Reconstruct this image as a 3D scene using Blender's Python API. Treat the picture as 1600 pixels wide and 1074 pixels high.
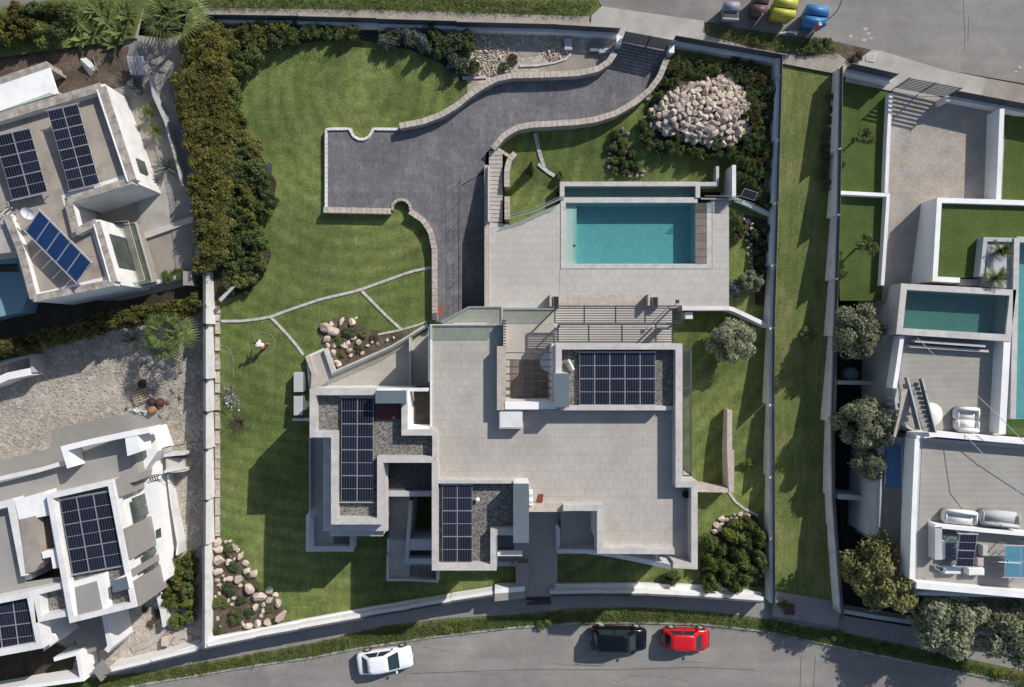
import bpy, bmesh, math, random
from mathutils import Vector, Matrix
random.seed(11)
R = math.radians
scene = bpy.context.scene
COL = scene.collection
for o in list(bpy.data.objects): bpy.data.objects.remove(o)

# ------------------------------------------------------------------ camera
H = 54.7                       # drone altitude over the lower lawn, metres
F = 24.0 / 36.0 * 1600.0       # 24 mm lens on a 1600 px wide frame
cam_d = bpy.data.cameras.new('drone_camera'); cam = bpy.data.objects.new('drone_camera', cam_d)
COL.objects.link(cam); cam.location = (0, 0, H); cam.rotation_euler = (0, 0, 0)
cam_d.lens = 24; cam_d.sensor_width = 36; cam_d.sensor_fit = 'HORIZONTAL'
cam_d.clip_start = 0.5; cam_d.clip_end = 3000
scene.camera = cam

# ------------------------------------------------------------------ sky and sun
SUN_EL, SUN_AZ = 35.3, 45.0    # sun to the upper right of the picture
w = bpy.data.worlds.new('World'); scene.world = w; w.use_nodes = True
nt = w.node_tree; nt.nodes.clear()
sky = nt.nodes.new('ShaderNodeTexSky'); sky.sky_type = 'NISHITA'; sky.sun_disc = False
sky.sun_elevation = R(SUN_EL); sky.sun_rotation = R(SUN_AZ)
bg = nt.nodes.new('ShaderNodeBackground'); bg.inputs[1].default_value = 0.108
wo = nt.nodes.new('ShaderNodeOutputWorld')
nt.links.new(sky.outputs[0], bg.inputs[0]); nt.links.new(bg.outputs[0], wo.inputs[0])
sd = bpy.data.lights.new('sun', 'SUN'); sd.energy = 4.5; sd.angle = R(0.5); sd.color = (1.0, 0.955, 0.89)
so = bpy.data.objects.new('sun', sd); COL.objects.link(so); so.location = (40, 40, 60)
so.rotation_euler = Vector((-1, -1, -1.0)).to_track_quat('-Z', 'Y').to_euler()
scene.view_settings.view_transform = 'Standard'; scene.view_settings.look = 'None'
scene.view_settings.exposure = 0.1; scene.view_settings.gamma = 1.0
scene.view_settings.use_curve_mapping = False
scene.render.engine = 'CYCLES'
scene.cycles.transparent_max_bounces = 16

# ------------------------------------------------------------------ helpers: survey points
def P(x, y, z=0.0):
    k = (H - z) / F
    return ((x - 800) * k, -(y - 537) * k, z)
GB = [(-800, 5.6), (0, 4.3), (100, 4.0), (300, 3.1), (500, 1.9), (700, 0.6), (850, 0.0), (1000, -0.1), (3000, -0.1)]
def G(x, y):
    for i in range(len(GB) - 1):
        a, b = GB[i], GB[i + 1]
        if y <= b[0] or i == len(GB) - 2:
            t = (y - a[0]) / (b[0] - a[0]); t = max(0, min(1, t))
            return a[1] + (b[1] - a[1]) * t
SW = [(-600, 1180), (167, 1056), (325, 1014), (400, 999), (468, 986), (576, 966), (705, 943), (772, 931), (820, 930), (900, 928), (1012, 930),
      (1099, 934), (1192, 940), (1300, 960), (1322, 964), (1430, 985), (1600, 1010), (2200, 1120)]
def ys(x):
    for i in range(len(SW) - 1):
        if x <= SW[i + 1][0]:
            a, b = SW[i], SW[i + 1]
            return a[1] + (b[1] - a[1]) * max(0, (x - a[0]) / (b[0] - a[0]))
    return SW[-1][1]
ZST = -0.62   # street level on the south side

class MB:
    def __init__(s): s.v = []; s.f = []; s.m = []
    def add(s, vs, fs, mi=0):
        n = len(s.v); s.v += [tuple(v) for v in vs]; s.f += [tuple(i + n for i in f) for f in fs]; s.m += [mi] * len(fs)
    def prismw(s, pts, zt, zb, mi=0, side=None):
        """pts: world xy (list), zt/zb scalar or lists"""
        n = len(pts)
        a = sum(pts[i][0] * pts[(i + 1) % n][1] - pts[(i + 1) % n][0] * pts[i][1] for i in range(n))
        if a < 0:
            pts = pts[::-1]
            if isinstance(zt, (list, tuple)): zt = zt[::-1]
            if isinstance(zb, (list, tuple)): zb = zb[::-1]
        T = zt if isinstance(zt, (list, tuple)) else [zt] * n
        B = zb if isinstance(zb, (list, tuple)) else [zb] * n
        vs = [(p[0], p[1], t) for p, t in zip(pts, T)] + [(p[0], p[1], b) for p, b in zip(pts, B)]
        s.add(vs, [tuple(range(n))], mi)
        s.add(vs, [tuple(range(2 * n - 1, n - 1, -1))] + [(i, i + n, (i + 1) % n + n, (i + 1) % n) for i in range(n)], mi if side is None else side)
    def prism(s, pts, zt, zb, mi=0, side=None):
        s.prismw([P(x, y, zt)[:2] for x, y in pts], zt, zb, mi, side)
    def rect(s, x0, y0, x1, y1, zt, zb, mi=0, side=None):
        s.prism([(x0, y0), (x1, y0), (x1, y1), (x0, y1)], zt, zb, mi, side)
    def box(s, c, d, rot=0.0, mi=0):
        ca, sa = math.cos(rot), math.sin(rot); x, y, z = c; a, b, h = d[0] / 2, d[1] / 2, d[2] / 2
        pts = [(x + ca * u - sa * v, y + sa * u + ca * v) for u, v in ((-a, -b), (a, -b), (a, b), (-a, b))]
        s.prismw(pts, z + h, z - h, mi)
    def wallw(s, pts, wd, side=0.0, mi=0, closed=False):
        """pts: world (x,y,ztop,zbot); mitred strip; side shifts it (-1..1)"""
        n = len(pts); L = []; Rr = []
        for i in range(n):
            p = Vector(pts[i][:2])
            d1 = d2 = None
            if i > 0 or closed: d1 = (p - Vector(pts[i - 1][:2])).normalized()
            if i < n - 1 or closed: d2 = (Vector(pts[(i + 1) % n][:2]) - p).normalized()
            if d1 is None: d1 = d2
            if d2 is None: d2 = d1
            t = d1 + d2
            t = t.normalized() if t.length > 1e-4 else d1
            nn = Vector((-t.y, t.x)); c = max(0.35, nn.dot(Vector((-d1.y, d1.x))))
            L.append(p + nn * (wd / 2 * (1 + side)) / c); Rr.append(p - nn * (wd / 2 * (1 - side)) / c)
        m = n if closed else n - 1
        for i in range(m):
            j = (i + 1) % n
            q = [Rr[i], Rr[j], L[j], L[i]]
            zt = [pts[i][2], pts[j][2], pts[j][2], pts[i][2]]; zb = [pts[i][3], pts[j][3], pts[j][3], pts[i][3]]
            vs = [(a.x, a.y, z) for a, z in zip(q, zt)] + [(a.x, a.y, z) for a, z in zip(q, zb)]
            fs = [(0, 1, 2, 3), (7, 6, 5, 4), (0, 4, 5, 1), (2, 6, 7, 3)]
            if not closed and i == 0: fs.append((3, 7, 4, 0))
            if not closed and i == m - 1: fs.append((1, 5, 6, 2))
            s.add(vs, fs, mi)
    def wall(s, pts, wd, zt, zb, side=0.0, mi=0, closed=False):
        """pts pixels; zt,zb numbers or functions of (x,y)"""
        q = []
        for x, y in pts:
            t = zt(x, y) if callable(zt) else zt; b = zb(x, y) if callable(zb) else zb
            X, Y, _ = P(x, y, t); q.append((X, Y, t, b))
        s.wallw(q, wd, side, mi, closed)
    def tube(s, a, b, r0, r1=None, n=8, mi=0):
        r1 = r0 if r1 is None else r1
        a, b = Vector(a), Vector(b); d = (b - a)
        if d.length < 1e-6: return
        q = d.to_track_quat('Z', 'Y'); vs = []
        for c, r in ((a, r0), (b, r1)):
            for i in range(n):
                t = 2 * math.pi * i / n
                vs.append(c + q @ Vector((r * math.cos(t), r * math.sin(t), 0)))
        s.add(vs, [(i, (i + 1) % n, (i + 1) % n + n, i + n) for i in range(n)] + [tuple(range(n - 1, -1, -1)), tuple(range(n, 2 * n))], mi)
    def path(s, pts, r, n=6, mi=0):
        for a, b in zip(pts, pts[1:]): s.tube(a, b, r, r, n, mi)
    def quad(s, c, u, v, mi=0):
        s.add([c - u - v, c + u - v, c + u + v, c - u + v], [(0, 1, 2, 3)], mi)
    def lathe(s, c, prof, n=16, mi=0):
        vs = []
        for r, z in prof:
            for i in range(n):
                t = 2 * math.pi * i / n; vs.append((c[0] + r * math.cos(t), c[1] + r * math.sin(t), c[2] + z))
        fs = []
        for k in range(len(prof) - 1):
            for i in range(n):
                j = (i + 1) % n; fs.append((k * n + i, k * n + j, (k + 1) * n + j, (k + 1) * n + i))
        fs.append(tuple(range(n - 1, -1, -1))); fs.append(tuple((len(prof) - 1) * n + i for i in range(n)))
        s.add(vs, fs, mi)
    def mesh(s, name, mats, smooth=False, origin=(0, 0, 0)):
        me = bpy.data.meshes.new(name)
        ox, oy, oz = origin
        me.from_pydata([(x - ox, y - oy, z - oz) for x, y, z in s.v], [], s.f)
        if not isinstance(mats, (list, tuple)): mats = [mats]
        for m in mats: me.materials.append(m)
        if len(mats) > 1: me.polygons.foreach_set('material_index', s.m)
        if smooth: me.polygons.foreach_set('use_smooth', [True] * len(me.polygons))
        me.update(); return me
    def build(s, name, mats, parent=None, smooth=False, origin=None, label=None):
        wl = worldloc(parent) if parent else Vector((0, 0, 0))
        if origin is None: origin = wl
        me = s.mesh(name, mats, smooth, origin)
        o = bpy.data.objects.new(name, me); COL.objects.link(o)
        o.location = Vector(origin) - wl
        if parent: o.parent = parent
        if label: o['label'] = label
        return o
def worldloc(o):
    v = Vector(o.location)
    while o.parent: o = o.parent; v += Vector(o.location)
    return v
def link(name, me, parent=None, loc=(0, 0, 0), rot=(0, 0, 0), sc=(1, 1, 1)):
    o = bpy.data.objects.new(name, me); COL.objects.link(o)
    wl = worldloc(parent) if parent else Vector((0, 0, 0))
    o.location = Vector(loc) - wl; o.rotation_euler = rot; o.scale = sc
    if parent: o.parent = parent
    return o
def thing(name, label, cat, loc, group=None, rz=0.0):
    o = bpy.data.objects.new(name, None); COL.objects.link(o); o.empty_display_size = 0.3
    o.location = loc; o.rotation_euler = (0, 0, rz)
    o['label'] = label; o['category'] = cat
    if group: o['group'] = group
    return o
def tag(o, label, cat, group=None):
    o['label'] = label; o['category'] = cat
    if group: o['group'] = group
    return o
def struct(o, kind='structure'): o['kind'] = kind; return o
def stuff(o, label=None, cat=None):
    o['kind'] = 'stuff'
    if label: o['label'] = label
    if cat: o['category'] = cat
    return o
def drape(poly, zf, dz=0.0, cut=24):
    """pixel polygon laid on the ground surface zf, cut into strips"""
    from mathutils.geometry import tessellate_polygon
    bm = bmesh.new()
    vv = [bm.verts.new((x, y, 0)) for x, y in poly]
    for tr in tessellate_polygon([[Vector((x, y, 0)) for x, y in poly]]):
        try: bm.faces.new([vv[i] for i in tr])
        except ValueError: pass
    y0 = min(p[1] for p in poly); y1 = max(p[1] for p in poly)
    x0 = min(p[0] for p in poly); x1 = max(p[0] for p in poly)
    ycuts = set(b[0] for b in GB) | set(range(int(y0 // cut) * cut, int(min(y1, 1300)) + 1, cut))
    for yy in sorted(ycuts):
        if y0 < yy < y1: bmesh.ops.bisect_plane(bm, geom=bm.verts[:] + bm.edges[:] + bm.faces[:], plane_co=(0, yy, 0), plane_no=(0, 1, 0))
    c2 = cut * 4
    for xx in range(int(x0 // c2) * c2, int(x1) + 1, c2):
        if x0 < xx < x1: bmesh.ops.bisect_plane(bm, geom=bm.verts[:] + bm.edges[:] + bm.faces[:], plane_co=(xx, 0, 0), plane_no=(1, 0, 0))
    mb = MB(); bm.verts.index_update(); vs = []
    for v in bm.verts:
        z = (zf(v.co.x, v.co.y) if callable(zf) else zf) + dz
        vs.append(P(v.co.x, v.co.y, z))
    fs = []
    for f in bm.faces:
        idx = [v.index for v in f.verts]
        a = sum(vs[idx[i]][0] * vs[idx[(i + 1) % len(idx)]][1] - vs[idx[(i + 1) % len(idx)]][0] * vs[idx[i]][1] for i in range(len(idx)))
        fs.append(tuple(idx if a > 0 else idx[::-1]))
    bm.free(); mb.add(vs, fs); return mb
def inside(x, y, poly):
    c = False; n = len(poly); j = n - 1
    for i in range(n):
        xi, yi = poly[i]; xj, yj = poly[j]
        if (yi > y) != (yj > y) and x < (xj - xi) * (y - yi) / (yj - yi) + xi: c = not c
        j = i
    return c
def clip_rect(poly, x0, y0, x1, y1):
    def cl(pts, ins, isect):
        out = []
        for i in range(len(pts)):
            a, b = pts[i - 1], pts[i]
            if ins(b):
                if not ins(a): out.append(isect(a, b))
                out.append(b)
            elif ins(a): out.append(isect(a, b))
        return out
    def ix(c): return lambda a, b: (c, a[1] + (b[1] - a[1]) * (c - a[0]) / (b[0] - a[0]))
    def iy(c): return lambda a, b: (a[0] + (b[0] - a[0]) * (c - a[1]) / (b[1] - a[1]), c)
    p = poly
    for ins, ii in ((lambda q: q[0] >= x0, ix(x0)), (lambda q: q[0] <= x1, ix(x1)), (lambda q: q[1] >= y0, iy(y0)), (lambda q: q[1] <= y1, iy(y1))):
        if not p: return []
        p = cl(p, ins, ii)
    return p
def area(p): return abs(sum(p[i][0] * p[(i + 1) % len(p)][1] - p[(i + 1) % len(p)][0] * p[i][1] for i in range(len(p)))) / 2

# ------------------------------------------------------------------ materials
MAT = {}
def srgb(r, g, b):
    f = lambda c: (c / 255 / 12.92) if c / 255 <= 0.04045 else ((c / 255 + 0.055) / 1.055) ** 2.4
    return (f(r), f(g), f(b), 1)
def mat(name, col, col2=None, scale=1.0, rough=0.8, bump=0.0, bscale=20.0, rand=0.0, metal=0.0, detail=6.0, spec=0.3, fine=0.0, fscale=8.0, stain=None, island=0.0, voro=None, wave=None, contrast=(0.35, 0.65), streak=(), big=0.0):
    """col,col2 linear rgb; noise between them; fine = darker speckle; stain = (colour, amount, scale)"""
    m = bpy.data.materials.new(name); m.use_nodes = True; N = m.node_tree; n = N.nodes; Lk = N.links
    b = n['Principled BSDF']; b.inputs['Roughness'].default_value = rough; b.inputs['Metallic'].default_value = metal
    b.inputs['Specular IOR Level'].default_value = spec
    tc = n.new('ShaderNodeNewGeometry').outputs['Position']
    def noise(sc, det=detail):
        t = n.new('ShaderNodeTexNoise'); t.inputs['Scale'].default_value = sc; t.inputs['Detail'].default_value = det
        Lk.new(tc, t.inputs['Vector']); return t.outputs['Fac']
    def ramp(src, lo, hi):
        r = n.new('ShaderNodeMapRange'); r.inputs[1].default_value = lo; r.inputs[2].default_value = hi
        Lk.new(src, r.inputs[0]); return r.outputs[0]
    def mix(f, a, c, mode='MIX'):
        x = n.new('ShaderNodeMix'); x.data_type = 'RGBA'; x.blend_type = mode; x.clamp_factor = True
        if isinstance(f, (int, float)): x.inputs[0].default_value = f
        else: Lk.new(f, x.inputs[0])
        for k, q in ((6, a), (7, c)):
            if isinstance(q, tuple): x.inputs[k].default_value = q if len(q) == 4 else q + (1,)
            else: Lk.new(q, x.inputs[k])
        return x.outputs[2]
    c = tuple(col[:3]) + (1,)
    if col2 is not None: c = mix(ramp(noise(scale), *contrast), c, tuple(col2[:3]) + (1,))
    if stain: c = mix(ramp(noise(stain[2], 8), 0.5, 0.72), c, mix(stain[1], c, tuple(stain[0][:3]) + (1,)))
    for (ax, ay, rot, am) in streak:
        mp = n.new('ShaderNodeMapping'); mp.inputs['Scale'].default_value = (ax, ay, 1); mp.inputs['Rotation'].default_value = (0, 0, R(rot)); Lk.new(tc, mp.inputs['Vector'])
        t = n.new('ShaderNodeTexNoise'); t.inputs['Scale'].default_value = 1; t.inputs['Detail'].default_value = 6; t.inputs['Roughness'].default_value = 0.62; t.inputs['Distortion'].default_value = 0.6
        Lk.new(mp.outputs[0], t.inputs['Vector']); g = n.new('ShaderNodeMapRange'); g.inputs[1].default_value = 0.3; g.inputs[2].default_value = 0.7; g.inputs[3].default_value = 1 - am; g.inputs[4].default_value = 1 + am
        Lk.new(t.outputs['Fac'], g.inputs[0]); c = mix(1.0, c, g.outputs[0], 'MULTIPLY')
    if fine > 0:
        f = ramp(noise(fscale, 3), 0.3, 0.7); g = n.new('ShaderNodeMapRange'); g.inputs[3].default_value = 1 - fine; g.inputs[4].default_value = 1 + fine
        Lk.new(f, g.inputs[0]); c = mix(1.0, c, g.outputs[0], 'MULTIPLY')
    if voro:
        vo = n.new('ShaderNodeTexVoronoi'); vo.inputs['Scale'].default_value = voro[0]; Lk.new(tc, vo.inputs['Vector'])
        g = n.new('ShaderNodeSeparateColor'); Lk.new(vo.outputs['Color'], g.inputs[0])
        h = n.new('ShaderNodeMapRange'); h.inputs[3].default_value = 1 - voro[1]; h.inputs[4].default_value = 1 + voro[1]
        Lk.new(g.outputs[0], h.inputs[0]); c = mix(1.0, c, h.outputs[0], 'MULTIPLY')
    if wave:
        wv = n.new('ShaderNodeTexWave'); wv.bands_direction = wave[0]; wv.inputs['Scale'].default_value = wave[1]; wv.inputs['Distortion'].default_value = wave[3]
        wv.inputs['Detail'].default_value = 3; wv.inputs['Detail Scale'].default_value = wave[4]
        Lk.new(tc, wv.inputs['Vector']); h = n.new('ShaderNodeMapRange'); h.inputs[3].default_value = 1 - wave[2]; h.inputs[4].default_value = 1 + wave[2]
        Lk.new(wv.outputs['Fac'], h.inputs[0]); c = mix(1.0, c, h.outputs[0], 'MULTIPLY')
    if rand > 0:
        oi = n.new('ShaderNodeObjectInfo'); gi = n.new('ShaderNodeNewGeometry')
        ad = n.new('ShaderNodeMath'); ad.operation = 'ADD'; Lk.new(oi.outputs['Random'], ad.inputs[0]); Lk.new(gi.outputs['Random Per Island'], ad.inputs[1])
        fr = n.new('ShaderNodeMath'); fr.operation = 'FRACT'; Lk.new(ad.outputs[0], fr.inputs[0])
        h = n.new('ShaderNodeMapRange'); h.inputs[3].default_value = 1 - rand; h.inputs[4].default_value = 1 + rand
        Lk.new(fr.outputs[0], h.inputs[0]); c = mix(1.0, c, h.outputs[0], 'MULTIPLY')
    if isinstance(c, tuple): b.inputs['Base Color'].default_value = c
    else: Lk.new(c, b.inputs['Base Color'])
    if bump > 0:
        bp = n.new('ShaderNodeBump'); bp.inputs['Strength'].default_value = bump; bp.inputs['Distance'].default_value = 0.05
        if voro:
            v2 = n.new('ShaderNodeTexVoronoi'); v2.inputs['Scale'].default_value = voro[0]; Lk.new(tc, v2.inputs['Vector']); Lk.new(v2.outputs['Distance'], bp.inputs['Height']); bp.invert = True
        else: Lk.new(noise(bscale, 4), bp.inputs['Height'])
        Lk.new(bp.outputs[0], b.inputs['Normal'])
    MAT[name] = m; return m
def leafmat(name, c1, c2, c3=None, c3amt=0.0):
    m = bpy.data.materials.new(name); m.use_nodes = True; N = m.node_tree; n = N.nodes; Lk = N.links
    b = n['Principled BSDF']; b.inputs['Roughness'].default_value = 0.55; b.inputs['Specular IOR Level'].default_value = 0.25
    g = n.new('ShaderNodeNewGeometry'); oi = n.new('ShaderNodeObjectInfo')
    x = n.new('ShaderNodeMix'); x.data_type = 'RGBA'; x.inputs[6].default_value = c1 + (1,); x.inputs[7].default_value = c2 + (1,)
    Lk.new(g.outputs['Random Per Island'], x.inputs[0]); out = x.outputs[2]
    t = n.new('ShaderNodeTexNoise'); t.inputs['Scale'].default_value = 1.1; Lk.new(g.outputs['Position'], t.inputs['Vector'])
    if c3:
        r = n.new('ShaderNodeMapRange'); r.inputs[1].default_value = 0.45; r.inputs[2].default_value = 0.62; r.inputs[4].default_value = c3amt
        Lk.new(t.outputs['Fac'], r.inputs[0])
        y = n.new('ShaderNodeMix'); y.data_type = 'RGBA'; Lk.new(r.outputs[0], y.inputs[0]); Lk.new(out, y.inputs[6]); y.inputs[7].default_value = c3 + (1,); out = y.outputs[2]
    h = n.new('ShaderNodeMapRange'); h.inputs[3].default_value = 0.75; h.inputs[4].default_value = 1.25; Lk.new(oi.outputs['Random'], h.inputs[0])
    z = n.new('ShaderNodeMix'); z.data_type = 'RGBA'; z.blend_type = 'MULTIPLY'; z.inputs[0].default_value = 1; Lk.new(out, z.inputs[6]); Lk.new(h.outputs[0], z.inputs[7])
    Lk.new(z.outputs[2], b.inputs['Base Color'])
    tr = n.new('ShaderNodeBsdfTranslucent'); Lk.new(z.outputs[2], tr.inputs[0])
    mx = n.new('ShaderNodeMixShader'); mx.inputs[0].default_value = 0.38; Lk.new(b.outputs[0], mx.inputs[1]); Lk.new(tr.outputs[0], mx.inputs[2])
    Lk.new(mx.outputs[0], n['Material Output'].inputs[0]); MAT[name] = m; return m
def glassmat(name, tint, gloss=0.06, rough=0.03):
    m = bpy.data.materials.new(name); m.use_nodes = True; N = m.node_tree; n = N.nodes; Lk = N.links
    n.remove(n['Principled BSDF'])
    t = n.new('ShaderNodeBsdfTransparent'); t.inputs[0].default_value = tint + (1,)
    g = n.new('ShaderNodeBsdfGlossy'); g.inputs['Roughness'].default_value = rough; g.inputs[0].default_value = (0.9, 0.95, 1, 1)
    mx = n.new('ShaderNodeMixShader'); mx.inputs[0].default_value = gloss
    Lk.new(t.outputs[0], mx.inputs[1]); Lk.new(g.outputs[0], mx.inputs[2]); Lk.new(mx.outputs[0], n['Material Output'].inputs[0])
    MAT[name] = m; return m
def watermat(name, tint):
    m = glassmat(name, tint, 0.06, 0.04); n = m.node_tree.nodes; Lk = m.node_tree.links
    g = [q for q in n if q.type == 'BSDF_GLOSSY'][0]
    t = n.new('ShaderNodeTexNoise'); t.inputs['Scale'].default_value = 3.0; t.inputs['Detail'].default_value = 5
    pos = n.new('ShaderNodeNewGeometry'); Lk.new(pos.outputs['Position'], t.inputs['Vector'])
    bp = n.new('ShaderNodeBump'); bp.inputs['Strength'].default_value = 0.25; Lk.new(t.outputs['Fac'], bp.inputs['Height']); Lk.new(bp.outputs[0], g.inputs['Normal'])
    return m
def cellmat(name, c1, line, sx, sy, w_):
    """solar glass: thin collector wires drawn on the dark cells, in object space"""
    m = bpy.data.materials.new(name); m.use_nodes = True; N = m.node_tree; n = N.nodes; Lk = N.links
    b = n['Principled BSDF']; b.inputs['Roughness'].default_value = 0.12; b.inputs['Specular IOR Level'].default_value = 0.3
    tc = n.new('ShaderNodeTexCoord'); sp = n.new('ShaderNodeSeparateXYZ'); Lk.new(tc.outputs['Object'], sp.inputs[0])
    def lines(src, per, wd):
        a = n.new('ShaderNodeMath'); a.operation = 'DIVIDE'; Lk.new(src, a.inputs[0]); a.inputs[1].default_value = per
        f = n.new('ShaderNodeMath'); f.operation = 'FRACT'; Lk.new(a.outputs[0], f.inputs[0])
        l = n.new('ShaderNodeMath'); l.operation = 'LESS_THAN'; Lk.new(f.outputs[0], l.inputs[0]); l.inputs[1].default_value = wd / per
        return l.outputs[0]
    l1 = lines(sp.outputs[0], sx, w_); l2 = lines(sp.outputs[1], sy, w_ * 0.5)
    mxx = n.new('ShaderNodeMath'); mxx.operation = 'MAXIMUM'; Lk.new(l1, mxx.inputs[0])
    h = n.new('ShaderNodeMath'); h.operation = 'MULTIPLY'; Lk.new(l2, h.inputs[0]); h.inputs[1].default_value = 0.25; Lk.new(h.outputs[0], mxx.inputs[1])
    oi = n.new('ShaderNodeObjectInfo'); v = n.new('ShaderNodeMapRange'); v.inputs[3].default_value = 0.75; v.inputs[4].default_value = 1.3; Lk.new(oi.outputs['Random'], v.inputs[0])
    y = n.new('ShaderNodeMix'); y.data_type = 'RGBA'; y.blend_type = 'MULTIPLY'; y.inputs[0].default_value = 1; y.inputs[6].default_value = c1 + (1,); Lk.new(v.outputs[0], y.inputs[7])
    x = n.new('ShaderNodeMix'); x.data_type = 'RGBA'; Lk.new(mxx.outputs[0], x.inputs[0]); Lk.new(y.outputs[2], x.inputs[6]); x.inputs[7].default_value = line + (1,)
    Lk.new(x.outputs[2], b.inputs['Base Color']); MAT[name] = m; return m

mat('grass', (0.170, 0.200, 0.062), (0.100, 0.138, 0.040), 0.22, 0.9, 0.8, 22, fine=0.24, fscale=7, stain=((0.175, 0.185, 0.075), 0.6, 0.45), spec=0.1, streak=((1.1, 0.35, 25, 0.20), (0.45, 1.5, -10, 0.18), (4, 1.5, 40, 0.12), (0.16, 0.16, 0, 0.16)))
def brickwork(name, bw, bh, am, rot=0.0):
    m = MAT[name]; n = m.node_tree.nodes; Lk = m.node_tree.links; b = n['Principled BSDF']; src = b.inputs['Base Color'].links[0].from_socket
    mp = n.new('ShaderNodeMapping'); mp.inputs['Rotation'].default_value = (0, 0, R(rot)); g = n.new('ShaderNodeNewGeometry'); Lk.new(g.outputs['Position'], mp.inputs['Vector'])
    t = n.new('ShaderNodeTexBrick'); t.inputs['Scale'].default_value = 1; t.inputs['Brick Width'].default_value = bw; t.inputs['Row Height'].default_value = bh; t.inputs['Mortar Size'].default_value = 0.02
    t.inputs['Color1'].default_value = (1 + am, 1 + am, 1 + am, 1); t.inputs['Color2'].default_value = (1 - am, 1 - am, 1 - am, 1); t.inputs['Mortar'].default_value = (.86, .86, .86, 1); Lk.new(mp.outputs[0], t.inputs['Vector'])
    x = n.new('ShaderNodeMix'); x.data_type = 'RGBA'; x.blend_type = 'MULTIPLY'; x.inputs[0].default_value = 1; x.clamp_result = False; Lk.new(src, x.inputs[6]); Lk.new(t.outputs['Color'], x.inputs[7]); Lk.new(x.outputs[2], b.inputs['Base Color'])
def mow_rings(name, cx, cy, sc, am):
    m = MAT[name]; n = m.node_tree.nodes; Lk = m.node_tree.links; b = n['Principled BSDF']; src = b.inputs['Base Color'].links[0].from_socket
    mp = n.new('ShaderNodeMapping'); mp.inputs['Location'].default_value = (-cx, -cy, 0); g = n.new('ShaderNodeNewGeometry'); Lk.new(g.outputs['Position'], mp.inputs['Vector'])
    w_ = n.new('ShaderNodeTexWave'); w_.wave_type = 'RINGS'; w_.rings_direction = 'Z'; w_.inputs['Scale'].default_value = sc; w_.inputs['Distortion'].default_value = 2.5; w_.inputs['Detail'].default_value = 3; w_.inputs['Detail Scale'].default_value = 0.35
    Lk.new(mp.outputs[0], w_.inputs['Vector']); h = n.new('ShaderNodeMapRange'); h.inputs[3].default_value = 1 - am; h.inputs[4].default_value = 1 + am; Lk.new(w_.outputs['Fac'], h.inputs[0])
    x = n.new('ShaderNodeMix'); x.data_type = 'RGBA'; x.blend_type = 'MULTIPLY'; x.inputs[0].default_value = 1; Lk.new(src, x.inputs[6]); Lk.new(h.outputs[0], x.inputs[7]); Lk.new(x.outputs[2], b.inputs['Base Color'])
mow_rings('grass', -11.5, 18.5, 0.28, 0.10)
mat('grass_strip', (0.155, 0.178, 0.058), (0.105, 0.138, 0.042), 0.3, 0.9, 0.8, 22, fine=0.24, fscale=7, stain=((0.23, 0.21, 0.10), 0.65, 0.55), spec=0.1, streak=((2.2, 0.22, 3, 0.2), (5, 0.8, -4, 0.12)))
mat('turf', (0.066, 0.100, 0.026), (0.085, 0.122, 0.034), 0.6, 0.9, 0.5, 26, fine=0.18, fscale=9, spec=0.1, streak=((3, 0.5, 0, 0.08), (0.5, 3, 0, 0.08)))
mat('soil', (0.13, 0.095, 0.07), (0.075, 0.058, 0.042), 0.9, 0.95, 0.9, 12, fine=0.3, fscale=8, stain=((0.22, 0.18, 0.14), 0.6, 1.5))
mat('dark_soil', (0.055, 0.045, 0.03), (0.035, 0.03, 0.02), 1.5, 0.95, 0.8, 14, fine=0.3)
mat('rubble', (0.45, 0.395, 0.335), (0.32, 0.28, 0.235), 0.35, 0.95, 1.0, 9, fine=0.26, fscale=6, stain=((0.58, 0.53, 0.47), 0.8, 2.0), streak=((2.5, 2.5, 0, 0.16),))
mat('asphalt', (0.258, 0.243, 0.222), (0.205, 0.193, 0.178), 0.12, 0.9, 0.3, 60, fine=0.07, fscale=20, stain=((0.33, 0.31, 0.28), 0.6, 0.35), streak=((0.12, 1.6, 0, 0.09), (0.9, 0.9, 0, 0.08), (7, 7, 0, 0.06)))
mat('sidewalk', (0.38, 0.34, 0.29), (0.31, 0.275, 0.235), 0.8, 0.9, 0.4, 20, fine=0.1, fscale=9, stain=((0.24, 0.21, 0.17), 0.6, 1.3))
mat('street_paving', (0.27, 0.255, 0.235), (0.23, 0.215, 0.2), 0.8, 0.9, 0.3, 25, fine=0.08)
mat('pale_concrete', (0.44, 0.42, 0.385), (0.37, 0.35, 0.32), 0.7, 0.85, 0.3, 20, fine=0.07, fscale=10, stain=((0.30, 0.28, 0.25), 0.6, 0.9))
mat('driveway', (0.175, 0.167, 0.176), (0.130, 0.124, 0.130), 0.32, 0.8, 0.5, 14, fine=0.16, fscale=5, stain=((0.24, 0.232, 0.235), 0.6, 0.9), streak=((3.2, 0.35, 0, 0.16), (0.6, 5, 0, 0.1)))
brickwork('driveway', 0.42, 0.2, 0.07, 90)
mat('tile', (0.425, 0.400, 0.355), (0.380, 0.352, 0.315), 0.22, 0.65, 0.1, 20, rand=0.03, fine=0.035, stain=((0.31, 0.28, 0.255), 0.45, 0.5), spec=0.25, streak=((1.6, 1.6, 0, 0.04), (6, 0.5, 10, 0.03)))
mat('pool_tile', (0.465, 0.445, 0.41), (0.425, 0.40, 0.37), 0.22, 0.65, 0.1, 20, rand=0.035, fine=0.03, stain=((0.38, 0.35, 0.32), 0.4, 0.5), spec=0.25, streak=((1.6, 1.6, 0, 0.04),))
mat('grout', (0.33, 0.31, 0.285), rough=0.9)
mat('coping', (0.525, 0.50, 0.475), (0.435, 0.41, 0.39), 1.2, 0.7, 0.2, 15, fine=0.06, fscale=5, stain=((0.34, 0.315, 0.295), 0.5, 2.2))
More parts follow.
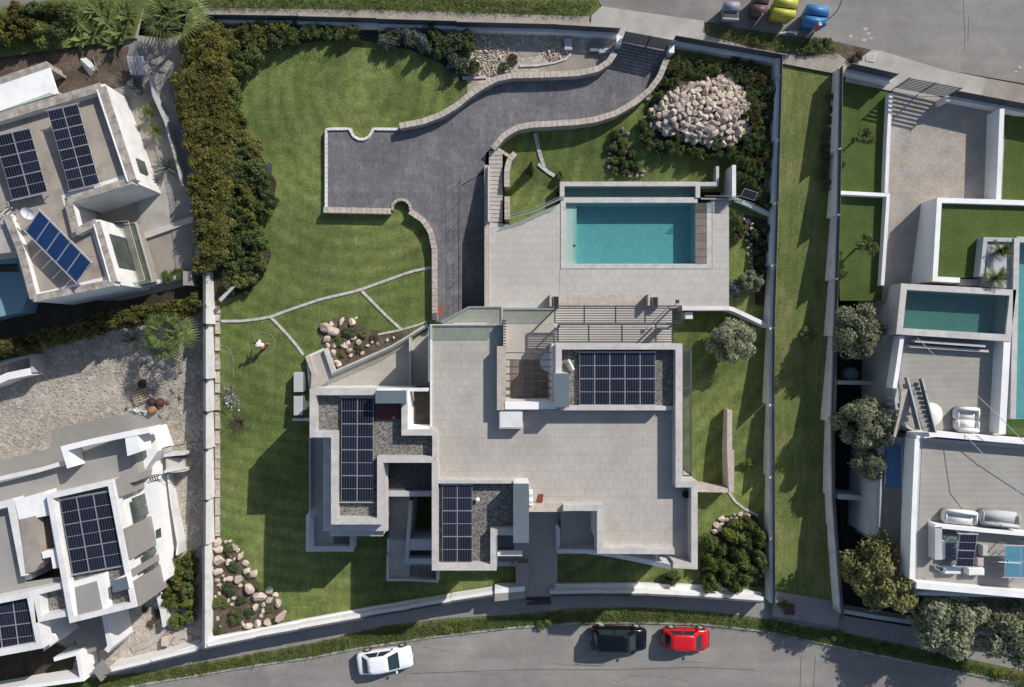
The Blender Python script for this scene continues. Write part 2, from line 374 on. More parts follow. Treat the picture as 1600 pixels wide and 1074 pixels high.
mat('plaster', (0.72, 0.705, 0.69), (0.62, 0.61, 0.60), 0.5, 0.8, 0.1, 30, fine=0.03, stain=((0.50, 0.47, 0.44), 0.5, 1.4), streak=((5, 5, 0, 0.04),))
mat('plaster_bright', (0.82, 0.81, 0.80), (0.74, 0.735, 0.73), 0.5, 0.8, 0.1, 30, fine=0.02, stain=((0.62, 0.60, 0.57), 0.4, 1.6))
mat('plaster_grey', (0.45, 0.45, 0.455), (0.39, 0.39, 0.40), 0.6, 0.8, 0.1, 30, fine=0.03)
mat('stone_cap', (0.50, 0.435, 0.375), (0.40, 0.345, 0.30), 3.5, 0.85, 0.5, 14, rand=0.09, fine=0.12, fscale=9)
mat('stone_face', (0.40, 0.345, 0.30), (0.30, 0.26, 0.22), 3.0, 0.9, 0.6, 12, rand=0.1, fine=0.12)
mat('old_cap', (0.42, 0.385, 0.345), (0.27, 0.235, 0.205), 1.6, 0.9, 0.4, 12, fine=0.14, fscale=6, stain=((0.17, 0.14, 0.12), 0.7, 1.8))
mat('old_roof', (0.36, 0.32, 0.275), (0.29, 0.255, 0.22), 0.5, 0.9, 0.3, 15, fine=0.08, fscale=8, stain=((0.20, 0.17, 0.145), 0.7, 0.8))
mat('yard', (0.34, 0.305, 0.26), (0.28, 0.25, 0.215), 0.5, 0.9, 0.3, 15, fine=0.07, fscale=7, stain=((0.22, 0.19, 0.16), 0.5, 0.9))
mat('drive_paving', (0.40, 0.345, 0.285), (0.32, 0.28, 0.24), 0.9, 0.9, 0.6, 9, fine=0.14, fscale=6, stain=((0.40, 0.39, 0.37), 0.7, 0.7))
mat('gravel', (0.20, 0.19, 0.172), (0.165, 0.157, 0.142), 0.5, 0.9, 1.0, voro=(11, 0.55), fine=0.2, fscale=5)
mat('dark_gravel', (0.085, 0.08, 0.082), (0.065, 0.062, 0.065), 0.5, 0.9, 0.8, voro=(12, 0.5))
mat('roof_mat_green', (0.085, 0.078, 0.058), (0.06, 0.055, 0.042), 1.0, 0.95, 0.4, 20, fine=0.2)
mat('membrane', (0.335, 0.318, 0.285), (0.30, 0.284, 0.256), 0.4, 0.85, 0.2, 18, fine=0.05, wave=('Y', 0.7, 0.04, 1.0, 0.5), stain=((0.24, 0.225, 0.2), 0.5, 0.9))
mat('concrete_roof', (0.31, 0.30, 0.275), (0.28, 0.27, 0.25), 0.35, 0.85, 0.2, 18, fine=0.05, stain=((0.35, 0.335, 0.30), 0.6, 0.6))
mat('steel_blue', (0.125, 0.155, 0.175), (0.11, 0.135, 0.155), 0.8, 0.45, 0.05, 20, metal=0.0, spec=0.5)
mat('shade_black_floor', (0.016, 0.016, 0.02), (0.022, 0.022, 0.026), 1.0, 0.9)  # near-black: passage shade painted into the dark flooring's colour
mat('dark_metal', (0.045, 0.048, 0.055), rough=0.45, metal=0.3, spec=0.5)
mat('fence_metal', (0.085, 0.088, 0.10), (0.07, 0.073, 0.085), 1.0, 0.5, metal=0.2, spec=0.5)
mat('alu', (0.62, 0.63, 0.66), rough=0.35, metal=0.5)
mat('white_plastic', (0.72, 0.72, 0.70), (0.66, 0.66, 0.64), 1.5, 0.5, fine=0.04)
mat('grey_paint', (0.255, 0.238, 0.222), (0.24, 0.222, 0.21), 0.5, 0.8, fine=0.04)
mat('taupe', (0.33, 0.29, 0.26), (0.29, 0.255, 0.23), 0.9, 0.85, 0.2, 18)
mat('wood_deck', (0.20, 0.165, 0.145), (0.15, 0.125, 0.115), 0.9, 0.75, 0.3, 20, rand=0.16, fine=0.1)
mat('pale_wood', (0.42, 0.33, 0.22), (0.34, 0.26, 0.17), 2.0, 0.85, 0.3, 20, rand=0.12)
mat('bark', (0.11, 0.085, 0.065), (0.075, 0.06, 0.045), 3.0, 0.95, 0.8, 14)
mat('dry_branch', (0.30, 0.27, 0.24), (0.2, 0.175, 0.15), 3.0, 0.9)
mat('rock', (0.57, 0.475, 0.385), (0.40, 0.325, 0.265), 2.2, 0.9, 0.5, 7, rand=0.16, fine=0.12, fscale=8)
mat('rock_grey', (0.30, 0.275, 0.25), (0.20, 0.18, 0.165), 2.2, 0.9, 0.5, 7, rand=0.2, fine=0.12)
mat('pebble', (0.50, 0.445, 0.385), (0.36, 0.315, 0.27), 3, 0.9, 0.3, 8, rand=0.25)
mat('basin', (0.37, 0.49, 0.475), (0.33, 0.46, 0.45), 1.2, 0.6, fine=0.06, fscale=3, streak=((4, 3, 0, 0.06),))
mat('basin_dark', (0.20, 0.33, 0.29), (0.17, 0.30, 0.27), 0.6, 0.7, fine=0.05)
mat('basin_pale', (0.52, 0.57, 0.52), (0.48, 0.53, 0.49), 1.5, 0.6)
mat('red_brown', (0.11, 0.032, 0.036), (0.085, 0.028, 0.032), 2, 0.6)
mat('blue_cover', (0.10, 0.20, 0.36), (0.085, 0.18, 0.33), 1.0, 0.5)
mat('teal_terrace', (0.20, 0.31, 0.35), (0.17, 0.27, 0.31), 0.8, 0.6)
mat('window_dark', (0.045, 0.06, 0.06), (0.08, 0.095, 0.085), 0.8, 0.15, spec=0.6)
mat('tyre', (0.02, 0.02, 0.02), rough=0.9)
mat('car_white', (0.80, 0.81, 0.83), rough=0.28, spec=0.5)
mat('car_black', (0.005, 0.007, 0.011), rough=0.15, spec=0.35)
mat('car_red', (0.52, 0.012, 0.018), rough=0.25, spec=0.5)
mat('car_glass', (0.02, 0.035, 0.042), rough=0.08, spec=0.7)
mat('black_trim', (0.02, 0.02, 0.022), rough=0.5)
mat('lamp_glass', (0.6, 0.62, 0.64), rough=0.15)
mat('tail_red', (0.35, 0.015, 0.015), rough=0.2)
mat('bin_yellow', (0.46, 0.43, 0.06), (0.41, 0.38, 0.06), 2, 0.45)
mat('bin_blue', (0.045, 0.19, 0.40), (0.04, 0.165, 0.36), 2, 0.45)
mat('bin_brown', (0.13, 0.075, 0.07), (0.105, 0.06, 0.06), 2, 0.5)
mat('bin_grey', (0.28, 0.29, 0.33), (0.24, 0.25, 0.29), 2, 0.5)
mat('terracotta', (0.34, 0.19, 0.10), (0.27, 0.14, 0.08), 3, 0.8)
mat('orange_red', (0.60, 0.07, 0.03), rough=0.4)
mat('skin', (0.50, 0.30, 0.21), rough=0.6)
mat('cloth_white', (0.72, 0.71, 0.69), rough=0.9)
mat('cloth_red', (0.30, 0.075, 0.05), rough=0.9)
mat('hair_dark', (0.05, 0.035, 0.03), rough=0.8)
mat('dark_vinyl', (0.03, 0.028, 0.03), rough=0.7)
mat('collector_blue', (0.010, 0.035, 0.115), (0.014, 0.045, 0.14), 0.7, 0.12, spec=0.6)
mat('collector_teal', (0.07, 0.20, 0.28), (0.09, 0.24, 0.32), 1.2, 0.15, spec=0.6)
cellmat('cells', (0.010, 0.012, 0.022), (0.085, 0.09, 0.115), 0.182, 0.9, 0.028)
leafmat('leaf_gold', (0.30, 0.285, 0.075), (0.16, 0.185, 0.055), (0.31, 0.235, 0.08), 0.4)
leafmat('leaf_dark', (0.14, 0.18, 0.072), (0.075, 0.108, 0.043), (0.12, 0.13, 0.07), 0.4)
leafmat('leaf_mid', (0.19, 0.235, 0.08), (0.10, 0.145, 0.046), (0.18, 0.18, 0.07), 0.5)
leafmat('leaf_bright', (0.20, 0.25, 0.065), (0.11, 0.16, 0.038), (0.26, 0.24, 0.08), 0.5)
leafmat('leaf_olive', (0.38, 0.40, 0.26), (0.23, 0.25, 0.15), (0.40, 0.39, 0.27), 0.5)
leafmat('leaf_oak', (0.26, 0.26, 0.105), (0.14, 0.155, 0.056), (0.30, 0.26, 0.11), 0.5)
leafmat('leaf_grey', (0.22, 0.26, 0.24), (0.12, 0.15, 0.14))
leafmat('leaf_palm', (0.24, 0.28, 0.09), (0.12, 0.165, 0.055))
leafmat('leaf_dry', (0.22, 0.17, 0.09), (0.12, 0.10, 0.05))
leafmat('leaf_hedge', (0.18, 0.18, 0.05), (0.095, 0.105, 0.032), (0.21, 0.17, 0.06), 0.5)
glassmat('rail_glass', (0.72, 0.78, 0.73), 0.05)
watermat('water', (0.47, 0.76, 0.765))
watermat('water_shallow', (0.80, 0.90, 0.88))
watermat('water_dark', (0.50, 0.66, 0.64))
# ================================================================== GROUND
def zt_(x, y):
    if y > ys(x) - 4: return ZST - 0.9
    if 474 < x < 1092 and 470 < y < 915: return -1.6
    if 690 < x < 770 and 270 < y < 520: return -1.6
    if x > 1290 and 400 < y: return -1.8
    return G(x, y) - 1.7
mb = MB(); xs = list(range(-2600, 4300, 100)); ysl = list(range(-2000, 3100, 100))
xs = sorted(set(xs + list(range(-100, 1701, 25)))); ysl = sorted(set(ysl + list(range(-100, 1201, 25))))
vs = [P(x, y, zt_(x, y)) for y in ysl for x in xs]
nx = len(xs); fs = [(j * nx + i, (j + 1) * nx + i, (j + 1) * nx + i + 1, j * nx + i + 1) for j in range(len(ysl) - 1) for i in range(nx - 1)]
mb.add(vs, fs)
far = 900.0
struct(mb.build('terrain', MAT['soil']))
mb = MB(); mb.add([(-far, -far, -2.1), (far, -far, -2.1), (far, far, -2.1), (-far, far, -2.1)], [(0, 1, 2, 3)])
struct(mb.build('ground', MAT['rubble']))

def lay(name, poly, m, dz, zf=G, kind='structure'):
    return struct(drape(poly, zf, dz).build(name, MAT[m]), kind)
def off(d): return lambda x, y: G(x, y) + d
WX0, WX1 = -700, 2300
# south street: road, verge, pavement (flat at street level)
kerb = [(WX0, 1260), (180, 1078), (400, 1041), (480, 1030), (560, 1014), (680, 996), (800, 982), (900, 975), (1000, 974), (1100, 977), (1200, 988), (1300, 1010), (1450, 1041), (1560, 1063), (WX1, 1200)]
verge_in = [(WX0, 1220), (150, 1058), (230, 1050), (400, 1021), (500, 1003), (600, 978), (700, 966), (800, 961), (900, 950), (1000, 949), (1100, 955), (1190, 966), (1300, 985), (1400, 1005), (1600, 1049), (WX1, 1150)]
wall_base = [(WX0, 1170), (167, 1050), (325, 1004), (468, 976), (576, 956), (705, 933), (772, 922), (900, 920), (1012, 922), (1099, 926), (1192, 932), (1322, 956), (1430, 975), (1600, 1000), (WX1, 1100)]
lay('south_road', kerb + [(WX1, 2600), (WX0, 2600)], 'asphalt', 0.0, lambda x, y: ZST - 0.12)
lay('grass_verge', kerb + verge_in[::-1], 'grass_strip', 0.0, lambda x, y: ZST - 0.03)
lay('south_pavement', verge_in + wall_base[::-1], 'street_paving', 0.0, lambda x, y: ZST)
mb = MB(); mb.wall(kerb, 0.14, ZST - 0.0, ZST - 0.3, side=0.6); struct(mb.build('kerb', MAT['pale_concrete']))
# crack / tar seams in the road
mb = MB()
for pts in ([(860, 1046), (960, 1047), (1080, 1043), (1180, 1047)], [(1252, 1024), (1250, 1074), (1250, 1200)], [(1274, 1026), (1271, 1074), (1268, 1200)], [(640, 1053), (800, 1047), (860, 1046)]):
    mb.wall(pts, 0.035, ZST - 0.112, ZST - 0.13)
struct(mb.build('road_seam', MAT['dark_gravel']))
random.seed(50); mb = MB()
for (x, y) in ((1352, 45), (1358, 52), (1361, 60), (1350, 62), (1330, 56), (1594, 105), (1588, 112)):
    zz = G(x, y) - 0.055; mb.prism([(x + random.uniform(2, 5) * math.cos(a * .9), y + random.uniform(1, 4) * math.sin(a * .9)) for a in range(7)], zz, zz - .02)
struct(mb.build('road_paint_spill', MAT['pale_concrete']))
mb = MB()
for pts in ([(1505, 0), (1508, 60), (1504, 108)], [(1500, -40), (1514, 30), (1510, 108)]): mb.wall(pts, 0.03, off(-0.055), off(-0.08))
for k in range(7):
    x, y = random.uniform(560, 1180), random.uniform(1010, 1065); q = [(x, y)]
    for j in range(5): x += random.uniform(6, 16); y += random.uniform(-4, 4); q.append((x, y))
    if min(p[1] for p in q) > 1000: mb.wall(q, 0.02, ZST - 0.113, ZST - 0.13)
struct(mb.build('road_crack', MAT['dark_gravel']))
for x, y, rx, ry in ((1130, 1050, 30, 9), (760, 1040, 40, 12), (300, 1068, 26, 6)):
    struct(drape([(x + rx * math.cos(a * .5) * random.uniform(.8, 1.1), y + ry * math.sin(a * .5) * random.uniform(.8, 1.1)) for a in range(12)], lambda x, y: ZST - 0.116).build('road_patch', MAT['street_paving']))
# north: road, verge, footway, aprons
lay('north_road', [(WX0, -1200), (WX1, -1200), (WX1, 340), (1600, 131), (1470, 108), (1360, 79), (1300, 66), (1240, 60), (1100, 35), (940, 11), (935, 0), (800, -14), (300, -12), (100, -3), (0, 12), (WX0, 100)], 'asphalt', -0.06)
lay('north_verge_strip', [(WX0, 100), (0, 12), (100, -3), (300, -12), (800, -14), (935, 0), (938, 12), (925, 30), (800, 24), (600, 17), (310, 14), (225, 10), (210, 60), (0, 90), (WX0, 150)], 'grass_strip', 0.0)
lay('north_footway', [(305, 12), (600, 16), (800, 22), (920, 26), (925, 55), (840, 48), (590, 42), (310, 38)], 'sidewalk', 0.01)
lay('driveway_apron', [(925, 24), (940, 10), (1100, 33), (1104, 66), (1050, 74), (965, 66), (920, 52)], 'pale_concrete', 0.014)
lay('north_footway', [(1103, 55), (1160, 72), (1310, 104), (1330, 96), (1362, 78), (1300, 64), (1245, 58), (1180, 48), (1102, 34), (1050, 74), (1180, 96), (1290, 125), (1340, 130)][:9] + [(1103, 68), (1103, 55)], 'soil', 0.006)
lay('north_footway', [(1050, 62), (1103, 55), (1180, 76), (1250, 88), (1310, 84), (1340, 108), (1320, 118), (1225, 100), (1180, 92), (1050, 74)], 'sidewalk', 0.018)
lay('neighbour_apron', [(1362, 78), (1376, 79), (1470, 108), (1540, 122), (1534, 152), (1430, 150), (1320, 128), (1330, 100)], 'pale_concrete', 0.022)
lay('north_footway', [(1540, 122), (1600, 133), (WX1, 340), (WX1, 400), (1600, 170), (1500, 160), (1534, 148)], 'yard', 0.012)
# centre plot
lay('lawn', [(318, 36), (590, 41), (760, 44), (760, 130), (700, 190), (702, 500), (672, 515), (615, 548), (530, 590), (484, 612), (484, 690), (484, 760), (720, 760), (720, 870), (805, 870), (830, 880), (822, 940), (772, 926), (700, 941), (576, 962), (468, 982), (322, 1010)], 'grass', 0.0)
def GN(x, y):
    if y <= 200: return G(x, y)
    return G(x, 200) + (2.35 - G(x, 200)) * min(1, (y - 200) / 95.0) if y < 300 else 2.35
lay('lawn', [(760, 190), (1222, 150), (1218, 320), (1140, 320), (1140, 300), (870, 300), (870, 330), (797, 352), (786, 345), (786, 240), (768, 236)], 'grass', 0.0, GN)
lay('lawn', [(900, 48), (1222, 88), (1222, 152), (900, 182)], 'grass', 0.0)
lay('soil_bed', [(730, 44), (965, 50), (965, 110), (730, 160)], 'rubble', 0.03)
lay('lawn', [(1136, 316), (1218, 316), (1212, 500), (1208, 800), (1204, 936), (1080, 932), (862, 932), (862, 850), (1050, 870), (1050, 486), (1136, 486)], 'grass', 0.0)
lay('green_strip', [(1215, 88), (1305, 108), (1312, 300), (1308, 600), (1304, 800), (1318, 968), (1240, 955), (1205, 946), (1200, 600)], 'grass_strip', -0.15)
mb = MB(); mb.wall([(1210, 944), (1262, 952), (1312, 962)], 2.0, -0.1, -0.9); struct(mb.build('strip_end_slab', MAT['street_paving']))
# beds
beds = [('dark_soil', [(322, 38), (545, 42), (735, 47), (738, 120), (722, 128), (690, 100), (640, 78), (560, 62), (500, 64), (450, 72), (400, 88), (378, 130), (372, 180), (390, 215), (412, 250), (432, 285), (428, 315), (400, 345), (418, 375), (424, 400), (412, 430), (390, 455), (345, 470), (328, 468), (326, 200)]),
        ('soil', [(336, 838), (362, 856), (400, 905), (430, 938), (448, 966), (330, 1002)]),
        ('dark_soil', [(1010, 170), (1030, 130), (1062, 92), (1180, 105), (1204, 120), (1204, 320), (1165, 316), (1150, 250), (1090, 238), (1030, 240), (1000, 205)]),
        ('dark_soil', [(955, 210), (972, 205), (985, 240), (1003, 275), (975, 276), (950, 262)]),
        ('dark_soil', [(1150, 330), (1200, 345), (1196, 480), (1180, 476), (1176, 380), (1150, 365)]),
        ('soil', [(495, 515), (520, 498), (560, 496), (560, 508), (600, 520), (650, 520), (612, 540), (522, 580), (508, 545)]),
        ('dark_soil', [(1110, 830), (1130, 806), (1178, 804), (1196, 830), (1196, 918), (1095, 918), (1094, 870)])]
for k, (m_, pl) in enumerate(beds):
    lay('planting_bed', pl, m_, 0.012, GN if k in (2, 3) else G)
# left neighbours' ground
lay('upper_yard', [(WX0, 150), (0, 85), (210, 55), (262, 60), (330, 40), (322, 430), (322, 470), (180, 480), (0, 540), (WX0, 640)], 'yard', -0.3)
lay('garden_soil', [(0, 75), (120, 60), (215, 75), (205, 130), (165, 142), (90, 160), (-60, 200), (-60, 90)], 'soil', -0.27)
lay('garden_soil', [(-200, 470), (190, 470), (322, 440), (322, 480), (160, 505), (0, 560), (-200, 640)], 'dark_soil', -0.27)
GL = lambda x, y: G(x, y) - 0.9
lay('rubble_plot', [(WX0, 600), (0, 545), (160, 500), (325, 470), (325, 1004), (165, 1050), (WX0, 1190)], 'rubble', 0.0, GL)
# right neighbour's ground
lay('right_garden', [(1308, 106), (1320, 112), (1420, 130), (1560, 165), (1700, 190), (1700, 470), (1312, 470)], 'turf', -0.05)
lay('lower_yard', [(1300, 462), (1410, 462), (1410, 700), (1440, 960), (1720, 1010), (1720, 1030), (1318, 962)], 'shade_black_floor', 0, lambda x, y: -0.45)
GD = off(0.0)
lay('paved_drive', [(1395, 138), (1570, 172), (1570, 325), (1470, 325), (1448, 470), (1378, 470)], 'drive_paving', 0.0)

# ================================================================== CENTRE PLOT: driveway and low walls
def arc(cx, cy, r, a0, a1, n=8): return [(cx + r * math.cos(R(a0 + (a1 - a0) * i / n)), cy + r * math.sin(R(a0 + (a1 - a0) * i / n))) for i in range(n + 1)]
DZ = 0.28
notch = arc(565, 201, 17, 0, 180, 12)
W1 = [(961, 82), (952, 96), (934, 108), (902, 114.5), (860, 116.5), (800, 118), (776, 123), (755, 134), (735, 147), (715, 164), (690, 179), (660, 190), (624, 197)]
W2 = [(1042, 92), (1031, 120), (1016, 140), (992, 160), (962, 177), (930, 187), (900, 191), (860, 193.5), (830, 195), (806, 200), (787, 212), (770, 232)]
W3 = [(505, 328), (610, 330)]
W4a = arc(627, 326, 14.5, 170, 370, 12)
W4 = [(640, 330), (661, 344), (673, 362), (679, 390), (679.5, 500)]
dpoly = [(968, 60), (1046, 76)] + W2 + [(760, 238), (757, 268), (720, 290), (718, 490), (705, 505), (680, 503), (680, 390), (673, 362), (661, 344), (641, 328)] + arc(627, 326, 14, 0, -180, 8) + [(610, 327), (510, 325), (510, 203), (547, 202)] + notch[::-1][1:] + [(622, 202)] + W1[::-1]
lay('driveway', dpoly, 'driveway', DZ)
mb = MB()
n_ = len(dpoly)   # its edge slab, seen from the lawn side
mb.wall(dpoly[-len(W1) - 11:] if False else [(510, 203), (510, 325)], 0.1, off(DZ - 0.01), off(-0.6)); struct(mb.build('driveway_edge', MAT['pale_concrete']))
# stamped joints of the driveway: shallow ribs
def stone_run(root, pts, wd, zt, zb, step, capm='stone_cap', facem='stone_face', capname='cap_stone', gap=0.025):
    """a low wall: rubble core and one cap stone after another along it"""
    q = []
    for x, y in pts:
        X, Y, _ = P(x, y, zt(x, y)); q.append(Vector((X, Y, zt(x, y))))
    mb = MB(); mb.wallw([(v.x, v.y, v.z - 0.075, zb(x, y)) for v, (x, y) in zip(q, pts)], wd - 0.06); mb.build('wall_core', MAT[facem], root)
    # arc-length walk
    L = [0]
    for a, b in zip(q, q[1:]): L.append(L[-1] + (b - a).length)
    def at(s):
        s = max(0, min(L[-1] - 1e-6, s))
        for i in range(len(q) - 1):
            if s <= L[i + 1]:
                t = (s - L[i]) / (L[i + 1] - L[i]); return q[i].lerp(q[i + 1], t), (q[i + 1] - q[i]).normalized()
    def nrm(s):
        _, a = at(s - 0.25); _, b = at(s + 0.25); t = (a + b); t.z = 0; t.normalize(); return Vector((-t.y, t.x, 0))
    s = 0.0
    while s < L[-1] - 0.05:
        e = min(L[-1], s + step * random.uniform(0.75, 1.25))
        if L[-1] - e < 0.12: e = L[-1]
        p0, _ = at(s + gap / 2); p1, _ = at(e - gap / 2); n0, n1 = nrm(s), nrm(e); h = wd / 2
        a, b, c, d = p0 - n0 * h, p1 - n1 * h, p1 + n1 * h, p0 + n0 * h
        u = random.uniform(0.0, 0.012)
        mb = MB(); mb.prismw([(v.x, v.y) for v in (a, b, c, d)], [v.z + u for v in (a, b, c, d)], [v.z - 0.075 for v in (a, b, c, d)])
        mb.build(capname, MAT[capm], root, origin=((p0 + p1) / 2)[:]); s = e
def low_wall(label, pts, wd, zt, zb, step=0.42, **k):
    x, y = pts[len(pts) // 2]; t = thing('stone_wall', label, 'garden wall', P(x, y, G(x, y)), 'low stone walls round the driveway')
    stone_run(t, pts, wd, zt, zb, step, **k); return t
low_wall('long S-curved pale stone wall along the upper lawn side of the driveway', W1, 0.42, off(0.95), off(-0.2))
low_wall('S-curved pale stone wall on the pool side of the driveway', W2, 0.42, off(0.95), off(-0.9))
low_wall('straight stone-capped retaining wall at the bottom of the driveway turning bay', W3, 0.42, off(0.62), off(-0.6))
low_wall('small ring of pale kerb stones around the round grass bump', W4a, 0.2, off(0.45), off(-0.4), 0.3)
low_wall('stone-capped wall curving down beside the ramp to the house', W4, 0.42, off(0.55), off(-0.8))
t = thing('kerb_edging', 'thin pale stone kerb round the square driveway bay with a half-round notch', 'kerb', P(509, 250, G(509, 250)))
stone_run(t, [(509.5, 327), (509.5, 201.5), (545, 201.5)] + notch[::-1] + [(583, 201.5), (623, 202)], 0.2, off(DZ + 0.1), off(-0.3), 0.36, 'plaster')
t = thing('kerb_edging', 'short pale kerb closing the top of the garden stairs', 'kerb', P(785, 240, G(785, 240)))
stone_run(t, [(775, 231), (797, 245)], 0.22, off(DZ + 0.1), off(-0.3), 0.6)
# ramp down to the garage
mb = MB(); q = [(721, 288), (757, 288), (757, 500), (721, 500)]
zr_ = [3.55, 3.55, 0.9, 0.9]
mb.prismw([P(x, y, z)[:2] for (x, y), z in zip([(719, 284), (757, 270), (757, 500), (719, 500)], [3.6, 3.7, 0.9, 0.9])], [3.4, 3.45, 0.7, 0.7], [-1, -1, -1, -1])
struct(mb.build('garage_ramp', MAT['driveway']))
t = thing('retaining_wall', 'thin grey side wall between the upper drive and the sunken garage ramp', 'wall', P(719, 400, 1))
mb = MB(); mb.wall([(719, 284), (719, 500)], 0.2, off(DZ + 0.05), -1.0); mb.build('wall', MAT['driveway'], t)
t = thing('garage_door', 'panelled garage door at the foot of the sunken ramp', 'garage door', P(738, 499, 0.9))
for k in range(6):
    mb = MB(); x0, y0, _ = P(721, 499.2, 0.9); x1, y1, _ = P(756.5, 499.2, 0.9); mb.box(((x0 + x1) / 2, y0, 1.1 + k * 0.42), (x1 - x0, 0.05, 0.4)); mb.build('panel', MAT['grey_paint'], t)

def rail(label, pts, zb, h=1.05, step=1.15, cat='glass railing', group='glass railings', capm='alu', glass='rail_glass', wd=0.05, curb=None):
    x, y = pts[0]; z0 = zb(x, y) if callable(zb) else zb
    t = thing('glass_railing', label, cat, P(x, y, z0), group)
    q = []
    for x, y in pts:
        z = zb(x, y) if callable(zb) else zb; q.append(Vector(P(x, y, z)))
    mb = MB(); mb.wallw([(v.x, v.y, v.z + 0.10, v.z - 0.02) for v in q], 0.12); mb.build('base_channel', MAT[capm if curb is None else curb], t)
    for a, b in zip(q, q[1:]):
        d = b - a; n = max(1, round(d.length / step)); ang = math.atan2(d.y, d.x)
        for i in range(n):
            p = a + d * (i / n); r = a + d * ((i + 1) / n); e = d.normalized() * 0.02; p2, r2 = p + e, r - e
            mb = MB(); nn = Vector((-d.y, d.x, 0)).normalized() * 0.012
            mb.add([p2 - nn + Vector((0, 0, 0.1)), r2 - nn + Vector((0, 0, 0.1)), r2 - nn + Vector((0, 0, h)), p2 - nn + Vector((0, 0, h)),
                    p2 + nn + Vector((0, 0, 0.1)), r2 + nn + Vector((0, 0, 0.1)), r2 + nn + Vector((0, 0, h)), p2 + nn + Vector((0, 0, h))],
                   [(0, 1, 2, 3), (7, 6, 5, 4), (0, 3, 7, 4), (1, 5, 6, 2), (3, 2, 6, 7), (0, 4, 5, 1)])
            mb.build('glass_panel', MAT[glass], t, origin=p2[:])
    mb = MB(); mb.path([v + Vector((0, 0, h)) for v in q], 0.016, 5); mb.build('top_edge', MAT[capm], t)
    return t
t = thing('wire_railing', 'thin dark wire railing along the edge of the garage ramp', 'railing', P(719, 400, 2.5))
mb = MB()
for hh in (0.5, 1.0): mb.path([P(719, y, G(719, y) + DZ + hh) for y in range(284, 497, 12)], 0.012, 4)
mb.build('wire', MAT['dark_metal'], t)
for y in range(284, 497, 30): mb = MB(); a = P(719, y, G(719, y) + DZ); mb.tube((a[0], a[1], a[2]), (a[0], a[1], a[2] + 1.0), 0.015); mb.build('post', MAT['dark_metal'], t)
# garden stairs between drive and pool terrace
PZ = 3.3     # pool terrace level
t = thing('garden_stairs', 'long narrow flight of pale steps from the driveway down to the pool terrace', 'stairs', P(775, 300, PZ))
ns = 17
for i in range(ns):
    ya = 236 + (346 - 236) * i / ns; yb = 236 + (346 - 236) * (i + 1) / ns; z = 3.95 + (PZ + 0.06 - 3.95) * (i + 1) / ns
    mb = MB(); mb.rect(764, ya, 785, yb + 0.6, z, 2.4); mb.build('step', MAT['stone_cap'] if i % 2 else MAT['tile'], t)
mb = MB(); mb.wall([(759.5, 258), (759.5, 480)], 0.24, lambda x, y: PZ + 0.35 if y > 300 else PZ + 0.75, -0.5); mb.build('side_wall', MAT['stone_cap'], t)
mb = MB(); mb.wall([(763.5, 259), (763.5, 346)], 0.12, PZ + 0.95, 2.4); mb.build('stringer', MAT['coping'], t)
t = thing('stone_wall', 'curved pale planter wall beside the top of the garden stairs', 'garden wall', P(792, 270, 3.3), 'low stone walls round the driveway')
stone_run(t, [(805, 239), (796, 250), (792, 264), (792, 292)], 0.4, lambda x, y: 4.1, lambda x, y: 2.0, 0.4)
t = thing('stone_wall', 'short straight planter wall beside the foot of the garden stairs', 'garden wall', P(792, 325, 3.3), 'low stone walls round the driveway')
stone_run(t, [(792.5, 307), (792.5, 343)], 0.4, lambda x, y: 3.8, lambda x, y: 2.0, 0.4)

# ================================================================== POOL TERRACE
def tiles(root, poly, z, sx, sy, m, name='tile', gap=0.007, th=0.03, x0=None, y0=None, maxn=300, bond=0.5, pri=None):
    """paving laid at height z over a pixel polygon; every tile an object until maxn, the rest one stuff mesh"""
    wp = [P(x, y, z)[:2] for x, y in poly]
    ax = min(p[0] for p in wp); bx = max(p[0] for p in wp); ay = min(p[1] for p in wp); by = max(p[1] for p in wp)
    X0 = ax - 0.01; Y0 = ay - 0.01; cells = []
    proto = None; rest = MB(); cnt = 0; j = 0; yv = Y0
    while yv < by:
        xv = X0 - sx * (bond if j % 2 else 0)
        while xv < bx:
            c = clip_rect(wp, xv + gap / 2, yv + gap / 2, xv + sx - gap / 2, yv + sy - gap / 2)
            if len(c) >= 3 and area(c) > 0.02: cells.append((c, xv + sx / 2, yv + sy / 2, area(c) > 0.985 * (sx - gap) * (sy - gap)))
            xv += sx
        yv += sy; j += 1
    for c, cx, cy, full in cells:
        if cnt < maxn and (full):
            if proto is None:
                b = MB(); b.box((0, 0, 0), (sx - gap, sy - gap, th)); proto = b.mesh(name, MAT[m])
            link(name, proto, root, (cx, cy, z - th / 2)); cnt += 1
        else: rest.prismw(c, z, z - th)
    if rest.f:
        o = rest.build(name + '_infill', MAT[m], root); o['kind'] = 'stuff'
pt = thing('pool_terrace', 'large pale tiled terrace round the turquoise pool', 'terrace', P(950, 400, PZ))
terr = [(761, 300), (786, 346), (797, 352), (875, 318), (877, 312), (1150, 312), (1139, 318), (1139, 480), (1062, 484), (761, 482)]
mb = MB()
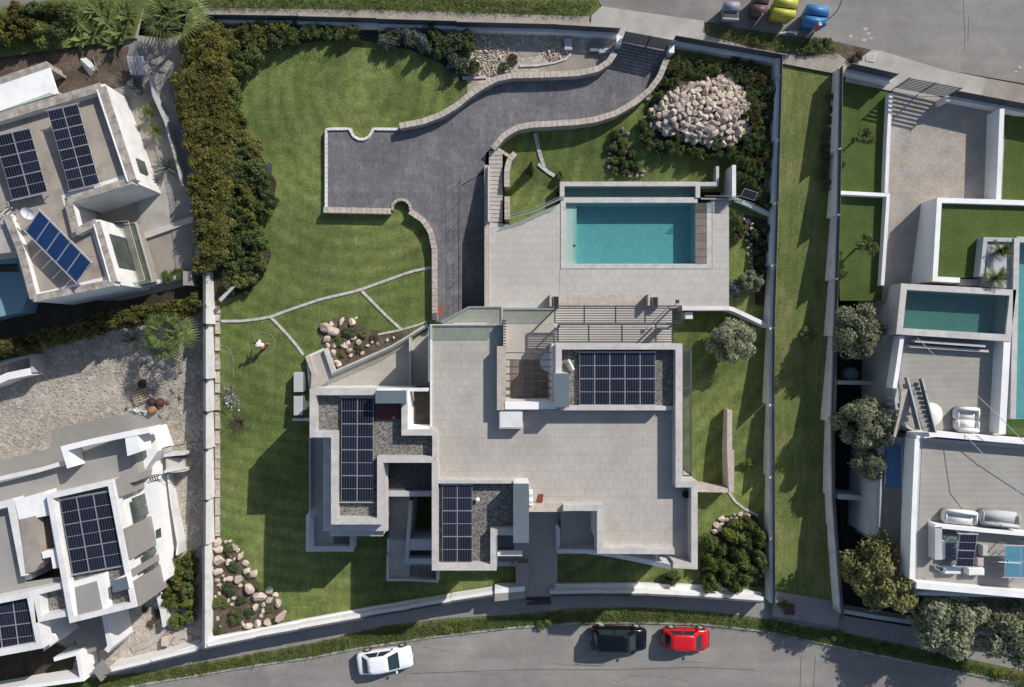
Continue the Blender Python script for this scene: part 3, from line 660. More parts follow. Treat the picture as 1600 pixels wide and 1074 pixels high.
# slab in pieces leaving the basin open
for pl in ([(761, 344), (797, 352), (875, 318), (875, 482), (761, 482)], [(875, 420), (1139, 420), (1139, 482), (875, 482)], [(1112, 313), (1139, 313), (1139, 420), (1112, 420)]):
    mb.prism(pl, PZ - 0.03, 0.4)
mb.build('slab', MAT['pool_tile'], pt)
for nm, pl, mx in (('left', [(764, 347), (797, 353), (874, 320), (874, 481), (764, 481)], 170), ('front', [(874.5, 421), (1138, 421), (1138, 481), (874.5, 481)], 100), ('right', [(1113, 316), (1138, 316), (1138, 420.5), (1113, 420.5)], 30)):
    tiles(pt, pl, PZ, 0.6, 0.6, 'pool_tile', maxn=mx)
mb = MB(); mb.rect(873, 460, 1009, 475, PZ + 0.02, PZ - 0.02); mb.build('threshold_strip', MAT['stone_cap'], pt)
mb = MB(); mb.rect(873, 475.2, 1009, 481, PZ + 0.02, PZ - 0.02); mb.build('threshold_strip', MAT['stone_cap'], pt)
mb = MB(); mb.rect(868, 482, 1050, 542, PZ, 0.4); mb.build('porch_floor', MAT['pool_tile'], pt)
pool = thing('swimming_pool', 'rectangular turquoise pool with shallow ledge at its left end', 'swimming pool', P(980, 365, PZ))
zb_ = PZ - 1.35
mb = MB()
mb.rect(876, 317, 884, 413, PZ + 0.02, zb_ - 0.2); mb.rect(1104.5, 317, 1112, 413, PZ + 0.02, zb_ - 0.2); mb.rect(876, 413, 1112, 420, PZ + 0.02, zb_ - 0.2)
mb.rect(876, 308.5, 1090, 317, PZ + 0.02, zb_ - 0.2); mb.build('coping', MAT['coping'], pool)
mb = MB(); mb.rect(885, 318, 1088, 413.5, zb_, zb_ - 0.15); mb.build('basin_floor', MAT['basin'], pool)
mb = MB(); mb.rect(884, 317, 901, 413, PZ - 0.36, zb_ - 0.1); mb.build('shallow_ledge', MAT['basin_pale'], pool)
mb = MB()
for a, b in (((884, 317.2), (1086, 317.2)), ((1086.2, 317), (1086.2, 413)), ((1086, 412.8), (884, 412.8))): mb.wall([a, b], 0.04, PZ - 0.02, zb_)
mb.build('basin_wall', MAT['basin'], pool)
mb = MB(); mb.rect(884, 317.3, 1086, 412.7, PZ - 0.13, PZ - 0.14); mb.v = [v for v in mb.v]; o = mb.build('water', MAT['water'], pool)
mb = MB(); mb.add([P(884, 317.3, PZ - 0.13), P(884, 412.7, PZ - 0.13), P(900.7, 412.7, PZ - 0.13), P(900.7, 317.3, PZ - 0.13)], [(0, 1, 2, 3)]); mb.build('shallow_water', MAT['water_shallow'], pool)
mb = MB(); mb.add([P(900.7, 317.3, PZ - 0.13), P(900.7, 412.7, PZ - 0.13), P(1086, 412.7, PZ - 0.13), P(1086, 317.3, PZ - 0.13)], [(0, 1, 2, 3)])
o.data = mb.mesh('water', MAT['water'], origin=worldloc(o)); 
mb = MB(); mb.lathe(P(897.5, 384, PZ - 0.36), [(0.09, 0), (0.09, 0.03), (0.03, 0.035)], 10); mb.build('water_inlet', MAT['dark_metal'], pool)
for k in range(8):
    mb = MB(); ya = 317.2 + k * 12; mb.rect(1086.6, ya + 0.2, 1104.3, ya + 11.7, PZ + 0.012, PZ - 0.1); mb.build('deck_board', MAT['wood_deck'], pool)
tr = thing('overflow_channel', 'narrow dark water channel along the top side of the pool', 'water channel', P(980, 300, PZ))
mb = MB(); mb.rect(875, 284, 1090, 291, PZ + 0.12, 0.8); mb.rect(875, 291, 882, 309, PZ + 0.12, 0.8); mb.rect(1087, 291, 1094, 309, PZ + 0.12, 0.8); mb.build('channel_wall', MAT['coping'], tr)
mb = MB(); mb.rect(882, 290, 1088, 309, PZ - 0.6, PZ - 0.9); mb.build('channel_floor', MAT['basin_dark'], tr)
mb = MB(); mb.add([P(882, 291, PZ - 0.25), P(882, 308.5, PZ - 0.25), P(1087.5, 308.5, PZ - 0.25), P(1087.5, 291, PZ - 0.25)], [(0, 1, 2, 3)]); mb.build('water', MAT['water_dark'], tr)
# stair well to the right of the channel
t = thing('stair_well', 'white walled stair well at the upper right corner of the pool', 'stair well', P(1130, 290, PZ))
mb = MB(); mb.rect(1090, 284.5, 1123, 291, PZ + 0.12, 0.6); mb.rect(1119, 260, 1123.5, 284.5, PZ + 0.12, 0.6); mb.build('wall', MAT['coping'], t)
mb = MB(); mb.rect(1144, 258, 1150, 309, PZ + 1.0, 0.6); mb.build('wall', MAT['plaster'], t)
for i in range(8):
    mb = MB(); mb.rect(1124, 291 - 4 * (i + 1), 1143.5, 291 - 4 * i, 1.1 + 0.16 * i, 0.4); mb.build('step', MAT['stone_face'], t)
mb = MB(); mb.rect(1094, 291.5, 1143.5, 308, 1.1, 0.5); mb.build('landing', MAT['stone_face'], t)
rail('slanting glass railing from the garden stairs up to the pool corner', [(797, 341), (835, 330), (874, 312), (881, 311)], PZ)
rail('short glass railing above the stair well at the pool\'s upper right corner', [(1095, 311), (1149, 311.5)], PZ)
rail('glass railing on the upper lawn wall running from the pool to the east boundary', [(1150, 311.5), (1170, 319), (1202, 334)], lambda x, y: PZ - (x - 1150) * 0.012, 0.45)
t = thing('garden_wall', 'slanting grey wall between pool corner and east boundary wall', 'garden wall', P(1175, 322, 2.5))
mb = MB(); mb.wall([(1150, 312), (1170, 320), (1203, 335)], 0.3, PZ, 0.8); mb.build('wall', MAT['plaster'], t)
t = thing('garden_wall', 'angled grey wall from the porch pergola to the east boundary wall', 'garden wall', P(1150, 484, 2.0))
mb = MB(); mb.wall([(1065, 482), (1140, 482), (1147, 484), (1200, 509)], 0.3, lambda x, y: PZ + 0.1 - max(0, x - 1140) * 0.01, 0.6); mb.build('wall', MAT['plaster'], t)
# benches / blade walls and planter troughs at the foot of the terrace
for x, lb in ((860.5, 'left low blade wall at the house end of the pool terrace'), (1014, 'right low blade wall at the house end of the pool terrace')):
    t = thing('blade_wall', lb, 'low wall', P(x, 470, PZ)); mb = MB(); mb.rect(x - 1.6, 460, x + 1.6, 479, PZ + 0.85, PZ - 0.02); mb.build('wall', MAT['stone_cap'], t)
for x, y, lb in ((869, 472, 'tall dark chimney pot box beside the left blade wall'), (1024, 473, 'tall dark chimney pot box beside the right blade wall')):
    t = thing('planter_trough', lb.replace('chimney pot box', 'rectangular trough'), 'planter', P(x, y, PZ))
    mb = MB(); mb.rect(x - 4.5, y - 9, x + 4.5, y + 9, PZ + 0.5, PZ); mb.build('trough', MAT['grey_paint'], t)
    mb = MB(); mb.rect(x - 3.6, y - 8, x + 3.6, y + 8, PZ + 0.52, PZ + 0.45); mb.build('soil_fill', MAT['black_trim'], t)
t = thing('garden_shower', 'slim garden shower post with a square dark head on the terrace', 'shower', P(1037, 490, PZ))
mb = MB(); a = P(1044, 480, PZ); mb.tube(a, (a[0], a[1], PZ + 2.1), 0.03); mb.tube((a[0], a[1], PZ + 2.05), (a[0] + 0.15, a[1] + 0.25, PZ + 2.1), 0.025); mb.build('post', MAT['dark_metal'], t)
mb = MB(); mb.box((a[0] + 0.18, a[1] + 0.28, PZ + 2.12), (0.28, 0.26, 0.04)); mb.build('shower_head', MAT['dark_metal'], t)
t = thing('utility_box', 'small white box against the wall beside the end of the pergola', 'utility box', P(1076, 493, 2.2))
mb = MB(); mb.rect(1071.5, 488.5, 1082, 498, 3.0, 2.0); mb.build('box', MAT['white_plastic'], t); mb = MB(); mb.rect(1071, 488, 1082.5, 498.5, 3.05, 3.0); mb.build('lid', MAT['plaster'], t)

# ================================================================== BOUNDARY WALLS WITH FENCES
def fence_run(label, segs, wallh, fh, wd=0.25, fo=0.12, wm='plaster', nsl=5, cat='boundary wall', base=-1.9, group=None, fm='fence_metal', sl=0.13, zf=G, post=True):
    """segs: list of (x0,y0,x1,y1) pixel runs at wall top; each run stepped level. outside is to the left of travel"""
    x, y = segs[0][:2]
    t = thing('boundary_wall', label, cat, P(x, y, zf(x, y)), group)
    for (x0, y0, x1, y1) in segs:
        z = zf((x0 + x1) / 2, (y0 + y1) / 2) + wallh
        a = Vector(P(x0, y0, z)); b = Vector(P(x1, y1, z))
        ee = (b - a).normalized() * 0.05; mb = MB(); mb.wallw([(a.x - ee.x, a.y - ee.y, z, min(z - 1, zf(x0, y0) + base)), (b.x + ee.x, b.y + ee.y, z, min(z - 1, zf(x1, y1) + base))], wd); mb.build('wall_section', MAT[wm], t)
        if fh > 0:
            d = (b - a); L = d.length; u = d.normalized(); n = Vector((-u.y, u.x, 0)); c = (a + b) / 2 + n * fo
            ang = math.atan2(d.y, d.x)
            fr = MB()
            k = max(1, round(L / 2.0))
            for i in range(k + 1):
                p = a + d * (i / k) + n * fo; fr.box((p.x, p.y, z + fh / 2), (0.05, 0.05, fh + 0.02), ang)
            po = fr.build('post_row', MAT[fm], t)
            for i in range(nsl):
                mb = MB(); hz = z + 0.0 + fh * (i + 0.5) / nsl; mb.box((c.x - n.x * 0.0, c.y, hz), (L - 0.03, 0.025, fh / nsl * 0.97), ang); mb.build('slat', MAT[fm], t, origin=(c.x, c.y, hz))
    return t
nw = [(322, 32, 470, 34), (471, 34.6, 590, 37.6), (591, 38.6, 714, 42.2), (715, 43.5, 868, 47), (869, 47.5, 966, 53)]
fence_run('white boundary wall with dark louvred fence along the upper footway, left of the gate', [(a, b + 1, c, d + 1) for a, b, c, d in nw], 0.6, 0.75, base=-2.2)
fence_run('white boundary wall with dark louvred fence along the upper footway, right of the gate', [(1052, 66, 1190, 90), (1190, 90, 1222, 96)], 0.75, 0.8)
ey = [92, 118, 218, 316, 413, 512, 632, 745, 841, 890, 942]
ex = lambda y: 1217 + (1204 - 1217) * (y - 92) / 450 if y < 542 else 1204 + (y - 542) * 0.004
segs = []
for a, b in zip(ey, ey[1:]): segs.append((ex(a), a, ex(b), b - 1))
fence_run('long stepped white boundary wall with dark fence between the house plot and the green strip', segs, 1.1, 0.42, base=-1.9)
wy = [425, 505, 591, 642, 700, 780, 850, 903, 955, 1012]
segs = []
for a, b in list(zip(wy, wy[1:]))[::-1]:
    xa = 323.5 if a < 800 else 322.0; segs.append((xa, b, xa, a + 0.5))
fence_run('long stepped white boundary wall between the house lawn and the rubble plot', segs, 0.95, 0.45, wd=0.3, fo=0.1, wm='plaster', nsl=3)
sw = [(325, 1010, 400, 995), (401, 994, 468, 982), (469, 981, 576, 962), (577, 961, 640, 951), (641, 950, 705, 939), (706, 938, 770, 928)]
fence_run('curving white street wall with low dark fence left of the pedestrian gate', [(c, d - 1, a, b - 1) for a, b, c, d in sw[::-1]], 1.05, 0.42, wd=0.34, fo=0.1, wm='plaster_bright', nsl=3)
sw = [(861, 928, 941, 926.5), (942, 927, 1012, 926.5), (1013, 927, 1099, 931), (1100, 931.5, 1192, 938)]
fence_run('curving white street wall with low dark fence right of the pedestrian gate', [(c, d - 1, a, b - 1) for a, b, c, d in sw[::-1]], 0.95, 0.42, wd=0.34, fo=0.1, wm='plaster_bright', nsl=3)
t = thing('planter_wall', 'wide taupe-topped planter block at the end of the street wall beside the gate', 'planter', P(798, 930, 0))
mb = MB(); mb.prism([(773, 928), (821, 924), (821, 935), (773, 940)], 1.15, -0.8); mb.build('block', MAT['taupe'], t)
mb = MB(); mb.prism([(773, 920.5), (820, 916.8), (820, 924), (773, 928)], 1.17, -0.8); mb.build('rear_face', MAT['plaster_bright'], t)
# inner coping ledge of lawn (flat pale strip behind the right street wall)
mb = MB(); mb.prism([(866, 913), (991, 911.5), (1099, 915), (1190, 926), (1190, 932), (1099, 927), (1012, 922), (870, 922)], 0.25, -0.4)
struct(mb.build('wall_footing_ledge', MAT['plaster']))
mb = MB(); mb.prism([(328, 997), (400, 984), (468, 970), (576, 950), (705, 929), (770, 919), (770, 925), (705, 936), (576, 958), (400, 992), (328, 1006)], 0.22, -0.4)
struct(mb.build('wall_footing_ledge', MAT['plaster_bright']))
# hidden inner stone strip along the west wall
t = thing('stone_edging', 'strip of weathered edging stones along the foot of the left boundary wall', 'edging', P(339, 600, 1))
yv = 478; 
while yv < 838:
    h = random.uniform(14, 30) if yv > 500 else 12
    y2 = min(838, yv + h); z = G(338, (yv + y2) / 2) + random.uniform(0.05, 0.1)
    mb = MB(); mb.rect(336.2, yv + 0.4, 343.5, y2 - 0.4, z, z - 0.5); mb.build('edging_stone', MAT['stone_cap'], t, origin=P(339, yv, z)); yv = y2
# gates
def slat_gate(label, a, b, z, h, n=10, sl=0.11, th=0.04, frames=2, cat='gate', fm='fence_metal'):
    A, B = Vector(P(*a, z)), Vector(P(*b, z)); d = B - A; ang = math.atan2(d.y, d.x); c = (A + B) / 2
    t = thing('slatted_gate', label, cat, c[:])
    for i in range(n):
        mb = MB(); hz = z + 0.08 + (h - 0.1) * (i + 0.5) / n; mb.box((c.x, c.y, hz), (d.length - 0.08, th, sl), ang); mb.build('slat', MAT[fm], t, origin=(c.x, c.y, hz))
    for i in range(frames + 1):
        p = A + d * (i / frames); mb = MB(); mb.box((p.x, p.y, z + h / 2), (0.07, 0.07, h), ang); mb.build('frame_post', MAT[fm], t)
    return t
slat_gate('wide dark slatted vehicle gate at the top of the driveway', (972, 66), (1047, 80), G(1000, 70) + 0.25, 1.75, 9, 0.14)
for (x, y, lb) in ((968, 62, 'left'), (1050, 76, 'right')):
    t = thing('gate_pillar', 'white gate pillar at the %s end of the driveway gate' % lb, 'pillar', P(x, y, 3.9)); mb = MB(); mb.rect(x - 4, y - 5, x + 3, y + 6, 5.3, 3.0); mb.build('pillar', MAT['plaster'], t); mb = MB(); mb.rect(x - 4.6, y - 5.6, x + 3.6, y + 6.6, 5.36, 5.3); mb.build('cap', MAT['plaster_bright'], t)
slat_gate('dark slatted pedestrian gate in the street wall at the end of the entrance path', (823, 934), (859, 932), -0.3, 1.7, 10, 0.1)
# meter boxes behind the upper wall
for (x, y, dx, dy, m_, lb) in ((888, 69, 6, 9, 'plaster_grey', 'grey double meter cabinet behind the upper wall'), (929, 73, 7.5, 8, 'steel_blue', 'square blue-grey hatch cover behind the upper wall'), (944, 79, 8, 4, 'plaster_grey', 'small slanted grey meter box next to the gate pillar')):
    t = thing('meter_box', lb, 'utility box', P(x, y, 3.9)); z = G(x, y)
    mb = MB(); mb.rect(x - dx, y - dy, x + dx, y + dy, z + 0.35, z); mb.build('cabinet', MAT[m_], t); mb = MB(); mb.rect(x - dx + 1, y - dy + 1, x + dx - 1, y - 0.5, z + 0.37, z + 0.35); mb.build('door', MAT[m_], t)
    mb = MB(); mb.rect(x - dx + 1, y + 0.5, x + dx - 1, y + dy - 1, z + 0.37, z + 0.35); mb.build('door', MAT[m_], t)
# gravel path edging curve in the upper bed
t = thing('edging_strip', 'thin curved pale edging strip in the gravel bed by the gate', 'edging', P(880, 90, 3.9)); mb = MB(); mb.wall([(812, 103), (840, 102), (866, 98), (884, 92), (892, 84)], 0.16, off(0.12), off(-0.1)); mb.build('strip', MAT['coping'], t)
t = thing('edging_strip', 'short white edging strip at the corner of upper lawn and gravel bed', 'edging', P(740, 121, 3.9)); mb = MB(); mb.wall([(722, 122), (760, 120)], 0.22, off(0.12), off(-0.1)); mb.build('strip', MAT['coping'], t)
lay('gravel_patch', [(805, 75), (830, 66), (846, 74), (842, 86), (815, 90)], 'yard', 0.05)
lay('gravel_patch', [(850, 104), (885, 96), (894, 84), (935, 86), (945, 96), (925, 108), (860, 113)], 'yard', 0.045)
# stepping lines through the lawn (thin white edging stones)
def edging(label, pts, wd=0.2, step=0.7, zf=G):
    x, y = pts[len(pts) // 2]; t = thing('lawn_edging', label, 'edging', P(x, y, zf(x, y)))
    stone_run(t, pts, wd, lambda x, y: zf(x, y) + 0.05, lambda x, y: zf(x, y) - 0.2, step, 'coping', 'stone_face', 'edging_stone', 0.03)
edging('long wavering white stone line crossing the lawn from the left wall to the ramp wall', [(345, 502), (375, 502), (402, 499), (424, 495), (450, 485), (500, 468), (560, 454), (610, 436), (640, 425), (673, 418)])
edging('white stone line running down from the crossing line to the corner of the small terrace', [(423, 496), (432, 505), (448, 522), (462, 538), (474, 555)])
edging('short white stone line between the lawn crossing line and the rail', [(565, 455), (585, 475), (605, 495), (627, 515)])
edging('pale stone line along the upper edge of the rock bed by the small terrace', [(590, 523), (625, 516), (650, 509), (667, 503)], 0.16)
edging('jointed white stone line in the lawn behind the pool channel', [(836, 208), (842, 235), (850, 262)], 0.28, 0.35, GN)
edging('short slanting white stone edging beside the tall dark cypress', [(841, 256), (855, 268), (868, 276)], 0.26, 0.8, GN)
edging('white curved hose-like stone line running out of the stone corner wall on the east lawn', [(1138, 768), (1148, 783), (1163, 795), (1185, 806)], 0.18, 0.5)
# ================================================================== THE VILLA
ZR, ZG, ZP = 6.3, 6.55, 7.35
villa = thing('villa', 'large flat-roofed modern villa with tiled roof terrace and three gravel roof blocks in the middle', 'house', P(800, 650, 0))
def vp(name, m, fn, parent=None, label=None, smooth=False):
    mb = MB(); fn(mb); return mb.build(name, MAT[m], parent or villa, smooth, label=label)
main = [(672, 507), (786.5, 507), (786.5, 540), (777, 540), (777, 642), (868, 642), (868, 640), (1066, 640), (1066, 752), (1090, 752), (1090, 888), (1054, 884), (1054, 861), (936, 858), (936, 793), (880, 800), (826, 800), (826, 752), (676, 752), (676, 672), (672, 672)]
vp('wall', 'plaster', lambda b: b.prism([(x, y) for x, y in main], ZR - 0.03, -0.6))
floor = vp('roof_terrace', 'pool_tile', lambda b: b.rect(1020, 700, 1021, 701, ZR - 0.04, ZR - 0.2))
tiles(floor, [(675, 509), (786, 509), (786, 539), (776, 541), (776, 641), (868, 641), (1061, 641), (1061, 760), (1086, 760), (1086, 882), (1054, 881), (1054, 859), (938, 855), (938, 789), (880, 789), (828, 800), (828, 753), (684, 750), (684, 672), (675, 672)], ZR, 0.6, 0.6, 'tile')
# three gravel blocks
vp('wall', 'plaster', lambda b: b.prism([(868.5, 538), (1066, 538), (1066, 639), (868.5, 639)], ZG - 0.02, -0.6))
vp('gravel_roof', 'gravel', lambda b: b.prism([(876, 544), (1057, 544), (1057, 634), (876, 634)], ZG + 0.04, ZG - 0.03))
wpoly = [(484, 609), (636, 609), (636, 672), (684, 672), (684, 720), (597, 720), (597, 820), (518, 820), (518, 683), (484, 683)]
vp('wall', 'plaster', lambda b: b.prism(wpoly, ZG - 0.02, -0.6))
vp('gravel_roof', 'gravel', lambda b: b.prism([(490, 615), (628, 615), (628, 676), (677, 676), (677, 715), (590, 715), (590, 812), (524, 812), (524, 676), (490, 676)], ZG + 0.04, ZG - 0.03))
spoly = [(676, 752), (826, 752), (826, 833), (776, 833), (776, 891), (676, 891)]
vp('wall', 'plaster', lambda b: b.prism(spoly, ZG - 0.02, -0.6))
vp('gravel_roof', 'gravel', lambda b: b.prism([(684, 757), (806, 757), (806, 830), (768, 830), (768, 883), (684, 883)], ZG + 0.04, ZG - 0.03))
# parapets
def parapet(pts, wd=0.40, zt=ZP, zb=ZG - 0.3, m='coping', closed=False, name='parapet'):
    return vp(name, m, lambda b: b.wall(pts, wd, zt, zb, closed=closed))
parapet([(873, 583), (873, 541.5), (1060.5, 541.5), (1060.5, 757), (1085, 757), (1085, 885), (1052, 883)], 0.43, zb=ZR - 0.3)
parapet([(876, 638), (1037, 638)], 0.3, zt=ZP + 0.001)
vp('parapet', 'coping', lambda b: b.wall([(1037, 638), (1056, 638)], 0.3, ZG + 0.25, ZG - 0.3))
parapet([(588, 613), (488.5, 613), (488.5, 679), (522, 679), (522, 815), (594, 815), (594, 718.5), (679.5, 718.5)], 0.42)
parapet([(632, 609), (632, 676), (679.5, 676)], 0.42)
parapet([(679.5, 674), (679.5, 716.2)], 0.36, zt=ZP + 0.004)
parapet([(588, 609.5), (668, 609.5)], 0.2, zt=ZP - 0.25, m='plaster')
parapet([(679.5, 721), (679.5, 887), (771, 887), (771, 832), (803, 832)], 0.42, zt=ZP + 0.006)
parapet([(682, 753), (802, 753)], 0.24, zt=ZP - 0.1)
# roof overhang slab round the west block
vp('eaves_slab', 'coping', lambda b: b.prism([(505, 684), (517.5, 684), (517.5, 819), (597, 819), (597, 722), (605.5, 722), (605.5, 830), (505, 830)], ZR - 0.1, ZR - 0.5))
vp('wall', 'plaster_grey', lambda b: b.prism([(517, 683), (598, 720), (598, 838), (515, 838)], ZR - 0.52, 3.2))
# recess with dark mat floor
vp('recess_floor', 'roof_mat_green', lambda b: b.prism([(634, 608), (673, 608), (673, 672), (634, 672)], 5.2, -0.6))
vp('recess_frame', 'plaster_bright', lambda b: (b.wall([(638, 612), (638, 670), (669, 670)], 0.16, 7.2, 5.1)))
# chimneys
for x0, y0, x1, y1, z, lb in ((587, 611, 634.5, 630, 8.0, 'long low chimney block with blue-grey metal cap on the left roof'), (867.5, 584, 889, 636, 8.4, 'chimney block with blue-grey metal cap between court and right roof'), (802.5, 756.5, 826, 848, 8.45, 'tall long chimney block with blue-grey cap on the lower roof')):
    c = vp('chimney', 'plaster', lambda b: b.rect(x0, y0, x1, y1, z - 0.06, ZR - 0.2), label=lb)
    mb = MB(); mb.rect(x0 - 0.5, y0 - 0.5, x1 + 0.5, y1 + 0.5, z, z - 0.05); mb.build('metal_cap', MAT['steel_blue'], c)
vp('wall', 'plaster', lambda b: b.prism([(803, 836), (826, 836), (826, 848), (803, 848)], 8.3, -0.6))
vp('red_roof_hatch', 'red_brown', lambda b: b.prism([(585, 632), (624, 632), (624, 655), (585, 655)], ZG + 0.25, ZG))
vp('roof_vent', 'white_plastic', lambda b: b.lathe(P(746.5, 779, ZG), [(0.09, 0), (0.09, 0.3), (0.16, 0.32), (0.16, 0.4), (0.04, 0.46)], 10))
vp('roof_vent', 'white_plastic', lambda b: b.lathe(P(1001, 0 + 648, ZR), [(0.05, 0), (0.05, 0.1)], 8))
vp('parapet_box', 'coping', lambda b: b.rect(780, 641, 817, 670, 7.15, ZR - 0.1))
vp('box_lid', 'plaster', lambda b: b.rect(781.5, 642.5, 815, 668, 7.18, 7.1))
# bay and court with floor one step down
ZC = 4.2
vp('wall', 'plaster', lambda b: b.prism([(786, 483), (868, 483), (868, 640), (786, 640)], ZC - 0.03, -0.6))
cf = vp('court_floor', 'pool_tile', lambda b: b.rect(800, 500, 801, 501, ZC - 0.04, ZC - 0.2))
tiles(cf, [(784, 484), (866, 484), (866, 634), (784, 634)], ZC, 0.6, 0.6, 'tile')
vp('court_wall', 'plaster_bright', lambda b: b.prism([(789, 628.5), (868, 628.5), (868, 640), (789, 640)], ZP, ZC))
vp('court_wall', 'stone_cap', lambda b: b.prism([(776.5, 541), (790, 541), (790, 641), (776.5, 641)], ZP - 0.05, ZC - 0.2))
vp('court_wall', 'plaster', lambda b: b.prism([(862, 537), (868.3, 537), (868.3, 636), (862, 636)], ZP - 0.3, ZC))
for k in range(13): vp('court_shade_board', 'wood_deck', lambda b: b.rect(797 + 4.5 * k, 562, 801.1 + 4.5 * k, 622, ZC + 0.025, ZC))  # dark brown boards put the court's shade into the floor colour
for k in range(7):
    y = 551.5 + 11 * k
    vp('court_beam', 'dark_metal', lambda b: b.wall([(790, y), (863, y)], 0.06, 7.0, 6.9))
for k in range(10):
    y = 500.5 + 4.4 * k
    vp('screen_fin', 'dark_metal', lambda b: b.rect(784.5, y, 790.5, y + 1.7, 7.25, ZR - 0.1))
vp('screen_rail', 'dark_metal', lambda b: b.wall([(785.2, 499), (785.2, 541)], 0.05, 7.0, 6.5))
vp('court_table', 'alu', lambda b: (b.lathe(P(858, 566, ZC), [(0.02, 0), (0.03, 0.7), (0.7, 0.71), (0.7, 0.74)], 24)))
# upper shelf north of the terrace
ZS = 5.2
vp('shelf_roof', 'pool_tile', lambda b: b.prism([(688, 507.5), (733, 479), (785.5, 479), (785.5, 510), (688, 510)], ZS, 2.9))
sf = vp('shelf_floor', 'pool_tile', lambda b: b.rect(740, 490, 741, 491, ZS - 0.02, ZS - 0.2))
tiles(sf, [(692, 507), (733, 481), (784, 481), (784, 508), (692, 508)], ZS + 0.03, 0.6, 0.6, 'tile')
# small lower terrace on the left
ZT = 1.7
tt = [(478, 557), (508, 543), (521, 582), (612, 541), (668, 507), (676, 506), (676, 616), (484, 616)]
vp('terrace_base', 'plaster', lambda b: b.prism(tt, ZT - 0.03, -1.0))
tf = vp('lower_terrace', 'pool_tile', lambda b: b.rect(600, 590, 601, 591, ZT - 0.04, ZT - 0.2))
tiles(tf, [(481, 558), (508, 547), (519, 585), (612, 545), (668, 511), (675, 510), (675, 614), (487, 614)], ZT, 0.6, 0.6, 'tile', maxn=150)
vp('terrace_parapet', 'coping', lambda b: b.wall([(508, 545), (521, 583), (560, 566), (612, 543), (640, 526), (668, 508)], 0.3, ZT + 0.35, -0.2))
vp('terrace_parapet', 'stone_cap', lambda b: b.wall([(480, 557), (490, 583), (489, 608)], 0.34, ZT + 0.3, -0.2))
vp('terrace_divider', 'plaster_grey', lambda b: b.wall([(640, 527), (641, 610)], 0.1, ZT + 1.2, ZT))
# grey facade under the terrace edge
vp('terrace_kerb', 'plaster', lambda b: b.wall([(673.5, 508), (673.5, 668)], 0.14, ZR + 0.12, ZR - 0.5))
# west balcony, one floor down
ZM = 3.3
vp('balcony_slab', 'plaster', lambda b: b.prism([(483, 684), (520, 684), (520, 805), (552, 836), (552, 862), (478, 862), (478, 806), (483, 800)], ZM - 0.03, 2.9))
vp('wall', 'plaster', lambda b: b.prism([(492, 684), (530, 684), (530, 830), (492, 830)], 2.95, -0.6))
bf = vp('balcony_floor', 'pool_tile', lambda b: b.rect(500, 750, 501, 751, ZM - 0.04, ZM - 0.2))
tiles(bf, [(485, 685), (520, 685), (520, 806), (520, 836), (549, 836), (549, 858), (484, 858), (484, 810)], ZM, 0.6, 0.6, 'pool_tile', maxn=120)
vp('balcony_parapet', 'plaster_grey', lambda b: b.wall([(487, 810), (487, 857), (549.5, 857), (549.5, 838)], 0.28, ZM + 0.7, ZM - 0.3))
vp('balcony_parapet', 'plaster_grey', lambda b: b.wall([(484, 686), (484, 798)], 0.1, ZM + 0.9, ZM - 0.3))
for k in range(5):
    vp('deck_board', 'wood_deck', lambda b: b.rect(521 + 5 * k, 837, 525.4 + 5 * k, 855, ZM + 0.03, ZM))
# middle court, outside stairs, south deck
vp('court_roof', 'dark_gravel', lambda b: b.prism([(598, 722), (680, 722), (680, 770), (598, 770)], 5.1, -0.6))
vp('court_beam', 'plaster_grey', lambda b: b.prism([(604, 768), (676, 768), (676, 776), (604, 776)], 5.5, 4.6))
ZD = 2.2
for i in range(10):
    ya = 776 + 6.6 * i
    vp('stair_step', 'street_paving', lambda b: b.rect(608, ya, 640, ya + 7, 3.7 - 0.15 * i, -0.6))
vp('deck_slab', 'plaster', lambda b: b.prism([(605, 842), (642, 842), (642, 884), (684, 884), (684, 910), (640, 908), (605, 908)], ZD - 0.02, 1.7))
vp('wall', 'plaster', lambda b: b.prism([(612, 842), (642, 842), (680, 884), (680, 900), (612, 900)], 1.72, -0.6))
df = vp('deck_floor', 'pool_tile', lambda b: b.rect(620, 860, 621, 861, ZD - 0.04, ZD - 0.2))
tiles(df, [(608, 842), (640, 842), (640, 904), (608, 904)], ZD, 0.6, 0.6, 'pool_tile', maxn=60)
for k in range(9): vp('deck_board', 'wood_deck', lambda b: b.rect(640.5 + 4.8 * k, 884.5, 644.8 + 4.8 * k, 905, ZD + 0.01, ZD - 0.03))
vp('deck_parapet', 'coping', lambda b: b.wall([(605.5, 867), (605.5, 906.5), (640, 906.5), (683, 909), (683, 890)], 0.16, ZD + 0.6, ZD - 0.5))
vp('curved_wall', 'plaster_grey', lambda b: b.wall([(641.5, 782), (640, 810), (637, 845), (635, 880)], 0.26, 3.6, -0.3))
vp('planter', 'plaster_grey', lambda b: b.prism([(637, 843), (680, 843), (680, 860), (637, 860)], 3.5, 0))
vp('planter', 'plaster_grey', lambda b: b.prism([(634, 873), (680, 873), (680, 881.5), (634, 881.5)], 3.4, 0))
vp('window_slot', 'window_dark', lambda b: b.prism([(640, 861), (680, 861), (680, 872), (640, 872)], 2.4, 2.3))
lay('court_lawn', [(642, 772), (684, 772), (684, 850), (642, 850)], 'turf', 0, lambda x, y: 0.45)
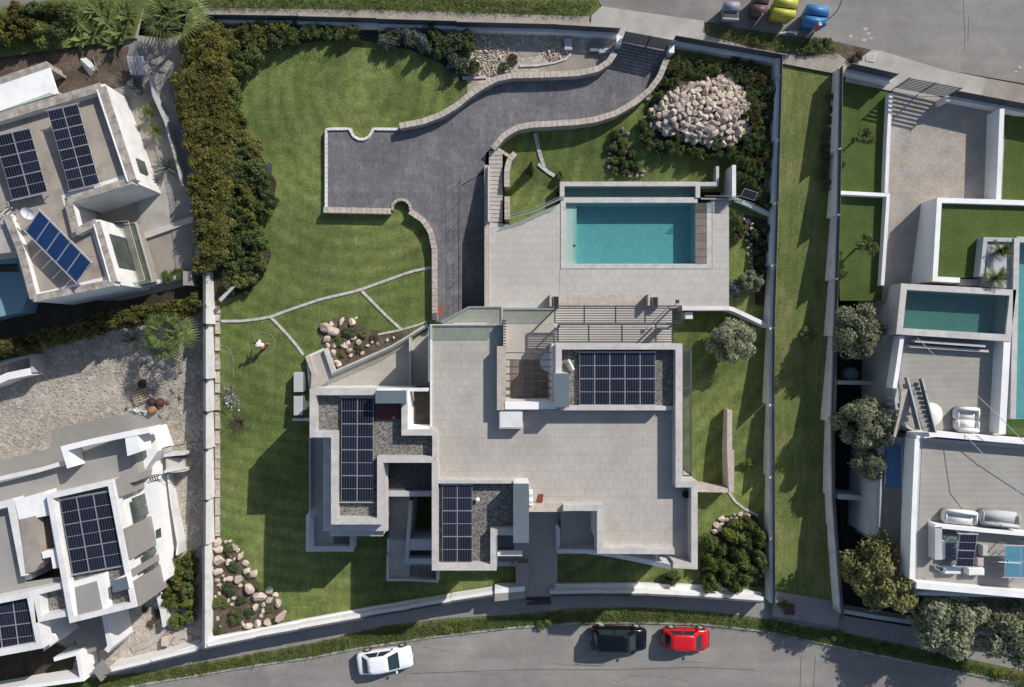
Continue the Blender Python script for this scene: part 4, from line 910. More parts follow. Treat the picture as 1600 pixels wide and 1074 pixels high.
# entrance court and path
ent = [(822, 796), (940, 796), (940, 864), (871, 864), (871, 932), (822, 932), (822, 880), (770, 872), (770, 826)]
struct(drape(ent, lambda x, y: 0.10).build('entrance_path', MAT['tile']))
struct(drape([(876, 797), (938, 797), (938, 860), (876, 860)], lambda x, y: 1.1).build('entrance_patio', MAT['tile']))
vp('porch_wall', 'stone_cap', lambda b: b.prism([(826, 786), (880, 786), (880, 800), (826, 800)], 6.95, 5.6))
vp('parapet', 'coping', lambda b: b.wall([(880, 794), (937.5, 794), (937.5, 861), (1054, 862)], 0.4, ZP + 0.002, ZR - 0.6))
vp('parapet', 'plaster_bright', lambda b: b.wall([(941.8, 857.5), (1050, 859)], 0.05, ZP - 0.12, ZR))
vp('low_wall', 'plaster', lambda b: b.wall([(870, 821), (872.5, 830), (872.5, 861)], 0.3, 1.3, -0.5))
vp('low_wall', 'plaster', lambda b: (b.wallw([P(x, y, z)[:2] + (z, -0.5) for x, y, z in ((871, 862, 1.6), (915, 862, 2.2), (960, 868, 3.8), (1005, 877, 6.0), (1048, 886, 7.33))], 0.34)))
vp('wall', 'plaster_grey', lambda b: b.prism([(940, 862), (1054, 862), (1054, 885), (1000, 876)], 3.0, -0.6))
vp('downpipe', 'white_plastic', lambda b: b.wall([(1026, 866), (1026, 874)], 0.08, 6.5, 3.0))
vp('door_canopy', 'plaster', lambda b: b.prism([(776, 863), (779, 861), (816, 861), (816, 869), (774, 869)], 2.9, 2.65))
vp('porch_window', 'window_dark', lambda b: b.prism([(777, 838), (803, 838), (803, 860), (777, 860)], 2.4, 0.1))
vp('path_wall', 'taupe', lambda b: b.prism([(806, 880), (825.5, 880), (825.5, 924), (806, 924)], 1.05, -0.5))
vp('path_wall', 'plaster_grey', lambda b: b.prism([(774, 878), (802, 878), (802, 885), (774, 885)], 0.7, -0.5))
vp('path_wall', 'stone_face', lambda b: b.prism([(798, 884), (806, 876), (809, 880), (806, 886)], 1.0, -0.5))
# east facade glazing and south glazing (seen from the side)
for y in (660, 690, 720): vp('window', 'window_dark', lambda b: b.wall([(1066.6, y - 11), (1066.6, y + 11)], 0.06, 5.8, 3.4))
for x in (895, 940, 985, 1030): vp('sliding_door', 'window_dark', lambda b: b.wall([(x - 21, 537.6), (x + 21, 537.6)], 0.05, 5.9, 3.35))
for x in (700, 735): vp('window', 'window_dark', lambda b: b.wall([(x - 13, 891.6), (x + 13, 891.6)], 0.06, 5.6, 3.6))
for y in (715, 750, 785): vp('window', 'window_dark', lambda b: b.wall([(517.4, y - 13), (517.4, y + 13)], 0.06, 5.5, 3.4))
# railings of the villa
rail('glass railing along the upper edge of the main roof terrace', [(673.5, 509), (784.5, 508.5)], ZR)
rail('glass railing down the left edge of the main roof terrace', [(671.8, 511), (671.8, 596)], ZR, 0.9)
rail('glass railing round the lower shelf above the garage', [(690, 504), (733.5, 480.5), (784, 480.5), (784, 505)], ZS + 0.03)
rail('straight glass railing between the pool terrace and the sunken court', [(788, 483.5), (866, 483.5)], ZC)
rail('glass railing along the slanting edge of the small lower terrace', [(668, 510), (640, 527), (612, 543.5), (560, 566.5), (522, 583)], ZT + 0.35, 0.85)
# pergolas
def pergola(label, x0, y0, x1, y1, cross, n, z, fm='dark_metal', vertical=False, legs=(), sw_=0.05):
    t = thing('pergola', label, 'pergola', P((x0 + x1) / 2, (y0 + y1) / 2, PZ), 'steel pergolas on the villa')
    for a, b in (((x0, y0), (x1, y0)), ((x1, y0), (x1, y1)), ((x1, y1), (x0, y1)), ((x0, y1), (x0, y0))):
        mb = MB(); mb.wall([a, b], 0.085, z, z - 0.14); mb.build('frame_beam', MAT[fm], t)
    for c in cross:
        mb = MB(); mb.wall([(c, y0), (c, y1)] if not vertical else [(x0, c), (x1, c)], 0.085, z + 0.003, z - 0.12); mb.build('cross_beam', MAT[fm], t)
    for i in range(1, n):
        if vertical: s = x0 + (x1 - x0) * i / n; seg = [(s, y0), (s, y1)]
        else: s = y0 + (y1 - y0) * i / n; seg = [(x0, s), (x1, s)]
        mb = MB(); mb.wall(seg, sw_, z - 0.02, z - 0.08); mb.build('slat', MAT[fm], t)
    for (x, y) in legs:
        a = P(x, y, z); mb = MB(); mb.box((a[0], a[1], (z + PZ) / 2 - 0.08), (0.1, 0.1, z - PZ - 0.14)); mb.build('post', MAT[fm], t)
    return t
pergola('long dark steel pergola with seven slats on the pool side', 867, 478.5, 1065, 505, (913, 962, 1008), 7, 6.25, legs=((870, 481), (1062, 481)))
pergola('second dark steel pergola nearest the gravel roof', 872, 507.5, 1051, 534.5, (920, 972, 1025), 7, 6.9, legs=((874, 510), (1049, 510)))
pergola('narrow green-grey slatted pergola along the right side of the house', 1067, 545, 1080, 744, (606, 674), 4, 6.1, fm='fence_metal', vertical=True, sw_=0.04, legs=((1079, 547), (1079, 741)))
# wall pieces under the second pergola
vp('porch_beam', 'coping', lambda b: b.wall([(866, 510), (1049, 510)], 0.22, 6.5, 6.2))
vp('porch_beam', 'coping', lambda b: b.wall([(868.5, 511), (868.5, 537)], 0.22, 6.52, 6.2))
vp('porch_pillar', 'coping', lambda b: b.rect(1044, 506, 1050, 514, 6.2, 3.2))
# solar arrays
def solar(label, o, u, v, cols, rows, z, group='photovoltaic arrays', tilt=0.0, pad=0.03, cells='cells', root=None, halfbar=True, rot90=False, legs=0.18, name='solar_array', frame='alu', cat='solar panels'):
    O = Vector(P(o[0], o[1], z)); k = (H - z) / F
    U = Vector((u[0] * k, -u[1] * k, 0)); V = Vector((v[0] * k, -v[1] * k, 0)); er = (abs(U.angle(V)) - math.pi / 2) / 2 * (1 if U.x * V.y - U.y * V.x > 0 else -1)
    cc = O + (U + V) / 2; U.rotate(Matrix.Rotation(er, 3, 'Z')); V.rotate(Matrix.Rotation(-er, 3, 'Z')); O = cc - (U + V) / 2
    pw, ph = U.length / cols, V.length / rows
    pad *= .7; ang = math.atan2(U.y, U.x); t = thing(name, label, cat, (O.x, O.y, z - legs), group)
    sgn = 1 if (U.x * V.y - U.y * V.x) > 0 else -1
    un = U.normalized(); vn = V.normalized()
    # frame ring + glass proto
    a, b, fr, th = pw / 2 - pad / 2, ph / 2 - pad / 2, 0.02, 0.035
    mbp = MB()
    mbp.add([(-a, -b, 0), (a, -b, 0), (a, b, 0), (-a, b, 0), (-a, -b, -th), (a, -b, -th), (a, b, -th), (-a, b, -th), (-a + fr, -b + fr, 0), (a - fr, -b + fr, 0), (a - fr, b - fr, 0), (-a + fr, b - fr, 0)],
            [(0, 1, 9, 8), (1, 2, 10, 9), (2, 3, 11, 10), (3, 0, 8, 11), (0, 4, 5, 1), (1, 5, 6, 2), (2, 6, 7, 3), (3, 7, 4, 0), (7, 6, 5, 4)], 0)
    mbp.add([(-a + fr, -b + fr, -0.006), (a - fr, -b + fr, -0.006), (a - fr, b - fr, -0.006), (-a + fr, b - fr, -0.006)], [(0, 1, 2, 3)], 1)
    if halfbar: mbp.add([(-a + fr, -0.012, -0.003), (a - fr, -0.012, -0.003), (a - fr, 0.012, -0.003), (-a + fr, 0.012, -0.003)], [(0, 1, 2, 3)], 0)
    me = mbp.mesh('panel', [MAT[frame], MAT[cells]])
    for r in range(rows):
        for c in range(cols):
            p = O + U * ((c + 0.5) / cols) + V * ((r + 0.5) / rows)
            p.z = z - math.tan(tilt) * (r + 0.5) * ph
            q = link('panel', me, t, p, (tilt if sgn > 0 else -tilt * -1, 0, ang)); 
    mb = MB()
    for c in (0.15, 0.85):
        for r in range(rows * 2 + 1):
            p = O + U * c + V * (r / (rows * 2)); zz = z - math.tan(tilt) * r * ph / 2 - 0.05; mb.box((p.x, p.y, zz - legs / 2), (0.05, 0.05, legs), ang)
    mb.build('mounting_feet', MAT['alu'], t)
    for s in (-0.01, 1.01):
        a_ = O + V * s - un * 0.15; b_ = O + U + V * s + un * 0.1; za = z - math.tan(tilt) * s * ph * rows
        mb = MB(); mb.tube((a_.x, a_.y, za - 0.03), (b_.x, b_.y, za - 0.03), 0.035, n=6); mb.build('support_rail', MAT['alu'], t)
    return t
solar('tall narrow two-column solar array on the left gravel roof of the villa', (534, 622), (50, 0), (-1.5, 162), 2, 4, 6.95)
solar('two-column solar array on the lower gravel roof of the villa', (691, 758), (47, 0), (0, 121), 2, 3, 6.95)
solar('wide five-column solar array on the gravel roof right of the pergola court', (905.5, 551), (118.5, 0), (0, 82), 5, 2, 6.95)
# things on the terrace and roof
t = thing('air_conditioner', 'white twin-fan air conditioner against the blue-grey chimney', 'air conditioner', P(829, 779, ZR))
mb = MB(); mb.rect(827, 769, 833, 790, 7.3, ZR + 0.05); mb.build('casing', MAT['white_plastic'], t)
for y in (774.5, 785): mb = MB(); a = P(830, y, 7.3); mb.lathe(a, [(0.11, 0), (0.11, 0.015), (0.03, 0.02)], 14); mb.build('fan_grille', MAT['plaster_grey'], t)
t = thing('clothes_rack', 'small brown folding rack standing beside the white air conditioner', 'rack', P(841, 780, ZR))
mb = MB(); a = P(838, 789, ZR + 0.7)
for dx in (0, 0.25, 0.5): mb.tube((a[0] + dx, a[1], ZR), (a[0] + dx * 0.6 + 0.1, a[1] + 0.7, ZR + 0.9), 0.02)
mb.build('legs', MAT['bark'], t); mb = MB(); mb.quad(Vector((a[0] + 0.25, a[1] + 0.45, ZR + 0.8)), Vector((0.2, 0, 0)), Vector((0.05, 0.35, 0.15))); mb.build('sling', MAT['cloth_red'], t)
t = thing('round_pot', 'round black pot in the shade of the right terrace parapet', 'pot', P(1070, 771, ZR)); mb = MB(); mb.lathe(P(1070, 771, ZR), [(0.2, 0), (0.28, 0.35), (0.28, 0.4), (0.24, 0.4), (0.22, 0.3)], 18); mb.build('pot_body', MAT['black_trim'], t)
t = thing('roof_trunking', 'short white slanted duct lying on the dark gravel beside the five-column array', 'duct', P(893, 571, ZG)); mb = MB(); a, b = P(888, 562, ZG + 0.4), P(896, 578, ZG + 0.35); mb.tube(a, b, 0.1, 0.1, 8); mb.build('duct_body', MAT['white_plastic'], t)
t = thing('heat_pump', 'upper one of two light grey heat pump units on the lawn left of the house', 'heat pump', P(466, 597, 0.9), 'heat pumps beside the house'); 
mb = MB(); mb.rect(459.5, 582, 473, 612, 2.1, 0.7); mb.build('casing', MAT['steel_blue'], t); mb = MB(); mb.rect(459, 581.5, 473.5, 612.5, 2.14, 2.1); mb.build('lid', MAT['plaster_grey'], t)
t = thing('heat_pump', 'lower one of two light grey heat pump units on the lawn left of the house', 'heat pump', P(466, 633, 0.7), 'heat pumps beside the house'); 
mb = MB(); mb.rect(459.5, 619.5, 472.5, 648.5, 1.95, 0.4); mb.build('casing', MAT['steel_blue'], t); mb = MB(); mb.rect(459, 619, 473, 649, 1.99, 1.95); mb.build('lid', MAT['plaster_grey'], t)
t = thing('garden_wall', 'short low white wall stub below the two heat pumps', 'low wall', P(470, 656, 0.4)); mb = MB(); mb.rect(457, 654, 486, 658, 1.3, 0); mb.build('wall', MAT['plaster'], t)
t = thing('garden_wall', 'L-shaped thick stone wall standing on the east lawn', 'garden wall', P(1137, 700, 0.3))
mb = MB(); mb.prism([(1136.5, 640), (1144, 641), (1144, 702), (1147, 704), (1147, 770), (1139, 770), (1136, 702)], 1.9, -0.4); mb.build('wall', MAT['stone_cap'], t)
mb = MB(); mb.prism([(1090, 757), (1138, 763.5), (1138, 770), (1090, 769)], 1.85, -0.4); mb.build('wall', MAT['stone_cap'], t)
t = thing('small_solar_panel', 'small black solar panel with white frame tilted on the bushes right of the pool', 'small panel', P(1166, 305, 3.4))
mb = MB(); c = Vector(P(1171, 304, 4.1)); u = Vector((0.52, -0.17, 0)); v = Vector((0.11, 0.27, 0.13)); mb.quad(c, u, v); mb.quad(c - Vector((0, 0, 0.03)), u, v); mb.build('frame', MAT['alu'], t)
mb = MB(); mb.quad(c + Vector((0, 0, 0.012)), u * 0.92, v * 0.85); mb.build('panel_face', MAT['dark_vinyl'], t); mb = MB(); mb.tube((c.x, c.y, 3.2), (c.x, c.y, 4.08), 0.04); mb.build('post', MAT['dark_metal'], t)
t = thing('drain_cover', 'red metal channel grate at the foot of the ramp wall', 'drain grate', P(689, 487, 3.1))
for k in range(3): mb = MB(); mb.rect(684.5, 478.5 + k * 5.4, 692, 483 + k * 5.4, 3.25, 3.0); mb.build('grate_bar', MAT['cloth_red'], t)
# ================================================================== UPPER LEFT HOUSE
h1 = thing('upper_left_house', 'weathered white flat-roofed house at the upper left with two long solar arrays', 'house', P(100, 280, 2.8))
def hp(root, name, m, fn): mb = MB(); fn(mb); return mb.build(name, MAT[m], root)
ZA = 6.3
rp = [(163, 131), (212, 286), (111, 318), (99, 308), (112, 366), (155, 343), (185, 445), (50, 471), (27, 392), (8, 330), (-120, 350), (-160, 226)]
hp(h1, 'wall', 'plaster', lambda b: b.prism(rp, ZA, 1.0))
hp(h1, 'roof_floor', 'old_roof', lambda b: b.prism([(150, 148), (196, 272), (96, 305), (112, 372), (142, 362), (164, 432), (56, 458), (34, 392), (8, 330), (-118, 348), (-156, 236)], ZA + 0.02, ZA - 0.1))
def capped(root, pts, wd, z, zb, m='old_cap', step=1.1, closed=False):
    q = [P(x, y, z) for x, y in pts]
    for a, b in zip(q, q[1:] + ([q[0]] if closed else [])):
        a, b = Vector(a), Vector(b); n = max(1, round((b - a).length / step))
        for i in range(n):
            p = a.lerp(b, i / n); r = a.lerp(b, (i + 1) / n); e = (r - p).normalized() * 0.012
            mb = MB(); zz = z + random.uniform(0, 0.012); mb.wallw([(p.x + e.x, p.y + e.y, zz, z - 0.08), (r.x - e.x, r.y - e.y, zz, z - 0.08)], wd); mb.build('cap_stone', MAT[m], root, origin=p[:])
        mb = MB(); mb.wallw([(a.x, a.y, z - 0.08, zb), (b.x, b.y, z - 0.08, zb)], wd - 0.05); mb.build('parapet_wall', MAT['plaster'], root)
capped(h1, [(-150, 222), (0, 183), (158, 136), (206, 282)], 0.62, ZA + 0.6, ZA - 0.1)
hp(h1, 'parapet_lip', 'plaster_bright', lambda b: b.wall([(151, 140), (199, 284)], 0.07, ZA + 0.68, ZA))
capped(h1, [(206, 282), (106, 313), (118, 363), (150, 347), (178, 441), (52, 467), (32, 392), (10, 336)], 0.5, ZA + 0.55, ZA - 0.1)
hp(h1, 'parapet_lip', 'plaster_bright', lambda b: b.wall([(146, 350), (172, 441)], 0.06, ZA + 0.62, ZA))
# window in east face and balcony with glass
hp(h1, 'window', 'window_dark', lambda b: b.wallw([(P(212, 283, ZA)[0] * 1 - 0.55, P(212, 283, ZA)[1] + 1.9, 5.2, 4.2), (P(212, 283, ZA)[0] - 0.25, P(212, 283, ZA)[1] + 0.95, 5.2, 4.2)], 0.12))
bz = 3.4
hp(h1, 'balcony_floor', 'old_roof', lambda b: b.prism([(178, 352), (212, 349), (238, 440), (205, 447)], bz, 2.4))
e0, e1 = Vector(P(158, 352, ZA)), Vector(P(184, 438, ZA))
def wallpane(root, e0, e1, t0, t1, z0, z1, m, name, out=0.04, th=0.06):
    d = (e1 - e0); n = Vector((d.y, -d.x, 0)).normalized(); n = n if n.x > 0 else -n
    p, r = e0 + d * t0 + n * out, e0 + d * t1 + n * out; mb = MB(); mb.wallw([(p.x, p.y, z1, z0), (r.x, r.y, z1, z0)], th); return mb.build(name, MAT[m], root)
E0, E1 = Vector(P(155, 343, ZA)), Vector(P(185, 445, ZA))
wp_ = wallpane(h1, E0, E1, 0.2, 0.72, bz + 0.1, bz + 2.2, 'window_dark', 'balcony_window')
rail('glass railing round the balcony of the upper left house', [(184, 351), (212, 349), (238, 440), (207, 446)], bz, 1.0, cat='glass railing', curb='plaster_grey')
solar('left of the two long solar arrays on the upper left house', (-14, 212), (57, -8), (30, 95), 2, 3, ZA + 1.1, tilt=R(5), legs=0.7)
solar('right of the two long solar arrays on the upper left house, nearest the white wall', (70, 173), (48, -8), (35, 120), 2, 4, ZA + 1.1, tilt=R(5), legs=0.7)
solar('row of five deep blue thermal collectors set diagonally on the upper left house', (60, 333), (87, 75), (-34, 29), 5, 1, ZA + 1.7, group=None, tilt=R(16), cells='collector_blue', halfbar=False, pad=0.06, legs=1.2, name='thermal_collector_row', cat='solar collectors')
t = thing('satellite_dish', 'white satellite dish beside the blue collectors', 'satellite dish', P(46, 338, ZA)); mb = MB(); a = Vector(P(44, 333, ZA + 1.1))
mb.tube((a.x, a.y, ZA), (a.x, a.y, ZA + 1.0), 0.04); mb.build('mast', MAT['alu'], t)
mb = MB(); nn = Vector((0.25, -0.45, 0.85)).normalized(); q = nn.to_track_quat('Z', 'Y'); vs = []; 
for r_, h_ in ((0.0, 0.0), (0.2, 0.02), (0.36, 0.07), (0.45, 0.12)):
    for i in range(20): vs.append(a + q @ Vector((r_ * math.cos(i * math.pi / 10) * 0.85, r_ * math.sin(i * math.pi / 10), h_)))
mb.add(vs, [(k * 20 + i, k * 20 + (i + 1) % 20, (k + 1) * 20 + (i + 1) % 20, (k + 1) * 20 + i) for k in range(3) for i in range(20)]); mb.build('reflector', MAT['plaster_bright'], t, True)
mb = MB(); mb.tube(a, a + nn * 0.45 + Vector((0.1, 0, 0)), 0.015); mb.build('feed_arm', MAT['dark_metal'], t)
t = thing('roof_clutter', 'heap of grey cables and brackets on the roof left of the blue collectors', 'scrap', P(12, 342, ZA)); mb = MB()
for k in range(16): a = Vector(P(random.uniform(4, 22), random.uniform(325, 352), ZA + 0.1)); mb.tube(a, a + Vector((random.uniform(-.5, .5), random.uniform(-.5, .5), random.uniform(0, .4))), 0.04)
mb.build('bracket_pile', MAT['plaster_grey'], t)
# terrace wing with stains, blue-shaded terrace
hp(h1, 'lower_terrace', 'pale_concrete', lambda b: b.prism([(-120, 350), (8, 330), (30, 372), (34, 392), (-100, 410)], ZA - 0.05, 2.0))
hp(h1, 'lower_terrace', 'teal_terrace', lambda b: b.prism([(-120, 425), (30, 425), (46, 455), (34, 488), (-120, 520)], 3.2, 1.0))
hp(h1, 'terrace_wall', 'teal_terrace', lambda b: b.wall([(-60, 408), (30, 402), (46, 462)], 0.5, 4.2, 2.0))
# white canopy
t = thing('white_canopy_roof', 'pale blue-white flat canopy roof with palm shadow at the upper left', 'canopy', P(40, 145, 3.4))
mb = MB(); mb.prism([(-120, 174), (77, 106), (90, 146), (-120, 212)], 5.4, 5.25); mb.build('roof_sheet', MAT['plaster_bright'], t)
mb = MB(); mb.wall([(-120, 168), (74, 101)], 0.5, 5.35, 3); mb.build('wall', MAT['old_cap'], t)
for x, y in ((80, 108), (20, 128), (88, 144), (-40, 188)): mb = MB(); a = P(x, y, 5.2); mb.box((a[0], a[1], 4.3), (0.15, 0.15, 1.8)); mb.build('post', MAT['alu'], t)
rail('short glass railing between the white canopy and the weathered roof', [(-60, 204), (10, 182), (92, 152)], ZA - 1.2, 0.9)
# path and alley
lay('alley_path', [(215, 60), (225, 14), (240, 0), (250, -14), (225, -14), (208, 30), (198, 60)], 'sidewalk', -0.1)
lay('alley_path', [(205, 60), (232, 70), (262, 120), (290, 230), (306, 330), (300, 420), (275, 420), (262, 300), (232, 200), (210, 120), (198, 90)], 'street_paving', -0.24)
t = thing('alley_wall', 'long thin grey garden wall beside the alley of the upper left house', 'garden wall', P(245, 190, 3.3)); mb = MB(); mb.wall([(233, 118), (240, 150), (258, 190), (272, 240), (285, 290)], 0.16, off(0.6), off(-1)); mb.build('wall', MAT['plaster_grey'], t)
t = thing('alley_gate', 'grey louvred gate at the top of the alley', 'gate', P(215, 103, 3.4))
for k in range(5): mb = MB(); mb.wall([(199 + 5.5 * k, 88), (206 + 5.8 * k, 117)], 0.18, 4.5, 4.4); mb.build('slat', MAT['plaster_grey'], t)
lay('yard_slab', [(213, 290), (300, 270), (304, 345), (222, 372)], 'pale_concrete', -0.27)
t = thing('yard_divider', 'low pale concrete strip crossing the yard of the upper left house', 'kerb', P(260, 355, 3)); mb = MB(); mb.wall([(222, 370), (262, 356), (303, 342)], 0.45, off(-0.1), off(-0.6)); mb.build('strip', MAT['coping'], t)
t = thing('yard_wall', 'grey wall closing the bottom of the yard of the upper left house', 'garden wall', P(265, 440, 2.6)); mb = MB(); mb.wall([(212, 450), (244, 441), (290, 431)], 0.3, off(0.35), off(-1)); mb.build('wall', MAT['plaster'], t)
mb = MB(); mb.rect(286, 424, 300, 446, 3.2, 1); mb.build('pier', MAT['taupe'], t)
t = thing('covered_scooter', 'grey tarpaulin-covered bike parked on the brown soil of the upper left garden', 'covered bike', P(135, 103, 3.5))
mb = MB(); a = Vector(P(125, 92, 4.3)); b = Vector(P(144, 110, 4.0)); mb.add([a, b, b + Vector((-0.35, -0.45, -0.5)), a + Vector((-0.1, -0.3, -0.4)), b + Vector((0.25, 0.3, -0.5)), a + Vector((0.2, 0.25, -0.4))], [(0, 1, 2, 3), (1, 0, 5, 4), (0, 3, 5), (1, 4, 2)]); mb.build('tarpaulin', MAT['alu'], t)
mb = MB(); c = Vector(P(150, 104, 3.8))
for k in range(10): mb.tube(c, c + Vector((random.uniform(-.5, .5), random.uniform(-.8, .8), random.uniform(-.3, .5))), 0.03)
mb.build('bare_stems', MAT['dry_branch'], t)

# ================================================================== LOWER LEFT HOUSE
h3 = thing('lower_left_house', 'white modern house at the lower left with raised parapets and grey facade panels', 'house', P(120, 860, 0))
Z3 = 4.9
hp(h3, 'wall', 'plaster_bright', lambda b: b.prism([(73, 773), (176, 750), (214, 949), (110, 974), (104, 930)], Z3 - 0.75, -0.9))
hp(h3, 'roof_floor', 'gravel', lambda b: b.prism([(82, 778), (170, 758), (205, 944), (116, 966)], Z3 - 0.7, Z3 - 0.8))
hp(h3, 'parapet', 'plaster', lambda b: b.wall([(77, 776), (172, 754.5), (209, 945), (112, 969)], 0.40, Z3, Z3 - 0.8, closed=True))
solar('nine-panel solar array in the walled roof of the lower left house', (95, 783), (78, -16), (17, 116), 3, 3, Z3 - 0.35, legs=0.3)
hp(h3, 'roof_box', 'plaster_bright', lambda b: b.prism([(107, 912), (163, 896), (170, 950), (117, 966)], Z3 - 0.2, Z3 - 0.8))
hp(h3, 'roof_box_top', 'concrete_roof', lambda b: b.prism([(117, 918), (151, 908), (160, 951), (122, 962)], Z3 - 0.15, Z3 - 0.25))
hp(h3, 'roof_box', 'plaster_bright', lambda b: b.prism([(176, 908), (197, 898), (201, 920), (176, 926)], Z3 + 0.3, Z3 - 0.8))
hp(h3, 'metal_cap', 'steel_blue', lambda b: b.prism([(175, 908), (197.5, 901), (201.5, 920), (176, 926.5)], Z3 + 0.34, Z3 + 0.3))
# facade pieces on the east face
F0, F1 = Vector(P(176, 750, Z3)), Vector(P(214, 949, Z3))
def fac(t0, t1, z0, z1, m, name, out=0.05, th=0.1): return wallpane(h3, F0, F1, t0, t1, z0, z1, m, name, out, th)
fac(0.0, 0.145, 1.3, Z3 - 0.3, 'grey_paint', 'grey_panel', 0.08, 0.16)
fac(0.39, 0.63, 1.0, Z3 - 0.1, 'grey_paint', 'grey_panel', 0.08, 0.16)
fac(0.71, 0.76, 1.0, Z3 - 0.1, 'grey_paint', 'grey_panel', 0.08, 0.16)
fac(0.80, 1.0, 0.8, Z3 - 0.1, 'grey_paint', 'grey_panel', 0.08, 0.16)
for a, b in ((0.19, 0.29), (0.29, 0.37)): fac(a, b - 0.005, 1.4, 3.1, 'window_dark', 'window', 0.08, 0.1)
for a, b in ((0.645, 0.69), (0.77, 0.80)): fac(a, b, 1.3, 3.0, 'window_dark', 'window', 0.08, 0.1)
# lower storey projecting
hp(h3, 'lower_storey', 'plaster_bright', lambda b: b.prism([(212, 745), (236, 700), (242, 702), (262, 905), (246, 918), (226, 840)], 1.15, -0.9))
hp(h3, 'lower_storey', 'plaster_bright', lambda b: b.prism([(180, 680), (237, 668), (247, 705), (214, 752), (190, 745)], 2.2, -0.9))
hp(h3, 'vent_grille', 'window_dark', lambda b: b.prism([(243, 829), (251, 825), (252, 839), (244, 842)], 1.18, 1.15))
# north terrace with U parapet
hp(h3, 'terrace', 'concrete_roof', lambda b: b.prism([(-180, 800), (0, 755), (100, 728), (112, 712), (204, 678), (216, 740), (214, 752), (176, 762), (73, 782), (-180, 830)], 3.2, -0.9))
hp(h3, 'parapet', 'plaster_bright', lambda b: b.wall([(233, 672), (140, 691), (100, 701), (109, 731)], 0.42, 4.7, 3.0))
hp(h3, 'parapet', 'plaster_bright', lambda b: b.prism([(194, 675), (214, 672), (219, 706), (199, 713)], 4.65, 3.0))
hp(h3, 'terrace_edge', 'plaster', lambda b: b.wall([(-180, 795), (0, 748), (60, 735), (104, 722)], 0.3, 3.9, 3.0))
lay('concrete_slab', [(-200, 770), (0, 720), (80, 700), (82, 672), (165, 652), (248, 640), (262, 695), (240, 720), (200, 740), (100, 740), (-200, 850)], 'concrete_roof', 0.06, GL)
# left roof wing
hp(h3, 'wall', 'plaster', lambda b: b.prism([(-200, 845), (17, 783), (50, 905), (-200, 965)], 3.4, -0.9))
hp(h3, 'roof_floor', 'concrete_roof', lambda b: b.prism([(-200, 850), (12, 795), (40, 910), (104, 900), (108, 925), (-200, 975)], 3.42, 3.3))
hp(h3, 'parapet', 'plaster', lambda b: b.wall([(-200, 842), (16, 786), (38, 900)], 0.5, 4.3, 3.2))
hp(h3, 'roof_block', 'old_roof', lambda b: b.prism([(30, 812), (56, 806), (64, 880), (55, 893), (40, 896)], 4.35, 3.2))
hp(h3, 'roof_block', 'plaster_bright', lambda b: b.prism([(22, 782), (72, 768), (80, 805), (30, 814)], 4.3, 3.2))
hp(h3, 'roof_slot', 'bark', lambda b: b.prism([(56, 804), (74, 800), (84, 862), (66, 868)], 3.6, 3.3))
hp(h3, 'roof_block', 'plaster_bright', lambda b: b.wall([(66, 868), (84, 864), (88, 888)], 0.5, 4.4, 3.3))
hp(h3, 'roof_block', 'plaster', lambda b: b.prism([(72, 776), (90, 774), (106, 880), (96, 888), (84, 850)], 4.45, 3.3))
hp(h3, 'wall', 'plaster', lambda b: b.prism([(52, 925), (108, 908), (113, 962), (58, 972)], 3.6, -0.9))
hp(h3, 'gravel_court', 'gravel', lambda b: b.prism([(60, 930), (102, 920), (106, 955), (65, 963)], 3.63, 3.5))
hp(h3, 'parapet', 'plaster', lambda b: b.wall([(56, 926), (102, 914), (108, 958), (60, 968)], 0.42, 4.5, 3.4, closed=True))
hp(h3, 'wall', 'plaster', lambda b: b.prism([(-160, 965), (45, 925), (62, 1010), (-160, 1055)], 3.6, -0.9))
hp(h3, 'parapet', 'plaster', lambda b: b.wall([(-160, 970), (46, 929), (62, 1009), (-160, 1050)], 0.46, 4.5, 3.4))
solar('solar array with horizontal lines on the lowest left roof', (-32, 942), (76, -8), (12, 80), 3, 2, 4.1, legs=0.3)
hp(h3, 'wall', 'plaster_bright', lambda b: b.prism([(60, 975), (66, 980), (92, 1000), (68, 1018)], 2.6, -0.9))
hp(h3, 'carport_floor', 'street_paving', lambda b: b.prism([(105, 975), (160, 960), (172, 1010), (128, 1024), (118, 1000)], 0.1, -0.9))
hp(h3, 'carport_wall', 'plaster', lambda b: b.wall([(162, 958), (172, 1010), (166, 1018)], 0.4, 1.9, -0.9))
lay('dirt_yard', [(-200, 1010), (70, 1000), (120, 1020), (112, 1046), (30, 1062), (-200, 1110)], 'dark_soil', 0.1, GL)
t = thing('white_wall_frame', 'white angled wall frame near the lower left corner', 'garden wall', P(110, 1040, 0)); mb = MB(); mb.wall([(84, 1031), (121, 1021), (128, 1062), (40, 1074), (-60, 1092)], 0.3, 1.0, -1.2); mb.build('wall', MAT['plaster_bright'], t)
t = thing('entrance_gate', 'grey panelled metal gate leaning open at the street in the lower left', 'gate', P(158, 1045, -0.4))
for k in range(4):
    mb = MB(); mb.wall([(146 + 4 * k, 1046 - 4.6 * k), (160 + 4 * k, 1064 - 4.6 * k)], 0.28, 0.9, 0.84); mb.build('panel', MAT['grey_paint'], t)
fence_run('white street wall of the lower left house with stepped dark fence', [(168, 1050, 235, 1034), (236, 1033, 306, 1016), (307, 1015, 322, 1011)][::-1] and [(c, d - 1, a, b - 1) for a, b, c, d in [(168, 1050, 235, 1034), (236, 1033, 306, 1016), (307, 1015, 322, 1011)][::-1]], 0.7, 0.42, wd=0.34, wm='plaster_bright', nsl=3)
mb = MB(); mb.prism([(185, 1042), (306, 1008), (306, 1014), (187, 1046)], 0.3, -1.2); struct(mb.build('wall_footing_ledge', MAT['plaster_bright']))
